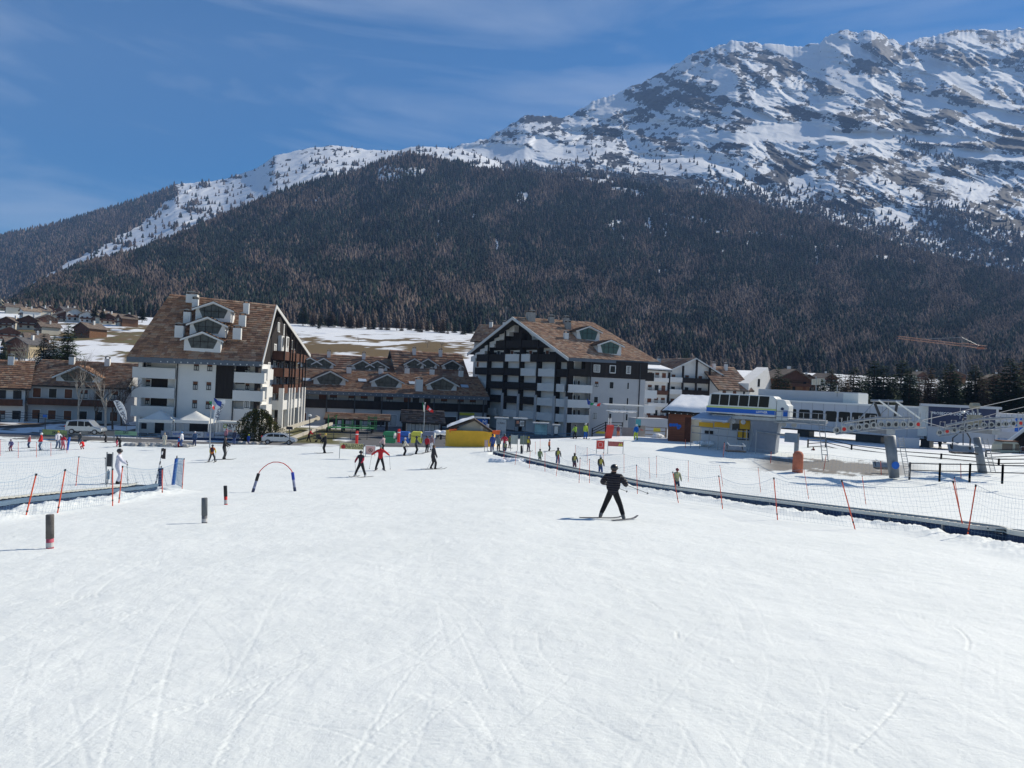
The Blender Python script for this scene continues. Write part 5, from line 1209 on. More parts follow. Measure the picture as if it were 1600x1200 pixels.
# ---------------------------------------------------------------- roadside
def cartmesh(px0, px1, py_top, d, label, van, col, z):
    F = FF(px0, px1, d, d + .6); L_ = F.L; t = root('parked_car', label, 'van' if van else 'car', F.W(L_ / 2, .9, z)); H_ = 1.75 if van else 1.45
    prof = [(0, .35), (0, .95), (.12 * L_ if not van else .04 * L_, H_ * .93), (.3 * L_, H_), (.55 * L_, H_), (.64 * L_, H_ * .97), (.80 * L_, .98), (.97 * L_, .80), (L_, .55), (L_, .35)]
    pc = mat('car_paint_%d' % int(col[0] * 1000), col, .25, .5, var=.03, spec=.6)
    q = MB(F.M); q.prism([(a, 0, z + b) for a, b in prof], (0, 1.75, 0)); b_ = q.build('body', [pc], t)
    md = b_.modifiers.new('bevel', 'BEVEL'); md.width = .12; md.segments = 3
    q = MB(F.M); a0, a1 = (.07, .66) if van else (.14, .68)
    q.prism([(a0 * L_, -.012, z + 1.0), (a1 * L_ + .1 * L_, -.012, z + 1.0), (a1 * L_ - .02 * L_, -.012, z + H_ * .9), (.3 * L_, -.012, z + H_ * .93), (a0 * L_ + .05 * L_, -.012, z + H_ * .88)], (0, 1.774, 0)); q.build('side_window', [CARGL], t)
    for k in (.34, .52): q = MB(F.M); q.box((k * L_, -.02, z + .98), (k * L_ + .07, 1.77, z + H_ * .93)); q.build('pillar', [pc], t)
    for k in (.19, .81):
        for s_ in (0, 1.55):
            q = MB(F.M); q.tube([(k * L_, s_ - .03, z + .32), (k * L_, s_ + .2, z + .32)], .33, 16); w_ = q.build('wheel', [BLACK], t); q = MB(F.M); q.tube([(k * L_, s_ - .045, z + .32), (k * L_, s_ + .0, z + .32)], .2, 12); q.build('rim', [STEEL], w_)
    q = MB(F.M); q.cbox((L_ * .97, .25, z + .72), (.14, .35, .14)); q.build('headlight', [mat('lamp_glass', (.6, .6, .6), .1, spec=.8)], t)
    q = MB(F.M); q.cbox((.0, .2, z + .95), (.1, .25, .25)); q.build('tail_light', [RED], t)
    q = MB(F.M); q.cbox((.66 * L_, -.14, z + 1.02), (.2, .2, .14)); q.build('mirror', [pc], t)
cartmesh(412, 466, 679, 91, 'silver hatchback on the road in front of the bush', False, (.42, .46, .50), h(-31, 91) + .25)
cartmesh(104, 162, 674, 88, 'silver people carrier behind the skiers in red', True, (.40, .43, .46), h(-55, 88) + .75)
def banner_fence():
    F = FF(255, 404, 94, 97); z0, z1 = F.hit(330, 684)[1], F.hit(330, 675)[1]; t = root('banner_fence', 'long low fence hung with pale printed advertising banners before the white tents', 'fence', F.W(0, 0, z0))
    for k in range(9):
        a, b = F.L * k / 9, F.L * (k + 1) / 9 - .08; q = MB(F.M); q.box((a, 0, z0), (b, .04, z1)); q.build('banner', [[mat('grey_banner', (.30, .33, .38), .7, var=.1), mat('pale_banner', (.45, .47, .50), .7, var=.1)][k % 2]], t)
        text(['SCI', 'NEVE', 'Lungo', 'OK', 'SCI', 'Cunetti', '', 'Pellissier', ''][k] or 'ski', textM(F, (a + b) / 2, (z0 + z1) / 2, -.03), .42, [NAVY, LEITB, DKT][k % 3], t)
        q = MB(F.M); q.tube([(a, .06, z0 - 1.4), (a, .06, z1 + .15)], .04, 6); q.build('post', [DARKM], t)
    q = MB(F.M); q.box((0, .02, z0 - 1.0), (F.L, .06, z0 - .02)); q.build('lower_screen', [SIDEB], t)
banner_fence()
def mesh_fence(x0, x1, ytop, ybot, d0, d1, label, colour, gap=2.2):
    F = FF(x0, x1, d0, d1); t = root('mesh_fence', label, 'fence', F.W(0, 0, F.hit(x0, ybot)[1])); n_ = max(2, int(F.L / gap))
    zt = F.hit((x0 + x1) / 2, ytop)[1]; zb_ = F.hit((x0 + x1) / 2, ybot)[1]
    q = MB(F.M)
    for k in range(n_ * 14): q.box((F.L * k / n_ / 14 - .012, 0, zb_), (F.L * k / n_ / 14 + .012, .02, zt))
    for k in range(4): zz = zb_ + (zt - zb_) * k / 3; q.box((0, -.015, zz - .03), (F.L, .035, zz + .03))
    q.build('mesh', [colour], t)
    for k in range(n_ + 1): q = MB(F.M); q.box((F.L * k / n_ - .04, -.05, zb_ - .3), (F.L * k / n_ + .04, -.02, zt + .08)); q.build('post', [colour], t)
mesh_fence(66, 254, 676, 688, 92, 93.5, 'blue mesh fence along the road behind the beginners area', mat('blue_fence', (.05, .13, .24), .5, var=.1))
mesh_fence(-40, 66, 678, 692, 91, 92, 'blue mesh fence at the left edge behind the beginners', mat('blue_fence', (0, 0, 0)))
mesh_fence(498, 700, 673, 684, 96, 103, 'dark railing along the road in front of the terrace', DARKM)
mesh_fence(772, 900, 676, 690, 104, 108, 'low blue mesh fence below the balconies of the middle block', mat('blue_fence', (0, 0, 0)))
slope_panel(216 - 0, 673, 247 - 33, 673.1, 680, 'x', WHT) if False else None
for (x0, x1, c, lb) in ((66, 105, (.45, .50, .18), 'green yellow printed banner at the left of the road fence'), (105, 178, (.42, .40, .36), 'grey beige printed banner on the road fence above the van'), (179, 214, (.30, .50, .30), 'green printed banner left of the white block')):
    slope_panel(x0, 671.5 + (x0 - 66) * .02, x1, 680, 688, lb, mat('banner_%d' % x0, c, .7, var=.3, scale=.8, stretch=(.4, 1, 2)), [('SKI', (x0 + x1) / 2, 676, .5, NAVY)], d=91.5)
def tent(x0, x1, yroof, yeave, yg, d, label):
    F = FF(x0, x1, d, d + .5); t = root('party_tent', label, 'tent', F.W(F.L / 2, 2, F.hit(x0, yg)[1]), 'white tents before the left block'); ze = F.hit(x0 + 30, yeave)[1]; za = F.hit((x0 + x1) / 2, yroof)[1]; zg = F.hit(x0 + 30, yg)[1] - 1; D_ = F.L * .75
    N = 12; vs = []; fs = []
    for i in range(N + 1):
        for j in range(N + 1):
            a, b = i / N * 2 - 1, j / N * 2 - 1; r = max(abs(a), abs(b)); vs.append((F.L / 2 * (1 + a), D_ / 2 * (1 + b), ze + .35 + (za - ze - .35) * (1 - r) ** 1.35))
    fs = [(i * (N + 1) + j, (i + 1) * (N + 1) + j, (i + 1) * (N + 1) + j + 1, i * (N + 1) + j + 1) for i in range(N) for j in range(N)]
    q = MB(F.M); q.raw(vs, fs); q.build('canopy', [WPAINT], t, True)
    q = MB(F.M)
    for a, b in (((0, 0), (F.L, 0)), ((F.L, 0), (F.L, D_)), ((F.L, D_), (0, D_)), ((0, D_), (0, 0))):
        q.raw([(a[0], a[1], ze - .05), (b[0], b[1], ze - .05), (b[0], b[1], ze + .36), (a[0], a[1], ze + .36)], [(0, 1, 2, 3)])
    q.build('valance', [WPAINT], t)
    for a, b in ((.05, .05), (F.L - .05, .05), (F.L - .05, D_ - .05), (.05, D_ - .05)): q = MB(F.M); q.box((a - .04, b - .04, zg), (a + .04, b + .04, ze)); q.build('leg', [WPAINT], t)
tent(219, 272, 641, 660, 684, 97, 'white peaked party tent on the left, before the large chalet block'); tent(275, 329, 643, 661, 684, 97.5, 'white peaked party tent on the right, behind the flagpole')
F = FF(341, 378, 99); z0, z1 = F.hit(360, 684)[1], F.hit(360, 659)[1]; t = root('kiosk', 'white framed ticket kiosk with a large sign on its front', 'kiosk', F.W(F.L / 2, 1, z0))
q = MB(F.M)
for a in (.0, F.L * .12, F.L * .85, F.L - .12): q.box((a, 0, z0 - 1), (a + .12, .15, z1))
q.box((-.05, -.05, z1 - .2), (F.L + .05, 2.2, z1 + .02)); q.build('frame', [WPAINT], t)
q = MB(F.M); q.box((.1, 2.0, z0 - 1), (F.L - .1, 2.15, z1 - .2)); q.build('rear_panel', [GREYW], t)
q = MB(F.M); a = F.rect(349, 663, 368, 674, -.1); q.box((a[0], -.12, a[1]), (a[2], -.06, a[3])); q.build('sign_board', [WPAINT], t)
uu, zz = F.hit(352.5, 666); q = MB(F.M); q.tube([(uu + .22 * math.cos(k * .5236), -.15, zz + .22 * math.sin(k * .5236)) for k in range(13)], .06, 5); q.build('ring', [mat('olive_ring', (.35, .42, .05), .5)], t)
uu, zz = F.hit(361, 665.5); text('NLY', textM(F, uu, zz, -.14), .62, DKT, t, bold=.02); uu, zz = F.hit(360, 669.5); text('SKI', textM(F, uu, zz, -.14), .34, DKT, t); uu, zz = F.hit(358.5, 673.2); text('RENT', textM(F, uu, zz, -.14), .36, REDT, t)
def flag(fr_pts, cols, parent, name='flag', thick=.01):
    """cloth through four pixel corners with waves; cols = vertical stripes"""
    (a, b, c, d_, dist) = fr_pts; N = 12; nv = 6
    A, B, C_, D_ = (P(*p, dist) for p in (a, b, c, d_)); q = MB(); vs = []
    for i in range(N + 1):
        for j in range(nv + 1):
            s_, v = i / N, j / nv; p = (A * (1 - s_) + B * s_) * (1 - v) + (D_ * (1 - s_) + C_ * s_) * v; p = p + Vector((0, .16 * math.sin(s_ * 7 + v * 2) * s_, .03 * math.sin(s_ * 9))); vs.append(p)
    for i in range(N):
        q.k = min(len(cols) - 1, i * len(cols) // N); o = i * (nv + 1)
        q.raw([vs[o + j] for j in range(nv + 1)] + [vs[o + nv + 1 + j] for j in range(nv + 1)], [(j, nv + 1 + j, nv + 2 + j, j + 1) for j in range(nv)])
    o = q.build(name, cols, parent, True); return o
FG = mat('flag_green', (.02, .28, .10), .7); FW = mat('flag_white', (.72, .72, .72), .7); FR_ = mat('flag_red', (.62, .03, .03), .7); FB = mat('flag_blue', (.02, .05, .25), .7)
def flagpole(bx, by, tx, ty, d, label):
    z = P(bx, by, d); tp = P(tx, ty, d); t = root('flagpole', label, 'flagpole', z); q = MB(); q.tube([z - Vector((0, 0, 1)), tp], [.07, .05], 8); q.build('pole', [STEEL], t); q = MB(); q.ball(tp, .12); q.build('finial', [STEEL], t); return t
t = flagpole(328, 700, 329.5, 634, 72, 'grey flagpole before the left block with hanging tricolour and blue flags'); flag(((327, 624), (328, 631), (335, 640), (331, 634), 72), [FG], t); flag(((328.5, 630), (334, 641), (335, 637), (330, 626), 72), [FG, FW, FR_], t); flag(((334, 622), (346, 628), (344, 637), (335, 627), 72), [FB], t)
t = flagpole(661.5, 684, 664, 630, 88, 'grey flagpole with tricolour and red flags before the terrace'); flag(((660, 628), (663, 634), (663, 645), (661, 640), 88), [FG, FW], t); f2 = flag(((668, 633), (677, 642), (677, 646), (666, 640), 88), [FR_], t)
q = MB(); c = P(671.5, 639.5, 87.8); q.cbox(c, (.36, .02, .1)); q.cbox(c + Vector((0, -.012, 0)), (.1, .02, .36)); q.build('cross', [FW], f2)
t = flagpole(919.5, 684, 921, 641, 96, 'thin dark flagpole before the middle block with tricolour flag blowing right'); flag(((928, 631), (939, 630), (937, 635.5), (927, 633), 96), [FW, FR_], t); flag(((923, 629), (928, 630), (927, 633), (922, 633), 96), [FG], t); flag(((917, 623), (923, 628), (922, 633), (918, 632), 96), [FB], t)
def feather(pts, bx, by, d, label, s_):
    t = root('feather_flag', label, 'flag', P(bx, by, d)); q = MB(); q.prism([P(x, y, d) for x, y in pts], (0, .03, 0)); f = q.build('cloth', [FW], t); n_ = len(pts) // 2
    q = MB(); q.tube([P(bx, by + 8, d)] + [P(x, y, d + .05) for x, y in pts[n_ - 1:]] if 0 else [P(bx, by + 8, d), P(bx, by, d)], .03, 5); q.build('pole', [DARKM], t)
    a, b = s_[1], s_[2]; e = P(*b, d - .06) - P(*a, d - .06); L_ = e.length; e.normalize(); nrm = Vector((0, -1, 0)); up = nrm.cross(e); c = (P(*a, d - .06) + P(*b, d - .06)) / 2
    text(s_[0], Matrix(((e.x, up.x, nrm.x, c.x), (e.y, up.y, nrm.y, c.y), (e.z, up.z, nrm.z, c.z), (0, 0, 0, 1))), s_[3], NAVY, t)
feather([(177, 627), (182, 625.3), (188, 627), (193, 633), (197, 643), (198, 655), (196, 662), (190, 652), (183, 640)], 197.5, 664, 88, 'white feather flag with small dark lettering left of the large block', ('VALLE SPORT', (184, 632), (195, 655), .62))
feather([(337, 634), (344, 625), (351, 624), (352, 629), (346, 641), (339, 653), (333, 664), (334, 650)], 332.5, 668, 90, 'white feather flag right of the flagpole', ('SPORT', (347, 630), (337, 655), .7))
# recycling bins
def igloo(px, w_, m, label, d):
    F = FF(px - w_ / 2, px + w_ / 2, d); z0, z1 = F.hit(px, 686)[1], F.hit(px, 675)[1]; t = root('recycling_bin', label, 'bin', F.W(F.L / 2, .6, z0), 'recycling bins in a row'); L_ = F.L
    prof = [(.0, z0 - .5), (L_, z0 - .5), (L_, z0 + (z1 - z0) * .7), (L_ * .95, z1 - .04), (L_ * .88, z1), (L_ * .1, z1), (L_ * .04, z1 - .08), (0, z0 + (z1 - z0) * .7)]
    q = MB(F.M); q.prism([(a, 0, b) for a, b in prof], (0, 1.1, 0)); q.build('shell', [m], t); q = MB(F.M); q.box((L_ * .03, -.03, z0 + (z1 - z0) * .35), (L_ * .97, -.003, z0 + (z1 - z0) * .42)); q.build('seam', [BLACK], t)
    q = MB(F.M); q.box((L_ * .94, -.04, z0 + .1), (L_ * 1.02, 1.0, z1 - .15)); q.build('end_cap', [WPAINT], t)
for px, w_, m, lb in ((611, 18, mat('bin_green', (.03, .20, .09), .6, var=.08), 'green recycling bin, first in the row of four'), (634.5, 17, mat('bin_blue', (.02, .11, .42), .6), 'bright blue recycling bin beside the red column'), (654, 16, mat('bin_yellow', (.55, .55, .08), .6), 'yellow recycling bin at the foot of the flagpole'), (673.5, 18, mat('bin_grey', (.16, .19, .28), .6), 'grey blue recycling bin, last in the row of four')): igloo(px, w_, m, lb, 84)
for px, py, lb in ((557.5, 682, 'short red marker column by the dark railing'), (623, 679, 'red marker column between the green and blue bins')):
    q = MB(); a = P(px, py + 4, 83); q.tube([a - Vector((0, 0, .6)), a + Vector((0, 0, .9)), a + Vector((0, 0, .95))], [.16, .16, .1], 10); t = root('marker_post', lb, 'post', a); q.build('column', [RED], t); q = MB(); q.tube([a + Vector((0, 0, .5)), a + Vector((0, 0, .62))], .165, 10); q.build('band', [WHT], t)
# billboards by the middle block
for (x0, x1, y0, y1, m, wr, lb) in ((775, 791, 655, 684, mat('poster_white', (.50, .52, .52), .6), [('L\'Alto', 783, 661, .45, DKT), ('J', 783, 676, .9, DKT)], 'tall white poster panel with small grey writing'), (804.5, 821, 656, 667, mat('poster_dark', (.07, .07, .08), .6), [('Ag', 812, 661, .5, WHT)], 'dark poster stand with two small framed pictures'),
                                    (835, 855, 663, 679, mat('poster_landscape', (.22, .38, .40), .6, var=.5, scale=.6), [], 'poster panel with a green and blue landscape'), (745, 762, 655, 664, BLUE, [('M', 757, 660, .9, WHT)], 'blue panel with a large white letter behind the padded hut'), (866, 872, 666, 678, WPAINT, [], 'narrow white panel right of the landscape poster')):
    F_, t_, r_ = slope_panel(x0, y0, x1, y1, 690, lb, m, wr, d=110, legs=2, legm=DARKM, cat='billboard', name='billboard'); q = MB(F_.M); q.box((r_[0] - .3, -.2, r_[3] + .1), (r_[2] + .3, .5, r_[3] + .3)); q.build('canopy', [WHITE], t_)
slope_panel(807, 657.5, 811, 662, 670, 'small orange and white picture on the dark poster stand', mat('poster_orange', (.6, .25, .15), .6, var=.4, scale=2), d=109.7, legs=0, cat='poster', name='poster'); slope_panel(812.5, 657.5, 819, 666, 670, 'small framed black and white picture on the dark poster stand', WPAINT, [('@', 816, 661.5, .6, DKT)], d=109.7, legs=0, cat='poster', name='poster')
# gantry, red pad, timber ramp and boards right of the middle
def gantry():
    d = 98; F = FF(951, 1001, d); t = root('gantry', 'open steel canopy frame with snow on its lower shelf before the middle block', 'canopy', F.W(0, 0, F.hit(955, 685)[1])); z = lambda y: F.hit(975, y)[1]
    for a in (.2, F.L * .52, F.L - .3): q = MB(F.M); q.box((a - .07, 0, z(688)), (a + .07, .14, z(634))); q.build('post', [STEEL], t)
    q = MB(F.M); q.box((-.5, -.5, z(634)), (F.L + .5, 2.4, z(632.3))); q.build('roof', [WPAINT], t)
    q = MB(F.M); q.box((0, -.1, z(643.5)), (F.L * .94, 1.8, z(642.4))); q.build('shelf', [STEEL], t)
    q = MB(F.M)
    for k in range(24): q.box((F.L * k / 24, .05, z(642.4)), (F.L * k / 24 + .03, .09, z(634)))
    q.build('grille', [STEEL], t)
    q = MB(F.M)
    for k in range(22):
        a = F.L * (.03 + .88 * k / 22); q.ball((a, .5, z(642.2)), (.35, .8, random.uniform(.12, .3)), 8, 5)
    q.build('snow', [ROOFSN], t, True)
gantry()
slope_panel(958.5, 652, 960, 668, 670, 'x', STEEL) if False else None
def red_pad():
    g = G(957, 685); F = FF(951, 962, g.y); z0 = g.z; z1 = F.hit(957, 664.5)[1]; t = root('padded_block', 'big bright red padded block at the foot of the canopy frame', 'padding', F.W(F.L / 2, .5, z0)); q = MB(F.M); q.prism([(-.1, 0, z0 - .1), (F.L * .75, 0, z0 - .1), (F.L * 1.05, 0, z0 + (z1 - z0) * .8), (F.L, 0, z1), (.1, 0, z1)], (0, .8, 0)); q.build('pad', [mat('red_pad', (.72, .07, .05), .55, var=.15, scale=2, bump=.3)], t)
    for a in (.3, .62): q = MB(F.M); q.tube([(F.L * a, .4, z1), (F.L * a, .4, z1 + .85)], .07, 8); q.build('pipe', [WPAINT], t)
red_pad()
for (x0, x1, y0, y1, m, lb) in ((972, 990, 668, 683, mat('taupe', (.26, .23, .22), .7, var=.1), 'taupe panel behind the snow left of the person in blue'), (997, 1008, 665, 685, mat('taupe2', (.30, .28, .25), .7, var=.15), 'tall beige panel with faint red writing right of the person in blue'), (993, 1001.5, 655, 668, TEALP, 'small turquoise sign above the person in the blue jacket')):
    slope_panel(x0, y0, x1, y1, 690, lb, m, [('Pila', (x0 + x1) / 2, (y0 + y1) / 2 - 3, .3, REDT)] if x0 == 997 else (), d=92, legs=2)
def timber_rail(path, hts, n_, label, m, d, name='timber_railing', r=.07, posts=1):
    t = root(name, label, 'fence', P(path[0][0], path[0][1], d if not hasattr(d, '__len__') else d[0])); D_ = d if hasattr(d, '__len__') else [d] * len(path)
    pts = [P(x, y, dd) for (x, y), dd in zip(path, D_)]
    for k in range(n_):
        q = MB(); q.tube([p + Vector((0, 0, hts * (k + 1) / n_)) for p in pts], r * .7, 5); q.build('rail', [m], t)
    tot = sum((b - a).length for a, b in zip(pts[:-1], pts[1:]))
    for a, b in zip(pts[:-1], pts[1:]):
        k_ = max(1, int((b - a).length / posts))
        for i in range(k_ + 1):
            p = a.lerp(b, i / k_); q = MB(); q.box((p.x - r, p.y - r, p.z - .3), (p.x + r, p.y + r, p.z + hts + .08)); q.build('post', [m], t)
    return t
timber_rail([(925, 682), (946, 672), (972, 673)], 1.1, 3, 'dark timber stair railing with yellow boards left of the red block', DARKW, 100, posts=2.2)
slope_panel(931, 674, 945, 677.5, 680, 'yellow board behind the dark stair railing', mat('yellow_sign', (.55, .5, .05)), d=100.5, legs=0, cat='board', name='board'); slope_panel(1021, 669, 1032, 675, 680, 'yellow board behind the grey railing left of the brown hut', mat('yellow_sign', (.55, .5, .05)), d=98, legs=0, cat='board', name='board')
timber_rail([(1005, 684), (1040, 686)], 1.5, 3, 'weathered timber fence left of the brown hut', WOOD, 97, posts=1.6)
F = FF(998, 1046, 120, 122); q = MB(F.M); q.box((0, 0, -9.6), (F.L, 3, F.hit(1020, 654)[1])); tag(q.build('low_wall', [GREYW], None), 'low grey wall with pale coping behind the brown hut', 'wall'); 
# play frame, shelter roofs, pine
def shelter(x0, x1, yr, ye, d, label, posts, tint):
    F = FF(x0, x1, d, d + 1.5); t = root('shelter', label, 'shelter', F.W(F.L / 2, 1, h(F.A.x, d))); zr, ze = F.hit((x0 + x1) / 2, yr)[1], F.hit((x0 + x1) / 2, ye)[1]; zg = h(F.A.x, d)
    W = F.M; m = MB(W); V_ = Vector; a = [V_((0, 0, ze)), V_((F.L, 0, ze)), V_((F.L, 2.5, zr)), V_((0, 2.5, zr))]; b = [V_((F.L, 5, ze)), V_((0, 5, ze)), V_((0, 2.5, zr)), V_((F.L, 2.5, zr))]
    slab(m, *a, .2); slab(m, *b, .2); rf = m.build('roof', [DARKM], t); tiles('roof_tiles', rf, *[W @ p for p in a], .6, .45, tint); tiles('roof_tiles', rf, *[W @ p for p in b], .9, .7, tint)
    for k in range(posts):
        uu = .6 + (F.L - 1.2) * k / (posts - 1)
        for yy in (.5, 4.5): q = MB(W); q.box((uu - .15, yy - .15, zg), (uu + .15, yy + .15, ze)); q.build('post', [DARKW], t)
    return F, t, ze, zg
shelter(508, 612, 647, 656, 118, 'long open shelter with stone slab roof behind the green play frame', 5, (1, 1, .95)); 
F, t, ze, zg = shelter(630, 699, 642, 661, 112, 'small shop pavilion with grey slab roof and lit windows behind the bins', 2, (.35, .45, .6)); q = MB(F.M); q.box((1, .8, zg), (F.L - 1.2, 4.2, ze)); q.build('wall', [GREYW], t)
for k in range(3): win(F, 1.6 + k * 1.55, ze - 1.3, 2.9 + k * 1.55, ze - .2, t, 'lit', .8, .08)
def playframe():
    d = 106; F = FF(516, 592, d, d + 2); t = root('play_frame', 'green painted steel climbing frame beyond the road', 'climbing frame', F.W(F.L / 2, 0, h(F.A.x, d))); z = lambda y: F.hit(555, y)[1]
    for a in (0, .16, .3, .5, .68, .84, .98):
        for yy in (0, 2.5): q = MB(F.M); q.tube([(F.L * a, yy, z(673)), (F.L * a, yy, z(650 if a > .8 or a < .2 else 657))], .05, 6); q.build('post', [GREEN], t)
    for zz in (652, 658, 664, 669):
        q = MB(F.M); q.tube([(F.L * .8, 0, z(zz)), (F.L, 0, z(zz))], .05, 5); q.build('rail', [GREEN], t)
    q = MB(F.M); q.tube([(0, 0, z(657)), (F.L * .18, 0, z(649))], .05, 5); q.build('rail', [GREEN], t); q = MB(F.M); q.tube([(0, 0, z(671)), (F.L * .2, 0, z(664)), (F.L, 0, z(666))], .06, 5); q.build('rail', [GREEN], t)
    q = MB(F.M); q.box((0, 0, z(670)), (F.L * .96, 2.5, z(669))); q.build('platform', [GREEN], t)
playframe()
def street_sign(bx, by, ty, d, w_, label, m):
    a, b = P(bx, by, d), P(bx - .5, ty, d); t = root('street_sign', label, 'sign', a); q = MB(); q.tube([a - Vector((0, 0, .5)), b], .05, 6); q.build('pole', [DARKM], t); q = MB(); k = w_ / FPX * d; q.box((b.x - k / 2, b.y - .05, b.z - .35), (b.x + k / 2, b.y - .02, b.z)); q.build('panel', [m], t)
street_sign(453, 692, 666.5, 84, 10, 'dark double street sign seen from behind, right of the silver hatchback', BLACK); street_sign(71, 676, 648, 92, 6, 'blue road sign on a pole among the railings at the left', BLUE)
def streetlamp(bx, by, ty, d, label):
    a, b = P(bx, by, d), P(bx, ty, d); t = root('street_lamp', label, 'street lamp', a); q = MB(); q.tube([a - Vector((0, 0, .5)), b], .06, 6); q.build('pole', [DARKM], t); q = MB(); q.ball(b + Vector((0, 0, .15)), (.28, .28, .2)); q.build('lamp_head', [WPAINT], t)
streetlamp(484, 676, 651, 100, 'thin globe street lamp by the lane behind the person with the pushchair')
streetlamp(1505, 700, 646, 98, 'tall grey street lamp in front of the navy banner wall')

# kerbed lane edge and retaining walls near the left block
for pts, hh, lb in (([(412, 684, 98), (500, 656, 122), (496, 654, 123)], .5, 'pale concrete kerb wall climbing beside the lane'), ([(455, 688, 95), (520, 664, 113)], .4, 'second pale kerb wall on the right of the lane')):
    q = MB(); pp = [P(*p) for p in pts]
    for a, b in zip(pp[:-1], pp[1:]):
        n_ = Vector((-(b - a).y, (b - a).x, 0)).normalized() * .35; q.prism([a, b, b + Vector((0, 0, hh)), a + Vector((0, 0, hh))], n_)
    o = q.build('kerb_wall', [mat('pale_concrete', (.5, .46, .38), .85, var=.1)], None); tag(o, lb, 'wall')
timber_rail([(0, 655), (60, 657), (110, 664)], 1.0, 3, 'blue grey steel railing below the pale chalets', DARKM, 100, 'steel_railing', .05, 2.5)

# ---------------------------------------------------------------- chairlift
def lift_hut():
    d = 84; F = FF(1044, 1112, d + 1, d); z = lambda y, x=1075: F.hit(x, y)[1]; zg = -7.2; t = root('lift_hut', 'brown timber and cream lift hut under thick roof snow', 'hut', F.W(F.L / 2, 2, zg))
    q = MB(F.M); a, b = F.hit(1045, 660)[0], F.hit(1080, 660)[0]; q.box((a, 0, zg), (b, 4.5, z(648))); q.build('timber_wall', [mat('red_brown_boards', (.17, .062, .035), .8, var=.3, scale=2, stretch=(.2, .2, 5), bump=.3)], t)
    q = MB(F.M); q.box((b + .005, .4, zg), (F.L + 3.5, 4.5, z(650))); q.build('wall', [CREAM], t)
    q = MB(F.M); q.box((b * .72 + a * .28, -.02, zg), (b - .05, .01, z(652))); q.build('shaded_side', [mat('red_brown_shaded', (.07, .026, .018), .8, var=.3)], t)  # dark panel painted as the shaded side of the hut, receding right
    W = Vector; e = [W((-.6, -.9, z(644))), W((F.L + 1.2, -.9, z(646.5))), W((F.L + 1.2, 3, z(624))), W((1.2, 3, z(624)))]; m = MB(F.M); slab(m, *e, .22); slab(m, W((F.L + 1.2, 6.5, z(644))), W((-.6, 6.5, z(644))), e[3], e[2], .22); rf = m.build('roof', [DARKW], t)
    m = MB(F.M); vs = []; N = 22; K = 12
    for i in range(N + 1):
        for j in range(K + 1):
            s_, v = i / N, j / K; p = (e[0] * (1 - s_) + e[1] * s_) * (1 - v) + (e[3] * (1 - s_) + e[2] * s_) * v; edge = min(1, 9 * s_ + .15, 7 * v + .25, 9 * (1 - s_) + .2); hh = .55 * edge + .12 * fbm(np.array([s_ * 6.]), np.array([v * 4.]))[0]; vs.append(p + W((0, 0, max(hh, .06))))
    m.raw(vs, [(i * (K + 1) + j, (i + 1) * (K + 1) + j, (i + 1) * (K + 1) + j + 1, i * (K + 1) + j + 1) for i in range(N) for j in range(K)]); m.build('roof_snow', [ROOFSN], rf, True)
    for k in range(4): q = MB(F.M); uu, zz = F.hit(1048 + 4.6 * k, 664 + (k > 2) * 2); q.tube([(uu, -.03, zz), (uu, -.008, zz)], .22, 6); q.build('round_sign', [LEITB], t)
    q = MB(F.M); uu, zz = F.hit(1060, 668.5); q.tube([(uu, -.03, zz), (uu, -.008, zz)], .2, 6); q.build('round_sign', [LEITB], t)
    for k in range(8): q = MB(F.M); uu = .2 + k * .7; q.box((uu, -.85, z(647.2)), (uu + .12, .1, z(645.8))); q.build('rafter', [WPAINT], t)
lift_hut()
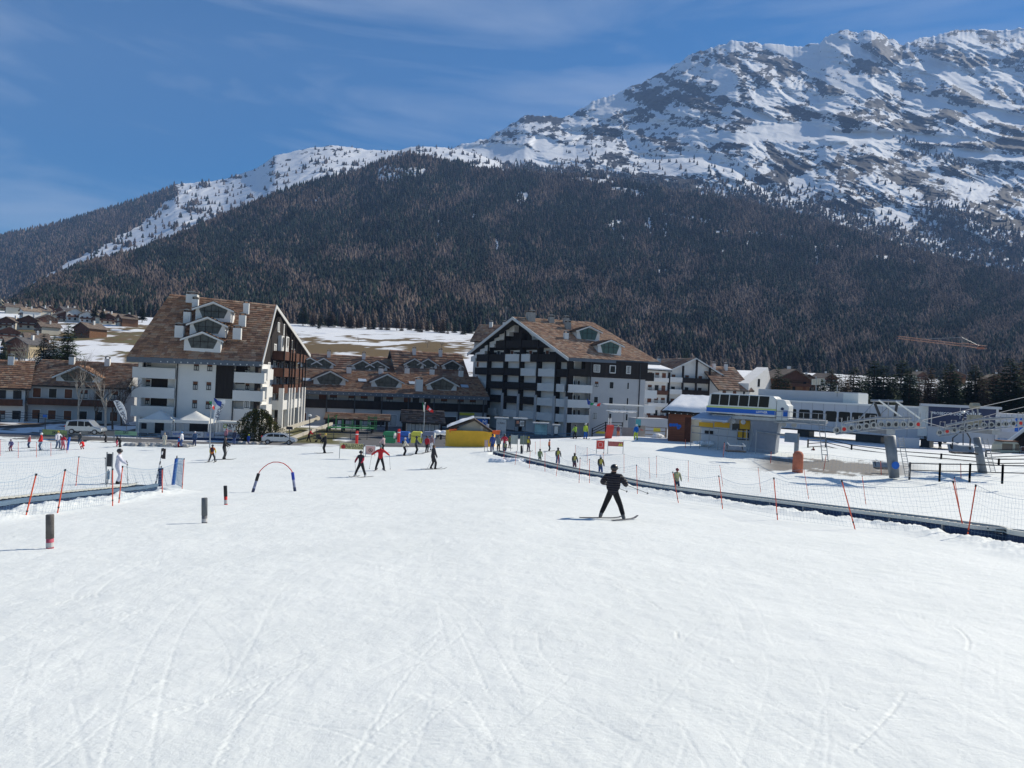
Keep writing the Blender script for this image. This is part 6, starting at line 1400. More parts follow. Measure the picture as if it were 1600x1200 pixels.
def station():
    dA, dB = 76, 72; F = FF(1103, 1231, dA, dB); Z = lambda y, x: F.hit(x, y)[1]; W = Vector; zg = -6.8
    t = root('lift_station', 'white and blue chairlift drive station with six dark windows on a sloping concrete leg', 'lift station', F.W(F.L * .7, 2, zg))
    uh = lambda x: F.hit(x, 640)[0]; zt = Z(615, 1150); zb_ = Z(646, 1150); zb_ = min(zb_, Z(651, 1205))
    # shell with leaning ends
    x0, x1 = uh(1103), uh(1213); prof = [(x0, zb_ + .05), (x1, zb_ - .05), (x1, zt - .35), (x1 - .3, zt - .1), (x0 + .75, zt), (x0 + .35, zt - .15)]
    q = MB(F.M); q.prism([(a, 0, b) for a, b in prof], (0, 3.4, 0)); o = q.build('housing', [WPAINT], t); md = o.modifiers.new('b', 'BEVEL'); md.width = .12; md.segments = 3
    q = MB(F.M); q.prism([(a, -.02, b) for a, b in ((x1 + .02, zb_ - .4), (uh(1232), zb_ - .35), (uh(1232.5), zb_ + 1.2), (uh(1229), zt - .9), (uh(1226), zt - .45), (x1 + .02, zt - .4))], (0, 3.3, 0)); o = q.build('end_housing', [WPAINT], t); md = o.modifiers.new('b', 'BEVEL'); md.width = .1; md.segments = 3
    for nm, m, fa, fb in (('green_stripe', LIME, .28, .36), ('blue_stripe', LEITB, .08, .28)):
        q = MB(F.M); hh = zt - zb_; q.box((x0 + .05, -.03, zb_ + hh * fa), (x1 - .01, -.004, zb_ + hh * fb)); q.build(nm, [m], t)
    q = MB(F.M); q.box((uh(1224), -.045, zb_ + .1), (uh(1231), -.024, zb_ + .7)); q.build('blue_patch', [LEITB], t)
    wx = [uh(x) for x in (1109, 1123, 1138, 1153, 1169, 1184, 1201)]
    for a, b in zip(wx[:-1], wx[1:]):
        q = MB(F.M); hh = zt - zb_; q.prism([(a + .05, -.03, zb_ + hh * .42), (b - .05, -.03, zb_ + hh * .42), (b + .03, -.03, zb_ + hh * .93), (a + .13, -.03, zb_ + hh * .93)], (0, .025, 0)); q.build('window', [CARGL], t)
    uu, zz = F.hit(1190, 647.5); text('LEITNER', textM(F, uu, zb_ + (zt - zb_) * .18, -.04), .30, WHT, t, bold=.008)
    q = MB(F.M); uu, zz = F.hit(1222.5, 639); q.tube([(uu, -.05, zz), (uu, -.02, zz)], .16, 14); q.build('round_mark', [NAVY], t)
    # machinery deck and leg
    q = MB(F.M); q.box((x0 + .6, .3, zb_ - .45), (uh(1290), 2.8, zb_ - .12)); q.build('deck', [STEEL], t)
    q = MB(F.M); A = [(uh(1172), zb_ - .45), (uh(1217), zb_ - .45), (uh(1214), zb_ - 2.0), (uh(1211), zg - .8), (uh(1164), zg - .8), (uh(1178), zb_ - 2.0)]; q.prism([(a, .5, b) for a, b in A], (0, 2.2, 0)); q.build('leg', [mat('leg_grey', (.24, .26, .30), .6, var=.08)], t)
    for k in range(9):
        q = MB(F.M); uu = x0 + .8 + k * 1.0; q.tube([(uu, -.06 + .6, zb_ - .75), (uu, .75, zb_ - .75)], .26, 12); w_ = q.build('sheave', [STEEL], t)
    # lower canopy, control room with yellow machinery
    q = MB(F.M); u2, u3 = uh(1086), uh(1142); slab(q, W((u2, -1.4, Z(653, 1100))), W((u3, -1.4, Z(656, 1130))), W((u3, 1.5, Z(645, 1130))), W((u2 + .4, 1.5, Z(645, 1105))), .18); q.build('canopy', [mat('pale_blue_roof', (.40, .46, .56), .5, var=.1)], t)
    q = MB(F.M); q.box((uh(1090), 2.0, zg - .5), (uh(1178), 4.5, zb_ - .5)); q.build('control_room', [GREYP], t)
    for xa, xb, ya, yb, m in ((1092, 1114, 660, 668, YEL), (1116, 1140, 660, 668, YEL), (1101, 1114, 673, 678, CARGL), (1155, 1172, 657, 671, YEL), (1153, 1168, 672, 685, YEL), (1144, 1156, 662, 672, DARKM)):
        a = F.rect(xa, ya, xb, yb, 1.9); q = MB(F.M); q.box((a[0], 1.9, a[1]), (a[2], 1.995, a[3])); q.build('machinery' if m is YEL else 'window', [m], t)
    q = MB(F.M); a = F.rect(1153, 672, 1169, 686, 1.9)
    for e in ((a[0] - .1, a[1] - .1, a[2] + .1, a[1]), (a[0] - .1, a[3], a[2] + .1, a[3] + .1), (a[0] - .1, a[1], a[0], a[3]), (a[2], a[1], a[2] + .1, a[3]), ((a[0] + a[2]) / 2 - .05, a[1], (a[0] + a[2]) / 2 + .05, a[3])): q.box((e[0], 1.84, e[1]), (e[2], 1.9, e[3]))
    q.build('window_frame', [BLACK], t)
    q = MB(F.M)
    for k in range(2): zz = Z(668, 1130) - k * .7; q.tube([(uh(1085), -.9, zz), (uh(1176), -.9, zz - .25)], .045, 5)
    q.build('handrail', [STEEL], t)
    q = MB(F.M)
    for k in range(8): uu = uh(1085) + k * .95; q.tube([(uu, -.9, zg), (uu, -.9, Z(668, 1130))], .04, 5)
    q.build('handrail_post', [STEEL], t)
    # catwalk to the right
    a, b = uh(1213), uh(1292)
    q = MB(F.M); q.box((a, -.8, zb_ - .55), (b, .25, zb_ - .46)); q.build('catwalk', [STEEL], t)
    for zz in (.55, 1.1): q = MB(F.M); q.tube([(a, -.78, zb_ - .5 + zz), (b, -.78, zb_ - .5 + zz)], .035, 5); q.build('handrail', [STEEL], t)
    for k in range(8): q = MB(F.M); uu = a + (b - a) * k / 7; q.tube([(uu, -.78, zb_ - .5), (uu, -.78, zb_ + .6)], .03, 5); q.build('handrail_post', [STEEL], t)
    for s_ in (0, .5): q = MB(F.M); q.tube([(b - .6 + s_, -.8, zb_ - .4), (b + .1 + s_, -1.4, zg - .4)], .04, 5); q.build('ladder_rail', [STEEL], t)
    for k in range(11): q = MB(F.M); f_ = k / 11; q.tube([(b - .6 + .7 * f_, -.8 - .6 * f_, zb_ - .4 + (zg - zb_) * f_), (b - .1 + .7 * f_, -.8 - .6 * f_, zb_ - .4 + (zg - zb_) * f_)], .025, 4); q.build('rung', [STEEL], t)
    # grey cabinet on a column
    q = MB(F.M); e = F.rect(1226, 677, 1246, 691, -.8); q.box((e[0], -.9, e[1]), (e[2], -.1, e[3])); q.build('cabinet', [mat('cabinet_grey', (.25, .30, .36), .5)], t)
    q = MB(F.M); e2 = uh(1248); q.box((e2 - .2, -.6, zg - .3), (e2 + .2, -.2, e[3])); q.build('column', [STEEL], t)
    q = MB(F.M); q.tube([(uh(1184), .2, e[3] - .1), (e2, .2, e[3] - .35)], .09, 8); q.build('beam', [STEEL], t)
    return F, zb_
STF, STZ = station()
g = G(1246, 738); t = root('padded_column', 'rounded terracotta padded column at the foot of the lift station', 'padding', g); q = MB(); q.tube([g - Vector((0, 0, .3)), g + Vector((0, 0, 1.55)), g + Vector((0, 0, 1.78)), g + Vector((0, 0, 1.85))], [.44, .43, .3, .1], 16); q.build('pad', [mat('terracotta', (.50, .16, .09), .8, var=.15, scale=5, bump=.4, bscale=12)], t, True)
def walkway_building():
    F = FF(1168, 1452, 126, 105); Z = lambda y, x: F.hit(x, y)[1]; t = root('gondola_station', 'long pale grey panelled station with rounded dark windows like a railway carriage', 'building', F.W(F.L / 2, 3, -7))
    zt = Z(637, 1420); zb_ = Z(690, 1420); q = MB(F.M); uh = lambda x: F.hit(x, 650)[0]
    q.box((0, 0, zb_ + .6), (F.L * .985, 7, zt)); q.build('wall', [GREYP], t)
    q = MB(F.M); q.box((-.1, -.15, zt - .02), (F.L * .985, 7.2, zt + .22)); q.build('roof_edge', [WPAINT], t)
    for k, px in enumerate((1177, 1196, 1250 - 36, 1268 - 36, 1304 - 53, 1304 - 34, 1304, 1323, 1342, 1361.5)):
        px = 1173 + 20.9 * k; uu = uh(px); w_ = .9; zc = zt - (zt - zb_) * .40; hh = .85; q = MB(F.M); pr = []
        for cx_, cz, a0 in ((w_ - .2, hh - .2, 0), (-w_ + .2, hh - .2, 90), (-w_ + .2, -hh + .2, 180), (w_ - .2, -hh + .2, 270)):
            for da in (0, 45, 90): pr.append((uu + cx_ + .2 * math.cos(R(a0 + da)), -.03, zc + cz + .2 * math.sin(R(a0 + da))))
        q.prism(pr, (0, .04, 0)); q.build('window', [CARGL], t)
    for k in range(16): q = MB(F.M); uu = F.L * (k + .5) / 16; q.box((uu - .02, -.012, zb_ + .6), (uu + .02, -.001, zt)); q.build('panel_joint', [mat('joint_grey', (.2, .2, .22), .7)], t)
    q = MB(F.M); q.box((uh(1167), 1.5, zb_ + .3), (F.L, 6, zb_ + .62)); q.build('underside', [DARKM], t)
    q = MB(F.M); e = uh(1436); q.box((e, -.35, zb_ + 1.0), (F.L + .3, 7.3, zt + .35)); q.build('end_panel', [WPAINT], t)
    for px, w_ in ((1250, 1.0), (1352, 1.9), (1442, .6)): q = MB(F.M); uu = uh(px); q.box((uu - w_, 1.5, -9), (uu + w_, 3.5, zb_ + .35)); q.build('support', [DARKM], t)
    q = MB(F.M); q.box((uh(1166), 4, zt + .2), (uh(1324), 8, zt + 2.0)); q.build('upper_roof', [GREYP], t); q = MB(F.M); q.box((uh(1301), 3.9, zt + .2), (uh(1325), 8.1, zt + 1.85)); q.build('roof_box', [WPAINT], t)
walkway_building()
def navy_wall():
    F = FF(1453, 1563, 103, 99); Z = lambda y, x: F.hit(x, y)[1]; z0, z1 = Z(668, 1500), Z(637, 1500); t = root('banner_wall', 'long dark navy advertising wall with white lettering under a grey roof edge', 'billboard', F.W(F.L / 2, 0, z0))
    q = MB(F.M); q.box((0, 0, z0), (F.L * .96, .3, z1)); q.build('panel', [NAVY], t); q = MB(F.M); q.box((-1, -.3, z1), (F.L + .3, 7, z1 + .35)); q.build('roof_edge', [GREYP], t); q = MB(F.M); q.box((F.L * .96, -.05, z0 - 1.5), (F.L * .985, .4, z1)); q.build('post', [GREYP], t)
    q = MB(F.M); q.box((0, .32, z0 - 2.2), (F.L, 6, z1)); q.build('wall', [GREYP], t)
    uu, zz = F.hit(1480, 646.5); text('PROSECCO DOC', textM(F, uu, zz, -.03), .50, WHT, t, bold=.012); uu, zz = F.hit(1521, 647); text('Salut', textM(F, uu, zz, -.03), .95, WHT, t, bold=.015)
    q = MB(F.M); uu, zz = F.hit(1500, 646); q.box((uu, -.03, zz - .8), (uu + .04, -.003, zz + .8)); q.build('rule', [WHT], t)
    for px, w_ in ((1515, .8), (1528, .8), (1552, .5)): q = MB(F.M); uu, zz = F.hit(px, 653); q.box((uu - w_, -.03, zz), (uu + w_, -.003, zz + .06)); q.build('rule', [WHT], t)
navy_wall()
F = FF(1562, 1660, 108, 106); z0, z1 = F.hit(1590, 676)[1], F.hit(1590, 651)[1]; t = root('poster_wall', 'pale grey wall with a white panel of blue ski figures at the right edge', 'wall', F.W(0, 0, z0)); q = MB(F.M); q.box((0, 0, z0 - 1), (F.L, 5, z1 + .4)); q.build('wall', [GREYP], t); q = MB(F.M); q.box((.5, -.1, z0), (F.L, -.01, z1 - .3)); q.build('panel', [mat('white_board', (.5, .53, .6), .6)], t)
for px in (1588, 1595, 1601):
    uu, zz = F.hit(px, 664); q = MB(F.M); q.prism([(uu - .25, -.14, zz - 1), (uu + .25, -.14, zz - 1), (uu + .2, -.14, zz + .5), (uu - .2, -.14, zz + .5)], (0, .03, 0)); q.ball((uu, -.13, zz + .8), (.2, .03, .25)); q.build('figure_print', [LEITB], t)
# orange and dark supports under the station
slope_panel(1330, 711, 1366, 718, 720, 'ochre base board below the dark station support', mat('ochre', (.45, .24, .03), .7), d=95, legs=0, cat='board', name='base_board')
F = FF(1404, 1450, 100); z = F.hit(1425, 700)[1]; q = MB(F.M); q.box((0, 0, z), (F.L * .8, 3, z + 1.4)); tag(q.build('pale_box', [GREYP], None), 'pale grey box on the snow behind the big pylon', 'box')

# pylons with sheave trains
def pylon(pts_leg, bx_w, train, label, d, ladder_side, extra):
    (bx, by), (tx, ty) = pts_leg; a, b = P(bx, by, d), P(tx, ty, d); t = root('lift_pylon', label, 'lift pylon', a, 'chairlift pylons'); k = d / FPX
    q = MB(); q.tube([a - (b - a) * .05, b], [bx_w[0] * k / 2, bx_w[1] * k / 2], 14); q.build('tube', [mat('pylon_grey', (.20, .22, .24), .5, .3, var=.12)], t, True)
    (x0, y0), (x1, y1) = train
    for off in (-1.8, 1.8):
        A, B = P(x0, y0, d + off), P(x1, y1, d + off); n_ = 12; v = B - A
        q = MB(); q.tube([A + v * .12 + Vector((0, 0, .55)), A + v * .5 + Vector((0, 0, .75)), A + v * .88 + Vector((0, 0, .55))], .11, 6); q.build('beam', [STEEL], t)
        for i in range(n_):
            p = A + v * (i + .5) / n_ + Vector((0, 0, -.25 * abs((i + .5) / n_ * 2 - 1) + .2)); q = MB(); q.tube([p + Vector((0, -.07, 0)), p + Vector((0, .07, 0))], .27, 14); w_ = q.build('sheave', [mat('sheave_grey', (.42, .42, .40), .5, .3)], t)
            q = MB(); q.tube([p + Vector((0, -.09, 0)), p + Vector((0, .09, 0))], .16, 10); q.build('hub', [RED if i in (1, n_ - 1) else DARKM], w_)
        q = MB(); q.tube([A + v * .02 + Vector((0, .1, .05)), B + Vector((0, .1, .05))], .1, 5); q.build('rocker', [STEEL], t)
        q = MB(); q.box((A.x, A.y - .35, A.z - .45), (A.x + .01, A.y - .3, A.z - .44)); 
        q.tube([A + Vector((0, -.6, -.3)), A + v * .5 + Vector((0, -.6, -.15)), B + Vector((0, -.6, -.3))], .05, 4); q.build('catwalk', [STEEL], t)
        for i in range(9):
            p = A + v * i / 8 + Vector((0, -.6, -.2)); q = MB(); q.tube([p, p + Vector((0, 0, 1.25)), p + Vector((.45, 0, 1.25)), p + Vector((.45, 0, 0))], .025, 4); q.build('hoop', [STEEL], t)
    c = P((x0 + x1) / 2, (y0 + y1) / 2, d)
    q = MB(); q.box((c.x - .35, c.y - 2.2, c.z - .5), (c.x + .35, c.y + 2.2, c.z - .1)); q.build('crossarm', [STEEL], t)
    for s_ in (-.22, .22):
        q = MB(); o_ = Vector((ladder_side * (bx_w[1] * k / 2 + .35) + s_, -.2, 0)); q.tube([a + o_ + Vector((ladder_side * .25, 0, 0)), b + o_], .03, 5); q.build('ladder_rail', [STEEL], t)
    for i in range(16): f_ = i / 16; p = a + (b - a) * f_ + Vector((ladder_side * (bx_w[1] * k / 2 + .35 + .25 * (1 - f_)), -.2, 0)); q = MB(); q.tube([p - Vector((.22, 0, 0)), p + Vector((.22, 0, 0))], .02, 4); q.build('rung', [STEEL], t)
    for e in extra:
        q = MB(); q.tube([P(x, y, d + o_) for x, y, o_ in e[0]], e[1], 6); q.build('strut', [e[2]], t)
    return t
t = pylon(((1397, 743), (1390, 681)), (15, 17), ((1301, 672), (1440, 662)), 'big grey lift pylon carrying long sheave trains and a bracing frame', 60, 1,
      [([(1361, 626, 0), (1410, 627, 0)], .12, STEEL), ([(1366, 628, 0), (1376, 653, 0)], .11, DARKM), ([(1402, 628, 0), (1398, 653, 0)], .11, DARKM), ([(1366, 629, -1.8), (1335, 664, -1.8)], .05, STEEL), ([(1390, 634, 1.8), (1368, 655, 1.8)], .05, STEEL), ([(1373, 625, -1.8), (1413, 655, -1.8)], .07, WPAINT), ([(1400, 627, -1.8), (1438, 654, -1.8)], .07, WPAINT), ([(1388, 624, 0), (1388, 655, 0)], .04, STEEL)])
q = MB(); p = P(1399, 727, 59.3); q.tube([p, p + Vector((0, -.06, 0))], .32, 14); q.build('round_sign', [LEITB], t)
t = pylon(((1535, 737), (1526, 684)), (13, 9.5), ((1462, 676), (1600, 660)), 'slimmer dark lift pylon leaning left with rusty sheave trains, at the right', 66, 1,
      [([(1517, 634, 0), (1529, 634, 0)], .3, mat('beige_metal', (.35, .32, .24), .6, var=.2)), ([(1519, 636, 0), (1521, 662, 0)], .06, STEEL), ([(1527, 636, 0), (1530, 662, 0)], .06, STEEL)])
q = MB(); a = P(1516, 654, 65); q.box((a.x, a.y, a.z - .6), (a.x + 1.1, a.y + .5, a.z + .35)); q.build('counter_box', [mat('beige_metal', (.35, .32, .24))], t)
for i, (pts, lb) in enumerate(([[(1440, 657, 60), (1540, 634, 66), (1680, 603, 75)], 'upper steel haul rope running out to the right edge'], [[(1230, 656, 70), (1300, 668, 60), (1440, 658, 60), (1475, 668, 66), (1560, 645, 70), (1690, 615, 78)], 'middle steel haul rope over both pylons'], [[(1475, 672, 64), (1590, 660, 64.2), (1700, 636, 76)], 'lower steel haul rope right of the slimmer pylon'])):
    q = MB(); q.tube([P(*p) for p in pts], .03, 5, False); tag(q.build('haul_rope', [mat('wire_rope', (.25, .26, .27), .5, .4)], None), lb, 'cable', 'chairlift ropes')
def chair(px, py, d, label, hang=True, s=1.0):
    c = P(px, py, d); t = root('lift_chair', label, 'chair', c); V_ = lambda x, y, z: c + Vector((x, y, z)) * s
    q = MB()
    for x in (-.9, .9): q.tube([V_(x, -.1, 0), V_(x, .45, .05), V_(x, .65, .75)], .05, 6)
    q.build('seat_frame', [DARKM], t); q = MB(); q.prism([V_(-1.15, -.15, -.02), V_(1.15, -.15, -.02), V_(1.15, .45, .03), V_(-1.15, .45, .03)], (0, 0, .1 * s)); q.build('seat', [BLACK], t)
    q = MB(); q.prism([V_(-1.15, .42, .14), V_(1.15, .42, .14), V_(1.15, .66, .72), V_(-1.15, .66, .72)], (0, .08 * s, 0)); q.build('backrest', [STEEL], t)
    q = MB(); q.tube([V_(-.9, -.5, .75), V_(.9, -.5, .75)], .035, 6); q.tube([V_(-.9, -.5, .75), V_(-.9, .55, 1.0)], .03, 5); q.tube([V_(.9, -.5, .75), V_(.9, .55, 1.0)], .03, 5); q.build('safety_bar', [WPAINT], t)
    if hang:
        for x in (-.8, .8): q = MB(); q.tube([V_(x, .55, .1), V_(x, .5, 1.35), V_(x * .15, .2, 2.1)], .06, 6); q.build('hanger', [DARKM], t)
        q = MB(); q.tube([V_(-.1, .2, 2.1), V_(0, .1, 3.0)], .07, 6); q.build('grip_arm', [STEEL], t)
    return t
chair(1507, 709, 64, 'empty lift chair hanging between the two pylons'); chair(1150, 706, 66, 'lift chair parked low beside the sloping concrete leg', False, .8); chair(1384, 733, 63, 'lift chair standing in front of the big pylon', False, .8)
def gondola():
    d = 92; c = P(1579, 714, d); t = root('gondola_cabin', 'old cream gondola cabin with dark windows standing on the snow', 'gondola', c); q = MB(); V_ = lambda x, y, z: c + Vector((x, y, z))
    q.prism([V_(-1.25, 0, 0), V_(1.1, 0, 0), V_(1.25, 0, .9), V_(1.2, 0, 1.6), V_(.9, 0, 1.95), V_(-.9, 0, 1.95), V_(-1.25, 0, 1.5), V_(-1.35, 0, .8)], (0, 1.9, 0)); o = q.build('shell', [mat('cream_cabin', (.55, .50, .36), .5, var=.1)], t); o.modifiers.new('b', 'BEVEL').width = .12
    for a, b in ((-1.15, .2), (.55, 1.05)): q = MB(); q.box(V_(a, -.03, .85), V_(b, -.005, 1.7)); q.build('window', [mat('brown_glass', (.08, .06, .045), .1, spec=.6)], t)
    q = MB(); q.box(V_(-1.0, .1, 1.95), V_(1.0, 1.8, 2.08)); q.build('roof', [SHUT], t)
gondola()
def dark_chalet():
    small_house('chalet', 'dark chalet with snow edged roof cut by the right edge', None, P(1590, 600, 96), P(1660, 600, 90), 8, -7.5, -4.5, -2.0, 'across', DARKW, 'house', .9, 2, 1, False, (1, 1, 1), 1)
dark_chalet()
# railings
timber_rail([(1262, 704), (1290, 702), (1330, 712), (1400, 722), (1470, 728), (1560, 737), (1640, 736)], 1.25, 3, 'dark railing curving behind the pylons', BLACK, [84, 86, 84, 80, 76, 72, 72], 'steel_railing', .07, 3.6)
timber_rail([(1421, 745), (1468, 747), (1515, 748), (1566, 750), (1640, 752)], 1.15, 2, 'dark timber rail low on the snow in front of the pylons', DARKM, [60, 58.5, 57, 56, 54], 'timber_railing', .06, 2.2)
timber_rail([(1540, 720), (1640, 716)], 1.2, 3, 'dark railing before the gondola cabin', BLACK, [82, 80], 'steel_railing', .07, 3.5)
# parked vans far right behind the pylons
def farvan():
    F = FF(1474, 1507, 118); z = F.hit(1490, 693)[1]; t = root('parked_van', 'white van with dark windows parked beyond the railing', 'van', F.W(F.L / 2, 1, z)); q = MB(F.M); q.prism([(0, 0, z + .3), (0, 0, z + 1.7), (.4, 0, z + 2.0), (F.L * .8, 0, z + 2.0), (F.L * .97, 0, z + 1.1), (F.L, 0, z + .3)], (0, 1.9, 0)); q.build('body', [WPAINT], t)
    for k in range(3): q = MB(F.M); q.box((.3 + k * F.L * .27, -.02, z + 1.1), (.3 + k * F.L * .27 + F.L * .22, .01, z + 1.7)); q.build('window', [CARGL], t)
    for k in (.2, .8): q = MB(F.M); q.tube([(F.L * k, -.03, z + .35), (F.L * k, .2, z + .35)], .35, 12); q.build('wheel', [BLACK], t)
farvan()
for x0, x1, c, lb in ((1449, 1472, (.03, .06, .22), 'deep blue barrier screen left of the white van'), (1508, 1548, (.03, .06, .20), 'deep blue barrier screen right of the white van'), (1548, 1562, (.05, .16, .30), 'light blue booth beside the slimmer pylon')): slope_panel(x0, 681, x1, 691, 692, lb, mat('screen_%d' % x0, c, .6, var=.3), d=119, legs=0, cat='screen', name='barrier_screen')
# tower crane against the forest
def crane():
    d = 330; t = root('tower_crane', 'thin orange tower crane standing against the dark forest', 'crane', P(1502, 600, d)); OR = mat('crane_orange', (.26, .10, .06), .6, var=.1); mast = [P(1502.5, 600, d), P(1503.5, 527, d)]
    def truss(a, b, w_, m, nm):
        q = MB(); v = b - a; n_ = max(6, int(v.length / (w_ * 1.3))); s_ = Vector((0, 0, 1)) if abs(v.normalized().z) < .5 else Vector((1, 0, 0)); o2 = v.normalized().cross(s_).normalized()
        cs = [s_ * w_ / 2 + o2 * w_ / 2, s_ * w_ / 2 - o2 * w_ / 2, -s_ * w_ / 2 + o2 * w_ / 2, -s_ * w_ / 2 - o2 * w_ / 2]
        for c in cs: q.tube([a + c, b + c], .06, 4)
        for i in range(n_):
            for c1, c2 in ((0, 2), (1, 3), (0, 1), (2, 3)): q.tube([a + v * i / n_ + cs[c1], a + v * (i + 1) / n_ + cs[c2]], .04, 3)
        return q.build(nm, [m], t)
    truss(mast[0], mast[1], 1.6, mat('crane_grey', (.22, .20, .20), .6), 'mast'); truss(P(1403, 527, d), P(1503, 539, d), 1.1, OR, 'jib'); truss(P(1503, 538, d), P(1541, 543, d), 1.4, OR, 'counter_jib')
    q = MB(); q.cbox(P(1532, 544, d), (3, 1, .9)); q.build('counterweight', [OR], t); q = MB(); q.tube([P(1503, 527, d), P(1440, 530, d)], .08, 3); q.tube([P(1503, 527, d), P(1530, 540, d)], .08, 3); q.build('tie', [STEEL], t)
crane()
# pale rocks and ploughed snow by the road
def heap(cx, cy, w_, n_, label, m=None, d=None):
    g = G(cx, cy) if d is None else P(cx, cy, d); t = MB(); k = g.y / FPX
    for i in range(n_):
        a = random.uniform(-w_ / 2, w_ / 2) * k; b = random.uniform(-.5, .5); r = random.uniform(.15, .42); zz = h(g.x + a, g.y + b) if d is None else g.z; t.ball((g.x + a, g.y + b, zz + r * .2), (r * 1.3, r, r * .75), 7, 5)
    o = t.build('snow_heap', [m or ROOFSN], None); tag(o, label, 'snow heap'); return o
DSN = mat('dirty_snow', (.38, .37, .35), .9, var=.5, scale=2.5, bump=.6)
heap(250, 697, 100, 90, 'long bank of dirty ploughed snow beside the road, left of the flagpole', DSN); heap(395, 694, 40, 25, 'dirty snow heap between the flagpole and the silver hatchback', DSN)
heap(690, 677, 22, 26, 'white snow heap left of the padded hut', d=86); heap(1030, 682, 14, 16, 'small white snow heap beside the brown hut', d=90); heap(1100, 693, 26, 22, 'broken snow lumps below the lift hut', d=78)
heap(800, 722, 60, 40, 'rough snow lumps at the low end of the conveyor'); heap(120, 672, 20, 12, 'dark shaded snow bank at the foot of the chalets', d=93)
# ================================================================ TREES AND THE VILLAGE
BARK = mat('tree_bark', (.09, .065, .05), .9, var=.3, scale=6); BIRCH = mat('birch_bark', (.38, .34, .29), .8, var=.35, scale=5)
NEED = mat('tree_needles', (1, 1, 1), .9, var=.2, scale=2, attr='Col', spec=.08)
NUMW = 'one two three four five six seven eight nine ten eleven twelve thirteen fourteen fifteen sixteen seventeen eighteen nineteen twenty twenty-one twenty-two twenty-three twenty-four twenty-five twenty-six'.split()
def conifer_mesh(cols, hgt, rad, n_, dens=1.0, droop=.25):
    """crown of many small needle sprays around whorled boughs"""
    V_, F, C_ = [], [], []
    lv = int(32 * dens)
    for k in range(lv):
        t = (k + random.random() * .6) / lv; z = hgt * (.10 + .90 * t); rr = rad * (1 - t) ** .85 * random.uniform(.75, 1.2) + .12
        nb = max(4, int(9 * (1 - t) + 4))
        for b in range(nb):
            a = 2 * math.pi * (b + random.random() * .7) / nb; L_ = rr * random.uniform(.65, 1.15); d = Vector((math.cos(a), math.sin(a), 0)); s = Vector((-d.y, d.x, 0))
            seg = max(2, int(L_ / .35 * n_))
            for i in range(seg):
                f = (i + .5) / seg; p = d * (L_ * f) + Vector((0, 0, z - droop * L_ * f * f)); w_ = .62 * (1.15 - f) * random.uniform(.7, 1.4) + .14
                for q in (-1, 1):
                    e = (d * random.uniform(.2, .5) + s * q * random.uniform(.5, 1.0) + Vector((0, 0, random.uniform(-.45, .15)))).normalized() * (w_ * 1.7); o = len(V_)
                    V_ += [p + s * q * .02, p + e, p + d * (L_ / seg * .9) + Vector((0, 0, -.05))]; F.append((o, o + 1, o + 2)); c = random.choice(cols); g_ = random.uniform(.65, 1.35); C_ += [(c[0] * g_, c[1] * g_, c[2] * g_)] * 3
    return np.array([tuple(v) for v in V_]), np.array(F), np.array(C_)
def tree_root(label, g, grp, name='conifer_tree', cat='tree'):
    return root(name, label, cat, g, grp)
def make_conifer(name, cols, hgt, rad, n_=1.0, dens=1.0):
    t = root(name, 'x', 'tree', (0, 0, 0)); V_, F, C_ = conifer_mesh(cols, hgt, rad, n_, dens); npmesh('crown', V_, F, NEED, t, False, {'Col': C_}, True)
    q = MB(); q.tube([(0, 0, -1), (0, 0, hgt * .5), (0, 0, hgt * .97)], [.22, .13, .03], 7); q.build('trunk', [BARK], t); return t
SPR = [(.022, .045, .024), (.03, .055, .028), (.045, .065, .03)]; LAR = [(.13, .085, .055), (.10, .07, .05), (.16, .11, .075)]; LIG = [(.05, .085, .03), (.075, .10, .035), (.035, .06, .025)]
protos = {'dark': [make_conifer('conifer_tree', SPR, 12, 2.9) for _ in range(3)], 'larch': [make_conifer('larch_tree', LAR, 12, 2.6, .8, .9) for _ in range(2)], 'light': [make_conifer('conifer_tree', LIG, 12, 3.6, 1.1, 1.1)]}
used_p = set()
def put_tree(kind, px, ybase, ytop, d, label, grp, wide=1.0):
    a, b = P(px, ybase, d), P(px, ytop, d); hh = b.z - a.z; pr = random.choice(protos[kind])
    if id(pr) not in used_p: used_p.add(id(pr)); o = pr
    else: o = copytree(pr)
    o.location = a; o.scale = (hh / 12 * wide, hh / 12 * wide, hh / 12); o.rotation_euler = (0, 0, random.uniform(0, 6.28)); o['label'] = label; o['group'] = grp
    return o
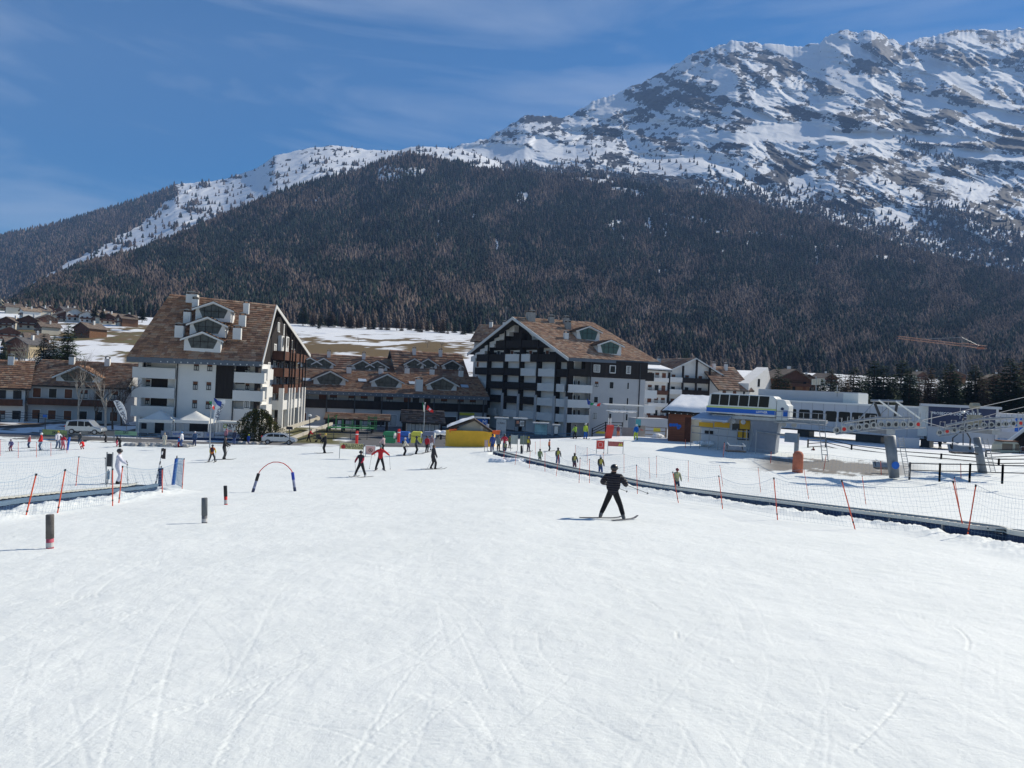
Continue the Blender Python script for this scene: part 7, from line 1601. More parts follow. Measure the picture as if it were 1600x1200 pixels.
RT = [('dark', 1213, 574, 'dark spruce right behind the steep stone roof'), ('dark', 1226, 590, 'small spruce beside the brown village chalet'), ('dark', 1283, 592, 'dark spruce behind the mast boxes on the station roof'), ('dark', 1300, 596, 'short dark spruce left of the rounded one'), ('larch', 1318, 584, 'bare brown larch at the left end of the tree line'),
      ('dark', 1331, 572, 'pointed spruce, third tree from the left end of the line'), ('dark', 1346, 588, 'low spruce in the gap of the tree line'), ('dark', 1363, 562, 'broad tall spruce, left of the twin ones'), ('dark', 1378, 570, 'spruce with a ragged top right of the broad one'), ('dark', 1392, 583, 'lower spruce between the two tallest'),
      ('dark', 1405, 561, 'tall slim spruce above the bracing frame'), ('dark', 1419, 574, 'spruce leaning on the tall slim one'), ('larch', 1434, 590, 'brown larch right of the slim spruce'), ('larch', 1452, 574, 'thin bare larch with snow showing through it'), ('dark', 1466, 592, 'low dark spruce above the word on the navy wall'),
      ('dark', 1481, 566, 'dark spruce with two tops left of the crane mast'), ('dark', 1494, 582, 'spruce in front of the crane mast'), ('dark', 1510, 590, 'low spruce just right of the crane mast'), ('dark', 1521, 570, 'tall spruce right of the crane mast'), ('larch', 1536, 588, 'brown larch between two spruces on the right'),
      ('dark', 1549, 582, 'round topped spruce below the brown roofed chalet'), ('larch', 1562, 572, 'brown larch near the right edge'), ('dark', 1575, 558, 'tall dark conifer near the right edge'), ('larch', 1588, 566, 'brown larch at the right edge'), ('dark', 1601, 552, 'tallest conifer, cut by the right edge'), ('dark', 1625, 562, 'dark conifer just past the right edge')]
for i, (k, px, yt, lb) in enumerate(RT): put_tree(k, px, 652 + (px - 1200) * .02, yt, random.uniform(150, 185), lb, 'conifers behind the gondola station', random.uniform(.9, 1.25) * (1.25 if k == 'dark' else 1))
for i in range(24): put_tree('dark' if i % 4 else 'larch', 1268 + i * 14.5 + random.uniform(-4, 4), 640, random.uniform(575, 594), random.uniform(195, 235), 'tree number %s from the left in the second row of conifers behind the station' % NUMW[i], 'second row of conifers', 1.35)
for k, px, yb, yt, d, lb in (('light', 104, 585, 503, 150, 'tall light green pine behind the white chalet'), ('dark', 66, 592, 520, 148, 'dark spruce left of the tall light green pine'), ('dark', 82, 580, 522, 156, 'spruce between the dark spruce and the light green pine'), ('dark', 4, 570, 534, 170, 'dark spruce at the left edge among the chalets'),
                          ('dark', 147, 496, 474, 360, 'small dark spruce at the forest foot behind the village'), ('dark', 160, 498, 480, 360, 'second small spruce at the forest foot'), ('dark', 222, 502, 476, 340, 'dark round spruce left of the stone roof'), ('dark', 498, 514, 501, 360, 'small lone spruce on the snowy meadow'),
                          ('dark', 524, 510, 495, 380, 'small spruce on the snowy meadow, right of the lone one'), ('dark', 1070, 592, 550, 230, 'dark round pine above the hotel ridge'), ('dark', 205, 616, 590, 118, 'dark evergreen beside the left balconies')):
    put_tree(k, px, yb, yt, d, lb, 'scattered conifers', 1.3 if yt > 470 and yb - yt < 30 else 1.1)
# larch stand at the foot of the forest, on the meadow edge
for i in range(26):
    px = 470 + i * 10.5 + random.uniform(-4, 4); yb = 508 + (px - 470) * .075 + random.uniform(-5, 5); hh = random.uniform(14, 32)
    put_tree('larch' if random.random() < .75 else 'dark', px, yb, yb - hh, random.uniform(430, 455), 'tree number %s from the left in the larch row on the meadow edge' % NUMW[i], 'larches along the meadow edge', 1.5)
# bare broadleaf trees
def bare_tree(g, hh, label, m, grp, spread=.5, name='bare_tree', twigm=None, levels=4):
    t = root(name, label, 'tree', g, grp); q = MB(); tw = MB()
    def grow(p, d, L_, r, lev):
        e = p + d * L_; (q if lev > 1 else tw).tube([p, (p + e) / 2 + Vector((random.uniform(-1, 1), random.uniform(-1, 1), 0)) * L_ * .05, e], [r, r * .8, r * .62], 4 if lev < 3 else 6, False)
        if lev == 0: return
        for k in range(random.choice((3, 3, 4))):
            a = random.uniform(0, 6.28); s = random.uniform(.35, 1.0) * spread; nd = (d + Vector((math.cos(a) * s, math.sin(a) * s, random.uniform(-.1, .3)))).normalized(); grow(p.lerp(e, random.uniform(.45, 1)), nd, L_ * random.uniform(.55, .8), r * .55, lev - 1)
    grow(g - Vector((0, 0, .3)), Vector((random.uniform(-.05, .05), 0, 1)).normalized(), hh * .42, hh * .014 + .03, levels)
    q.build('trunk', [m], t); tw.build('twigs', [twigm or m], t)
TW = mat('twigs_brown', (.10, .07, .055), .9, var=.2)
for px, yb, yt, d, m, lb in ((122, 664, 560, 97, BIRCH, 'bare birch left of the pair before the white chalet'), (165, 668, 556, 96, BIRCH, 'tall bare birch with a pale trunk before the white chalet'), (176, 668, 585, 98, BARK, 'bare dark tree right beside the tall birch'), (190, 662, 590, 100, BARK, 'bare tree against the left balconies of the large block'),
                             (148, 668, 600, 99, BARK, 'low bare tree between the two birches'), (40, 600, 525, 150, BIRCH, 'bare pale tree among the chalets at the left'), (30, 600, 540, 158, BARK, 'bare brown tree behind the pale one at the left'), (55, 598, 545, 150, BIRCH, 'bare pale tree left of the dark spruce')):
    bare_tree(P(px, yb, d), P(px, yt, d).z - P(px, yb, d).z, lb, m, 'bare trees by the chalets', .75 if yb > 640 else .6, twigm=TW if yb > 640 else m, levels=5 if yb > 640 else 4)
GR = mat('grey_twigs', (.22, .18, .15), .9, var=.2)
for i, (px, yb, yt) in enumerate(((1132, 574, 552), (1145, 576, 560), (1157, 577, 562), (1200, 578, 556), (1213, 580, 561), (1186, 578, 565), (1262, 580, 561), (1235, 580, 566), (1110, 573, 558), (74, 508, 486), (86, 508, 490), (560, 534, 524), (668, 542, 527), (690, 545, 530))):
    bare_tree(P(px, yb, 300), (yb - yt) / FPX * 300, 'round greyish bare shrub tree, %s along the forest foot' % NUMW[i], GR, 'greyish bare shrub trees', 1.3, levels=4)
# pine bush beside the left block
def bush():
    g = P(404, 688, 97); t = root('pine_bush', 'large rounded dark green pine bush in front of the gable end', 'bush', g); V_, F, C_ = [], [], []; top = P(404, 643, 97).z
    for i in range(9000):
        a, b = random.uniform(0, 6.28), random.random() ** .5; zz = random.random(); r = (2.6 * math.sqrt(max(0, 1 - (zz * 1.0) ** 2.6)) + .1) * (.55 + .45 * b) * (1 + .28 * math.sin(a * 3 + zz * 5) + .12 * math.sin(a * 7)); p = g + Vector((r * math.cos(a), r * math.sin(a) * .8, zz * (top - g.z) * (1 + .08 * math.sin(a * 5))))
        e = Vector((random.gauss(0, 1), random.gauss(0, 1), random.gauss(.5, 1))).normalized() * random.uniform(.15, .32); f = e.cross(Vector((random.random(), random.random(), 1))).normalized() * .07; o = len(V_); V_ += [p - f, p + f, p + e]; F.append((o, o + 1, o + 2)); c = random.choice([(.06, .075, .022), (.035, .05, .018), (.10, .10, .03), (.14, .11, .05)]); C_ += [c] * 3
    o = npmesh('foliage', np.array([tuple(v - g) for v in V_]), np.array(F), NEED, None, False, {'Col': np.array(C_)}, True); o.parent = t
    for k in range(5): q = MB(); q.tube([(0, 0, -.3), (random.uniform(-1.6, 1.6), random.uniform(-1, 1), (top - g.z) * .75)], [.1, .03], 5); o = q.build('stem', [BARK], None); o.parent = t
bush()
# ---- far village
def vhouse(label, wid, dep, hw, hr, wallm, roofc, woodtop=True, snow=False):
    t = root('village_house', label, 'house', (0, 0, 0)); m = MB(); m.box((-wid / 2, 0, -3), (wid / 2, dep, hw)); m.prism([(-wid / 2, 0, hw), (wid / 2, 0, hw), (0, 0, hw + hr)], (0, dep, 0)); m.build('wall', [wallm], t)
    if woodtop: m = MB(); m.prism([(-wid / 2 + .1, -.06, hw * .72), (wid / 2 - .1, -.06, hw * .72), (wid / 2 - .1, -.06, hw), (0, -.06, hw + hr - .1), (-wid / 2 + .1, -.06, hw)], (0, .05, 0)); m.build('timber_gable', [BROWNW if wid > 9 else DARKW], t)
    m = MB(); k = hr / (wid / 2)
    for s in (-1, 1): slab(m, (s * (wid / 2 + .9), -1, hw - k * .9 + .25), (s * (wid / 2 + .9), dep + 1, hw - k * .9 + .25), (0, dep + 1, hw + hr + .25), (0, -1, hw + hr + .25), .35)
    rf = m.build('roof', [roofc], t)
    m = MB(); m.box((wid * .12, dep * .5, hw + hr * .4), (wid * .12 + .9, dep * .5 + .9, hw + hr + 1.4)); m.build('chimney', [WHITE], rf)
    for r_ in range(2):
        for c_ in range(3):
            m = MB(); uu = -wid / 2 + wid * (c_ + .5) / 3; z = hw * (.18 + .36 * r_); m.box((uu - .6, -.09, z), (uu + .6, .02, z + 1.3)); m.build('window', [CARGL if (r_ + c_) % 2 else SHUT], t)
    m = MB(); m.box((-wid / 2, -1.0, hw * .48), (wid / 2, -.9, hw * .48 + .9)); m.box((-wid / 2, -.9, hw * .46), (wid / 2, .02, hw * .48)); m.build('balcony', [BROWNW], t)
    return t
RA = mat('roof_brown_grey', (.15, .115, .09), .9, var=.5, scale=.9, bump=.4, bscale=3); RB = mat('roof_tan', (.24, .18, .13), .9, var=.45, scale=.8); RC = mat('roof_slate', (.10, .095, .095), .9, var=.4, scale=.8)
vp = [vhouse('x', 11, 11, 5.5, 2.8, CREAM, RA), vhouse('x', 9, 12, 6, 2.4, WHITE, RB, False), vhouse('x', 13, 10, 5, 3.0, mat('honey_timber', (.20, .10, .05), .8, var=.3), RA, True), vhouse('x', 12, 12, 6.5, 3, mat('ochre_render', (.45, .36, .22), .8, var=.1), RC)]
VH = [(22, 478, 1, 'white village house high on the slope at the left edge'), (48, 484, 0, 'village house below the bright cliff'), (33, 494, 1, 'white fronted village house with a broad gable'), (62, 490, 3, 'yellowish village house at the top right of the hamlet'), (8, 486, 0, 'village house at the left edge, upper row'), (10, 512, 0, 'village house at the left edge, middle row'),
      (100, 500, 0, 'village house behind the bare round trees'), (117, 500, 1, 'white balconied village house on the meadow, left of a pair'), (136, 502, 1, 'white balconied village house on the meadow, right of a pair'), (127, 524, 2, 'dark village house standing alone in the snow'), (152, 503, 2, 'village house beside the small spruces'), (168, 504, 0, 'low village house, second before the stone roof'),
      (186, 506, 2, 'reddish village house, nearest the stone roof'), (200, 507, 0, 'small village house half behind the stone roof'), (38, 540, 2, 'honey timber chalet among the bare trees'), (26, 556, 3, 'pale ochre chalet below the honey timber one'), (8, 552, 2, 'timber chalet at the left edge, lower row'), (14, 530, 0, 'brown roofed chalet at the left edge'), (60, 520, 0, 'chalet hidden among bare trees left of the spruces'), (75, 505, 2, 'dark chalet above the spruces'), (88, 568, 1, 'small white house with snowy roof behind the spruces'), (44, 512, 0, 'village house in the middle of the hamlet'), (70, 478, 1, 'uppermost village house under the forest')]
for i, (px, py, k, lb) in enumerate(VH):
    o = vp[k] if not vp[k]['label'] != 'x' else copytree(vp[k]); g = G(px, py + 3); o.location = g; o.rotation_euler = (0, 0, random.uniform(-.9, .9)); s = random.uniform(.6, .75) * (1.25 if 'pair' in lb else 1); o.scale = (s, s, s); o['label'] = lb; o['group'] = 'houses of the village on the left'
for i in range(18):
    px = 3 + i * 9.2 + random.uniform(-3, 3); o = copytree(vp[i % 2 if i % 5 else 3]); o.location = G(px, 482 + i * 1.3 + random.uniform(-7, 4)); s = random.uniform(.5, .68); o.scale = (s, s, s); o.rotation_euler = (0, 0, random.uniform(-.9, .9)); o['label'] = 'tiny distant house, number %s from the left in the back rows of the village' % NUMW[i]; o['group'] = 'back rows of the village'
VR = [(1240, 614, 2, 195, 'brown gabled chalet with snow on its roof right of the steep stone roof'), (1262, 612, 0, 215, 'chalet behind the mast boxes on the station roof'), (1226, 600, 1, 240, 'pale house above the brown gabled chalet'), (1556, 606, 2, 260, 'chalet with reddish brown roof near the right edge'), (1298, 604, 0, 280, 'small chalet left of the tree line'), (1493, 596, 2, 330, 'small dark chalet below the crane'), (1440, 598, 0, 330, 'small chalet on the snow behind the bare larch')]
for px, py, k, d, lb in VR:
    o = copytree(vp[k]); o.location = P(px, py, d); s = .8 if px == 1240 else .62; o.scale = (s, s, s); o.rotation_euler = (0, 0, random.uniform(-.5, .5)); o['label'] = lb; o['group'] = 'chalets on the right'
# bright sandy cliff at the left edge
q = MB(); vs = []
for i in range(9):
    for j in range(9): a, b = i / 8, j / 8; p = P(-14 + 26 * a * (1 - b * .75), 478 - 22 * b, 440 + 14 * b + 4 * random.random()); vs.append(tuple(p))
q.raw(vs, [(i * 9 + j, (i + 1) * 9 + j, (i + 1) * 9 + j + 1, i * 9 + j + 1) for i in range(8) for j in range(8)]); struct(q.build('cliff', [mat('sandy_rock', (.42, .36, .26), .9, var=.3, scale=.3)], None))
# masts and boxes on the station roof, snow domes
for px, yt, yb, lb in ((1275, 588, 612, 'cluster of pale antenna boxes on a mast above the station roof'), (1308, 602, 620, 'thin antenna mast beside the roof box')):
    c = P(px, yb, 118); t = root('antenna_mast', lb, 'antenna', c); q = MB(); q.tube([c, P(px, yt, 118)], .07, 6); q.build('mast', [STEEL], t)
    for k in range(4 if px < 1300 else 2): q = MB(); e = P(px - 5 + 3.6 * k if px < 1300 else px - 2 + 4 * k, yt + (5 if px < 1300 else 10), 118); q.box((e.x - .15, e.y - .1, e.z - (.9 if px < 1300 else .2)), (e.x + .15, e.y + .1, e.z + .1)); q.build('antenna_box', [CREAM], t)
# ================================================================ PEOPLE
def ik(a, b, l1, l2, hint):
    d = b - a; L_ = d.length; mx_ = (l1 + l2) * .998
    if L_ > mx_: b = a + d * (mx_ / L_); d = b - a; L_ = mx_
    x = (l1 * l1 - l2 * l2 + L_ * L_) / (2 * L_); hh = math.sqrt(max(l1 * l1 - x * x, 0)); n = hint - d * (hint.dot(d) / (L_ * L_))
    n = n.normalized() if n.length > 1e-6 else Vector((0, 1, 0)); return a + d * (x / L_) + n * hh, b
SKIN = mat('skin', (.48, .27, .19), .6, var=.05)
def cloth(c, nm=None):
    k = 'cloth_%d_%d_%d' % tuple(int(x * 100) for x in c); return mat(k, c, .8, var=.15, scale=9, bump=.25, bscale=30)
BK = (.018, .018, .02); DK = (.03, .032, .04)
def person(fx, fy, hpx, label, jacket, pants, head=BK, yaw=0, stance=.10, crouch=0.0, lean=0.0, hands=None, skis=None, poles=0, hat='helmet', boots=BK, vest=None, loc=None, group=None, fingers=False, sidelean=0, puffy=1.0, turn=0, backpack=None, splay=0, sleeve=None, stag=0, beard=None, quilt=None):
    g = G(fx, fy) if loc is None else loc; H_ = hpx * g.y / FPX if hpx < 200 else hpx / 1000; y = R(yaw)
    t = root('person', label, 'person', g, group, y)
    V_ = Vector; hz = .515 - crouch * .22
    hip = V_((sidelean, -crouch * .10, hz)); lv = V_((math.sin(sidelean), math.sin(lean), math.cos(lean))).normalized()
    waist = hip + lv * .09; chest = hip + lv * .225; neck = hip + lv * .325; hd = neck + V_((0, math.sin(lean) * .05 + .008, .085 if lean < .9 else .05))
    sw = .105 * puffy; sd_ = lv.cross(V_((0, -1, 0))).normalized() if abs(lv.z) > .1 else V_((1, 0, 0)); sd_ = V_((1, 0, 0))
    shz = hip + lv * .295
    verts, radii, edges, tags = [], [], [], []; bl = 1.22 if quilt else 1.0
    def add(p, r, par, tg):
        verts.append(p); radii.append(r if hasattr(r, '__len__') else (r, r)); i = len(verts) - 1
        if par is not None: edges.append((par, i))
        tags.append(tg); return i
    i0 = add(hip, (.070, .058), None, 'j'); i1 = add(waist, (.076 * puffy * bl, .062), i0, 'j'); i2 = add(chest, (.082 * puffy * bl, .060 * puffy), i1, 'j'); i3 = add(shz, (.062 * puffy, .052), i2, 'j'); i4 = add(neck, .046 if quilt else .036, i3, 'j' if quilt else 'n'); i5 = add(hd - V_((0, -.004, .015)), (.044, .05), i4, 'f'); i6 = add(hd + V_((0, -.004, .034)), (.043, .05), i5, 'h')
    hands = hands or ((-.17, .10, .46), (.17, .10, .46)); knees = []; feet = []
    for s, hnd in zip((-1, 1), hands):
        sh = shz + V_((s * sw, 0, -.01)); hd_ = V_(hnd); el, hp = ik(sh, hd_, .165, .15, V_((s * (1.3 if fingers else .8), -.6, -1.3 if fingers else -.6)))
        a = add(sh, .034 * puffy, i3, 'j'); b = add(el, .034 * puffy * bl, a, 's'); c = add(el.lerp(hp, .85), .025, b, 's'); e = add(hp, .022, c, 'g')
        dr = (hp - el).normalized(); sd2 = dr.cross(V_((0, 0, 1))); sd2 = sd2.normalized() if sd2.length > .01 else V_((1, 0, 0)); up2 = sd2.cross(dr)
        if fingers:
            for q in range(4):
                o_ = sd2 * (q - 1.5) * .0115; ln = (.030, .036, .034, .027)[q]; k1 = add(hp + dr * .018 + o_, .0062, e, 'g'); k2 = add(hp + dr * (.018 + ln * .6) + o_ - up2 * .006, .0056, k1, 'g'); add(hp + dr * (.018 + ln * .75) + o_ - up2 * .024, .005, k2, 'g')
        else:
            k1 = add(hp + dr * .03 - up2 * .01, .015, e, 'g')
        add(hp + dr * .008 - sd2 * s * .024 - up2 * .012, .008, e, 'g')
        fo = V_((s * stance + (0 if not stag else 0), stag * s * .5, .035)); hj = hip + V_((s * .042, 0, -.02)); kn, an = ik(hj, fo, .243, .237, V_((s * .12, 1, 0)))
        th = add(hj, .050, i0, 'p'); k_ = add(kn, .037, th, 'p'); mid = add(kn.lerp(an, .55), .034, k_, 'p'); ak = add(an + V_((0, 0, .015)), .030, mid, 'b'); f_ = R(splay * s); add(an + V_((math.sin(-f_) * .075, math.cos(f_) * .075, -.014)), .021, ak, 'b'); add(an + V_((math.sin(f_) * .02, -.025, -.016)), .021, ak, 'b')
        feet.append(an); knees.append(hp)
    bk_ = {'j': 1.28, 'p': 1.36, 's': 1.3, 'b': 1.25}; radii = [(r[0] * bk_[g_], r[1] * bk_[g_]) if g_ in bk_ else r for r, g_ in zip(radii, tags)]
    me = bpy.data.meshes.new('tmp'); me.from_pydata([tuple(v * H_) for v in verts], edges, []); ob = bpy.data.objects.new('tmp', me); COL.objects.link(ob)
    ob.modifiers.new('s', 'SKIN'); 
    if not me.skin_vertices: bpy.context.view_layer.update()
    if not me.skin_vertices:
        bm = bmesh.new(); bm.from_mesh(me); bm.verts.layers.skin.verify(); bm.to_mesh(me); bm.free()
    for i, r in enumerate(radii): me.skin_vertices[0].data[i].radius = (r[0] * H_, r[1] * H_); me.skin_vertices[0].data[i].use_root = (i == 0)
    sb_ = ob.modifiers.new('d', 'SUBSURF'); sb_.levels = 2 if hpx > 50 else 1; sb_.render_levels = sb_.levels
    bm_ = bpy.data.meshes.new_from_object(ob.evaluated_get(bpy.context.evaluated_depsgraph_get())); bpy.data.objects.remove(ob)
    mats = [cloth(jacket), cloth(pants), SKIN, cloth(head), cloth(boots), cloth(BK if not fingers else DK), cloth(sleeve or jacket)]; ix = {'j': 0, 'p': 1, 'f': 2, 'n': 2, 'h': 3, 'b': 4, 'g': 5, 's': 6}
    if quilt: mats[0] = mats[6] = quilt
    bm_.materials.clear()
    for m_ in mats: bm_.materials.append(m_)
    A = np.array([tuple(v * H_) for v in verts]); E = edges; cen = np.array([tuple(p.center) for p in bm_.polygons])
    best = np.full(len(cen), 1e9); lab = np.zeros(len(cen), int); rr = np.array([max(r) for r in radii]) * H_
    for (a, b) in E:
        ab = A[b] - A[a]; tt = np.clip(((cen - A[a]) @ ab) / (ab @ ab + 1e-12), 0, 1); dd = np.linalg.norm(cen - (A[a] + tt[:, None] * ab), axis=1) / (rr[a] * (1 - tt) + rr[b] * tt)
        tg = np.where(tt > .5, ix[tags[b]], ix[tags[a]]); k = dd < best; best[k] = dd[k]; lab[k] = tg[k]
    if vest is None and beard is None: pass
    bm_.polygons.foreach_set('material_index', lab.astype(np.int32)); bm_.polygons.foreach_set('use_smooth', [True] * len(bm_.polygons)); bm_.name = 'body'
    # nose and ears are part of the same mesh
    bo = bpy.data.objects.new('body', bm_); COL.objects.link(bo); bo.parent = t
    hc = hd * H_
    def part(q, nm, m_, par=t):
        o = q.build(nm, m_ if isinstance(m_, list) else [m_], None, True); o.parent = par; return o
    q = MB(); f_ = hc + V_((0, .050 * H_, 0))
    q.ball(f_ + V_((0, .002, -.010)) * H_ * 1, (.007 * H_, .012 * H_, .011 * H_), 6, 4); q.ball(hc + V_((-.046, 0, -.008)) * H_, (.006 * H_, .011 * H_, .014 * H_), 6, 4); q.ball(hc + V_((.046, 0, -.008)) * H_, (.006 * H_, .011 * H_, .014 * H_), 6, 4)
    q.k = 1; q.ball(hc + V_((-.017, .043, .004)) * H_, .006 * H_, 6, 4); q.ball(hc + V_((.017, .043, .004)) * H_, .006 * H_, 6, 4); q.k = 2; q.ball(hc + V_((0, .045, -.028)) * H_, (.014 * H_, .006 * H_, .004 * H_), 6, 4)
    part(q, 'face', [SKIN, BLACK, RED])
    if hat == 'helmet':
        q = MB(); q.ball(hc + V_((0, -.006, .018)) * H_, (.069 * H_, .080 * H_, .068 * H_), 12, 8); hm_ = part(q, 'helmet', mat('helmet_%d_%d_%d' % tuple(int(x * 100) for x in head), head, .35, var=.05, spec=.5))
        q = MB(); q.tube([hc + V_((.062 * math.sin(a), .012 + .055 * math.cos(a), .004)) * H_ for a in (-1.3, -.8, -.3, .3, .8, 1.3)], .013 * H_, 5); part(q, 'goggles', BLACK, hm_)
    elif hat == 'hair':
        q = MB(); q.ball(hc + V_((0, -.014, .008)) * H_, (.054 * H_, .056 * H_, .060 * H_), 10, 7); q.ball(hc + V_((0, -.034, -.05)) * H_, (.04 * H_, .025 * H_, .06 * H_), 8, 6); part(q, 'hair', cloth(head))
    else:
        q = MB(); q.ball(hc + V_((0, -.006, .026)) * H_, (.054 * H_, .060 * H_, .052 * H_), 10, 7); q.ball(hc + V_((0, -.006, .085)) * H_, .016 * H_, 6, 5); part(q, 'hat', cloth(head))
    if vest:
        q = MB(); c = chest * H_; w_ = (.10 * puffy * H_, .085 * H_)
        vs = []
        for zz, k in ((-.15, .92), (-.08, .95), (0, 1.05), (.05, 1.0), (.085, .72)):
            for j in range(12): a = j * math.pi / 6; o_ = lv * zz * H_; vs.append(tuple(c + o_ + V_((w_[0] * k * math.cos(a), w_[1] * k * math.sin(a), 0))))
        q.raw(vs, [(i * 12 + j, i * 12 + (j + 1) % 12, (i + 1) * 12 + (j + 1) % 12, (i + 1) * 12 + j) for i in range(4) for j in range(12)]); part(q, 'vest', cloth(vest))
    if backpack:
        q = MB(); c = (chest + V_((0, -.10, 0))) * H_; q.ball(c, (.075 * H_, .05 * H_, .10 * H_), 10, 7); part(q, 'backpack', cloth(backpack))
    if skis is not None:
        for s, an in zip((-1, 1), feet):
            a = R(skis * s * -1 + turn); f = V_((math.sin(a), math.cos(a), 0)); L1, L2 = .52 * H_, .42 * H_; w_ = .025 * H_; sd3 = V_((f.y, -f.x, 0)); b = V_((an.x, an.y, 0)) * H_; q = MB(); M_ = t.matrix_world; prof = []
            for k in range(9):
                u_ = -L2 + (L1 + L2) * k / 8; p = b + f * u_; wp = M_ @ p; zz = h(wp.x, wp.y) - g.z + .012; zz += (.05 * H_ if k == 8 else (.012 * H_ if k == 7 else 0)); prof.append((p, zz, w_ * (.6 if k == 8 else 1)))
            vs = []
            for p, zz, ww in prof:
                for o2, up in ((-ww, 0), (ww, 0), (ww, .014), (-ww, .014)): e_ = p + sd3 * o2; vs.append((e_.x, e_.y, zz + up))
            q.raw(vs, [(i * 4 + j, i * 4 + (j + 1) % 4, (i + 1) * 4 + (j + 1) % 4, (i + 1) * 4 + j) for i in range(8) for j in range(4)] + [(3, 2, 1, 0), (32, 33, 34, 35)]); o = q.build('ski', [cloth((.12, .12, .13)) if s < 0 else cloth((.12, .12, .13))], None); o.parent = t
    if poles:
        w_ = t.matrix_world; who = label.split(' ')[0:]
        for s, hp in zip((-1, 1), knees):
            a = w_ @ (hp * H_ + V_((0, .01, .02))); dr = V_((s * .06, -.22 if poles == 1 else .05, -.55)) * H_; e_ = w_.to_3x3() @ dr; b = a + e_ * 2
            k = 0
            gz = h(a.x + e_.x, a.y + e_.y); b = V_((a.x + e_.x, a.y + e_.y, max(gz, a.z + e_.z)))
            if poles == 3: b = a + w_.to_3x3() @ (V_((.42, -.05, -.12)) * H_)
            r_ = root('ski_pole', '%s ski pole of the %s' % ('left' if s < 0 else 'right', label[:1].lower() + label[1:]), 'ski pole', a); q = MB(); q.tube([a, b], .009 if hpx < 45 else .007, 5); q.build('shaft', [DARKM], r_); q = MB(); q.tube([a + (b - a) * .93, a + (b - a) * .95], .035, 8); q.build('basket', [BLACK], r_); q = MB(); q.tube([a - (b - a) * .06, a + (b - a) * .06], .016, 6); q.build('grip', [BLACK], r_)
            r_['label'] = ' '.join(r_['label'].split()[:16])
    return t
QUILT = mat('quilted_jacket', (.026, .023, .030), .55, var=.2, scale=14, bump=.2)
_n = QUILT.node_tree; _w = _n.nodes.new('ShaderNodeTexWave'); _w.bands_direction = 'Z'; _w.inputs['Scale'].default_value = 4.6; _w.inputs['Distortion'].default_value = .6
_b = _n.nodes.new('ShaderNodeBump'); _b.inputs['Strength'].default_value = .9; _b.inputs['Distance'].default_value = .03
_n.links.new(_n.nodes['Texture Coordinate'].outputs['Object'], _w.inputs['Vector']); _n.links.new(_w.outputs['Fac'], _b.inputs['Height']); _n.links.new(_b.outputs[0], _n.nodes['Principled BSDF'].inputs['Normal'])
UP = ((-.135, .07, .47), (.135, .06, .45)); FWD = ((-.12, .20, .54), (.12, .22, .56)); OUT = ((-.34, .02, .60), (.34, .02, .60)); WIDE = ((-.155, .12, .49), (.14, .15, .52))
CR = (.60, .56, .46); RD = (.55, .025, .03); NV = (.03, .045, .11); WH = (.68, .68, .70); HV = (.48, .55, .05); OR_ = (.70, .16, .04)
person(956, 811, 87, 'skier in black puffy jacket and black helmet snowploughing alone in the foreground', (.022, .021, .026), (.012, .012, .014), (.02, .02, .022), -18, .215, .10, .05, ((-.17, .17, .60), (.20, .17, .60)), 14, 3, fingers=True, boots=(.13, .13, .13), puffy=1.14, quilt=QUILT, turn=34, splay=4)
person(563, 745, 42, 'skier in black with red shoulders and a wide stance left of the notice', (.03, .03, .04), BK, BK, 160, .24, .1, .08, FWD, 8, 1, boots=(.5, .5, .5), sleeve=(.45, .03, .06))
person(593.5, 735, 40, 'skier in a red jacket with both arms spread wide', RD, BK, (.15, .22, .24), 10, .17, .05, .05, OUT, 8, 1, hat='hat')
person(507.5, 708, 31, 'skier in long black coat and yellow hat standing with poles', BK, BK, (.6, .42, .08), 120, .06, 0, 0, FWD, 0, 1, hat='hat')
person(598.5, 707, 27, 'skier in pale pink top standing behind the one in red', (.50, .36, .36), BK, BK, 60, .07, .05, .05, FWD, 0, 1)
person(631, 712, 29, 'skier in a cream jacket with a dark backpack', CR, BK, (.55, .5, .5), -70, .08, .1, .1, FWD, 0, 1, hat='hat', backpack=BK)
person(649.5, 709.5, 28, 'skier in dark blue grey standing before the yellow bin', (.05, .06, .08), BK, BK, -70, .07, .05, .05, FWD, 0, 1)
person(666.5, 707, 26, 'skier in a red jacket by the flagpole beside the mauve coat', (.40, .02, .03), BK, BK, -20, .06, 0, 0, UP, 0, 0)
person(673.5, 704, 24, 'person in a mauve coat and white trousers behind the walking skier', (.26, .17, .18), WH, (.5, .42, .42), -30, .06, 0, 0, UP, None, 0, hat='hat')
person(676, 733, 39, 'skier in charcoal with long brown hair gliding across the middle', (.045, .042, .045), (.03, .028, .03), (.10, .055, .03), -60, .13, .08, .05, ((-.2, .1, .5), (.2, .08, .5)), 0, 1, hat='hair', stag=.08)
person(482, 690, 21, 'person in a red jacket leaning forward to push a pushchair', (.48, .02, .03), BK, BK, -85, .10, .05, .45, ((-.10, .32, .56), (.10, .32, .56)), None, 0, hat='hair', stag=.3)
person(331, 722, 28, 'child in yellow sleeves and dark vest over orange on small skis', (.50, .14, .03), BK, (.03, .03, .05), 5, .17, .1, .05, WIDE, 8, 1, sleeve=(.60, .55, .08), vest=(.05, .02, .04))
person(349.5, 718, 36, 'tall skier all in black beside the child in yellow sleeves', BK, (.05, .05, .05), (.10, .09, .09), -80, .08, 0, .1, ((-.2, .2, .6), (.2, .2, .6)), 0, 1, hat='hair')
person(257, 698, 22, 'person in a cream ski suit walking by the ploughed snow', CR, CR, (.45, .40, .30), 180, .07, 0, .1, UP, None, 0, hat='hat')
person(284, 699, 25, 'adult in white jacket and blue helmet standing with a child', WH, (.05, .09, .22), (.08, .22, .45), 90, .05, .05, .1, UP, 0, 0)
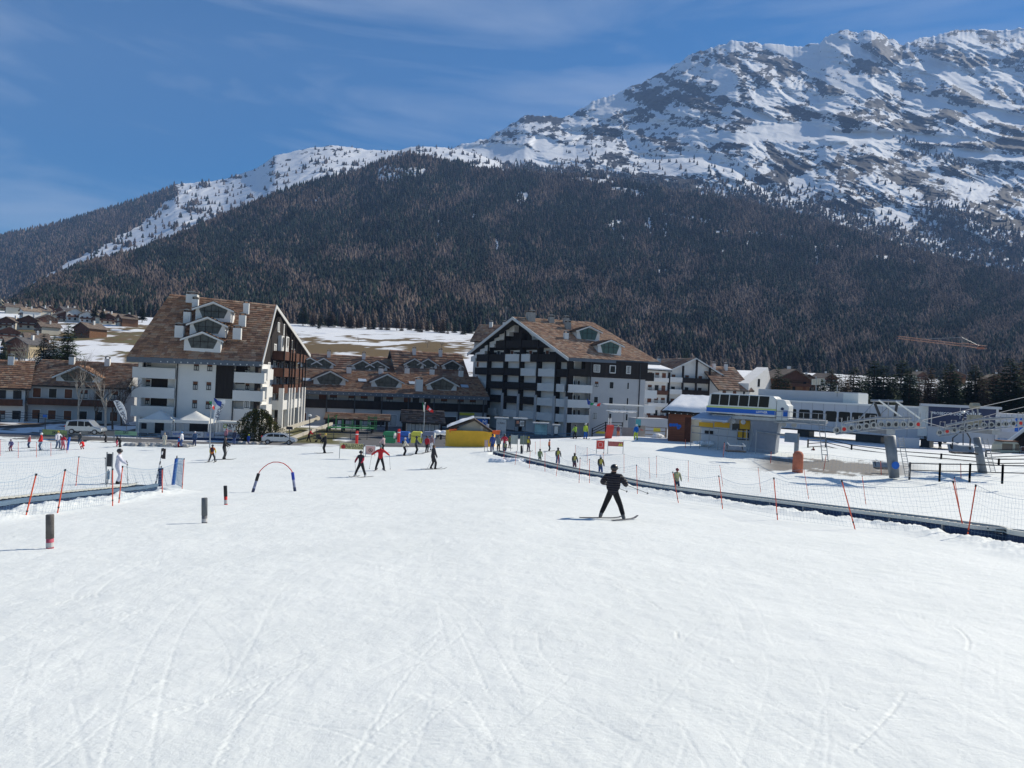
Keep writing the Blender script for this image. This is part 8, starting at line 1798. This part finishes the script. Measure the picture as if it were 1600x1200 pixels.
person(279.5, 699, 17, 'small child in bright blue with a pink helmet beside the white jacket', (.03, .16, .50), (.40, .03, .04), (.6, .08, .10), 90, .07, .05, 0, UP, 0, 0)
person(304, 697, 23, 'person in dark blue with a white cap and long dark hair', (.05, .10, .20), NV, WH, 180, .07, 0, 0, UP, None, 0, hat='hat')
person(353, 691, 22, 'person in a pale pink top and black trousers by the road', (.60, .25, .28), BK, (.35, .10, .12), 150, .06, 0, 0, UP, None, 0, hat='hair')
person(366, 695, 23, 'person in a dark navy coat and jeans watching by the road', (.03, .04, .08), (.05, .08, .18), BK, 170, .06, 0, 0, UP, None, 0, hat='hat')
person(388, 694, 15, 'small child in blue with a neon yellow helmet by the road', (.02, .09, .40), (.03, .06, .28), (.62, .75, .03), 180, .08, 0, 0, UP, None, 0)
person(63.5, 704, 28, 'instructor in a red jacket and white helmet on blue skis at the left', (.62, .03, .03), (.02, .04, .10), (.65, .68, .70), 130, .07, .05, 0, ((-.16, .1, .5), (.18, .1, .5)), 0, 1)
person(90, 701, 28, 'person in a white jacket with a yellow hat behind the red coat', (.60, .60, .64), NV, (.55, .38, .05), -120, .09, .05, 0, ((-.2, .14, .62), (.16, .1, .5)), 0, 0, hat='hat')
person(97.5, 703, 24, 'person in a full red ski suit with white chest stripe seen from behind', (.55, .03, .05), (.50, .04, .05), (.06, .03, .03), 0, .09, .05, .15, FWD, 0, 0)
person(129, 702, 19, 'instructor in bright red crouching beside a child', (.70, .02, .02), (.45, .02, .02), (.14, .17, .19), 70, .10, .9, .5, ((-.12, .2, .35), (.12, .2, .35)), None, 0)
person(124.5, 693, 18, 'person in dark grey with a white cap behind the crouching instructor', (.05, .06, .07), (.04, .06, .10), (.5, .5, .5), 180, .07, .2, .1, UP, None, 0, hat='hat')
person(188, 699, 21, 'person in black bending far down over a small child', BK, BK, BK, 80, .07, .05, .95, ((-.06, .32, .42), (.06, .32, .42)), None, 0, hat='hat')
person(182, 698, 13, 'small child in pink red under the bending person in black', (.50, .05, .10), (.45, .05, .10), (.4, .05, .08), -90, .08, .1, 0, UP, 0, 0)
person(17, 705, 20, 'child in a purple and blue checked coat near the left edge', (.10, .08, .22), (.25, .05, .08), (.12, .08, .14), 180, .08, .25, .2, UP, 0, 0)
person(45.5, 700, 20, 'child with dark skis standing by the thin poles at the left', (.45, .10, .10), NV, (.45, .3, .3), 150, .07, .05, 0, UP, 0, 0)
person(165.5, 691, 17, 'person in dark grey bending at the roadside behind the nets', (.035, .04, .05), BK, BK, 90, .08, .1, .5, FWD, None, 0, hat='hat')
person(183.5, 756.5, 56, 'skier in an all white suit and dark helmet standing at the left conveyor', (.60, .60, .68), (.62, .62, .70), (.035, .032, .035), -75, .075, .05, .06, ((-.16, .16, .60), (.10, .24, .58)), 0, 2, fingers=True, boots=BK)
person(769, 707, 29, 'person in blue and purple waiting at the low end of the conveyor', (.05, .08, .25), (.03, .06, .18), BK, 20, .06, 0, .05, UP, 0, 0)
person(778.5, 705, 24, 'person in grey and black waiting behind the one in blue', (.22, .24, .24), BK, (.2, .2, .2), 0, .06, 0, 0, UP, 0, 0, hat='hat')
person(788, 704, 27, 'person in red and grey bending over a child at the conveyor start', (.50, .03, .06), (.20, .22, .26), BK, 170, .06, .05, .35, FWD, 0, 0)
person(789.5, 711, 22, 'small child in a yellow vest at the very start of the conveyor', (.10, .10, .10), NV, (.55, .50, .42), 120, .08, .1, 0, UP, 0, 0, vest=(.62, .60, .22))
person(796, 700, 20, 'person in an olive jacket behind the child at the conveyor start', (.14, .16, .07), BK, BK, 200, .06, 0, 0, UP, 0, 0, hat='hat')
person(825, 706, 24, 'person in a yellow vest right beside the grey green board', (.10, .06, .04), (.06, .05, .08), (.5, .36, .05), -30, .07, 0, 0, UP, 0, 0, hat='hat', vest=(.62, .52, .06))
person(857.5, 705, 19, 'child in an orange vest skiing down beside the conveyor', (.75, .22, .12), BK, BK, -80, .10, .1, .1, UP, 8, 0, vest=OR_)
person(843, 724.5, 23.5, 'child in pale green riding the conveyor, lowest of four', (.30, .34, .14), (.12, .14, .08), BK, 190, .08, .05, 0, WIDE, 0, 0)
person(871, 727, 28, 'child in a yellow vest and navy trousers riding the conveyor, second of four', (.10, .10, .10), (.03, .06, .18), BK, 190, .08, .05, 0, WIDE, 0, 0, vest=(.50, .46, .10))
person(897, 736, 28.5, 'child in yellow vest and dark red trousers riding the conveyor, third of four', (.05, .05, .05), (.16, .04, .05), BK, 190, .07, .05, 0, WIDE, 0, 0, vest=(.58, .48, .14))
person(937.5, 743.5, 32, 'child with a white helmet and yellow vest riding the conveyor, behind the near skier', (.08, .06, .04), (.03, .06, .20), (.60, .60, .62), 190, .07, .05, 0, WIDE, 0, 0, vest=(.52, .44, .10))
person(1056.5, 769, 38, 'child in yellow vest and red helmet riding the conveyor, highest of all', (.42, .38, .22), (.02, .03, .06), (.22, .02, .03), 190, .08, .05, .05, WIDE, 0, 0, vest=(.58, .55, .24))
person(898.5, 685.5, 22, 'person in lime green jacket and black trousers on the upper snow', (.30, .48, .06), BK, BK, 30, .12, .05, .05, FWD, 6, 0)
person(914, 686, 25, 'person in lime top and blue trousers with white helmet, beside the one in green', (.48, .62, .06), (.02, .12, .42), (.65, .65, .65), -150, .09, .05, .05, UP, 8, 0)
person(993.5, 687.5, 24.5, 'person in bright blue jacket and neon yellow trousers below the turquoise sign', (.01, .13, .50), (.60, .68, .02), (.62, .62, .60), 10, .10, .02, 0, UP, None, 0)
person(965.5, 682, 18, 'person with pale helmet and orange legs beside the red padded block', (.20, .08, .10), (.65, .20, .06), (.55, .55, .35), 180, .08, .1, 0, UP, None, 0)
person(1468, 704, 19, 'person in black on the snow between the two pylons', BK, BK, (.10, .09, .09), 180, .08, 0, 0, UP, 4, 0, loc=P(1468, 703.5, 104))
person(1270, 708, 19, 'person in dark red sitting on the ground by the lift catwalk', (.12, .012, .02), (.06, .02, .03), (.10, .05, .04), 100, .12, 1.3, .3, ((-.12, .2, .3), (.12, .2, .3)), None, 0, hat='hair', loc=P(1270, 711, 80))
person(889 - 109, 0, 20, 'x', BK, BK) if False else None
def pushchair():
    g = P(498, 690, 84); g = G(498, 691); t = root('pushchair', 'dark folding pushchair with small wheels pushed by the person in red', 'pushchair', g); k = g.y / FPX; V_ = lambda x, z, y=0: g + Vector((x * k, y, z * k))
    for y_ in (-.2, .2):
        q = MB(); q.tube([V_(-9, 14, y_), V_(-2, 7, y_), V_(7, 1.5, y_)], .03, 5); q.build('side_frame', [DARKM], t); q = MB(); q.tube([V_(2, 9, y_), V_(-4, 1.5, y_)], .03, 5); q.build('rear_leg', [DARKM], t)
        for x in (-4, 7): q = MB(); q.tube([V_(x, 1.6, y_ - .03), V_(x, 1.6, y_ + .03)], .13, 12); q.build('wheel', [BLACK], t)
    q = MB(); q.tube([V_(-9, 14, -.2), V_(-9, 14, .2)], .03, 5); q.build('handle', [BLACK], t); q = MB(); q.prism([V_(-3, 8, -.17), V_(3, 4.5, -.17), V_(5, 6, -.17), V_(0, 13, -.17), V_(-3, 12, -.17)], (0, .34, 0)); q.build('seat', [cloth((.04, .04, .05))], t)
    q = MB(); q.ball(V_(1, 12), (.22, .2, .12), 8, 5); q.build('hood', [cloth((.30, .05, .06))], t)
pushchair()
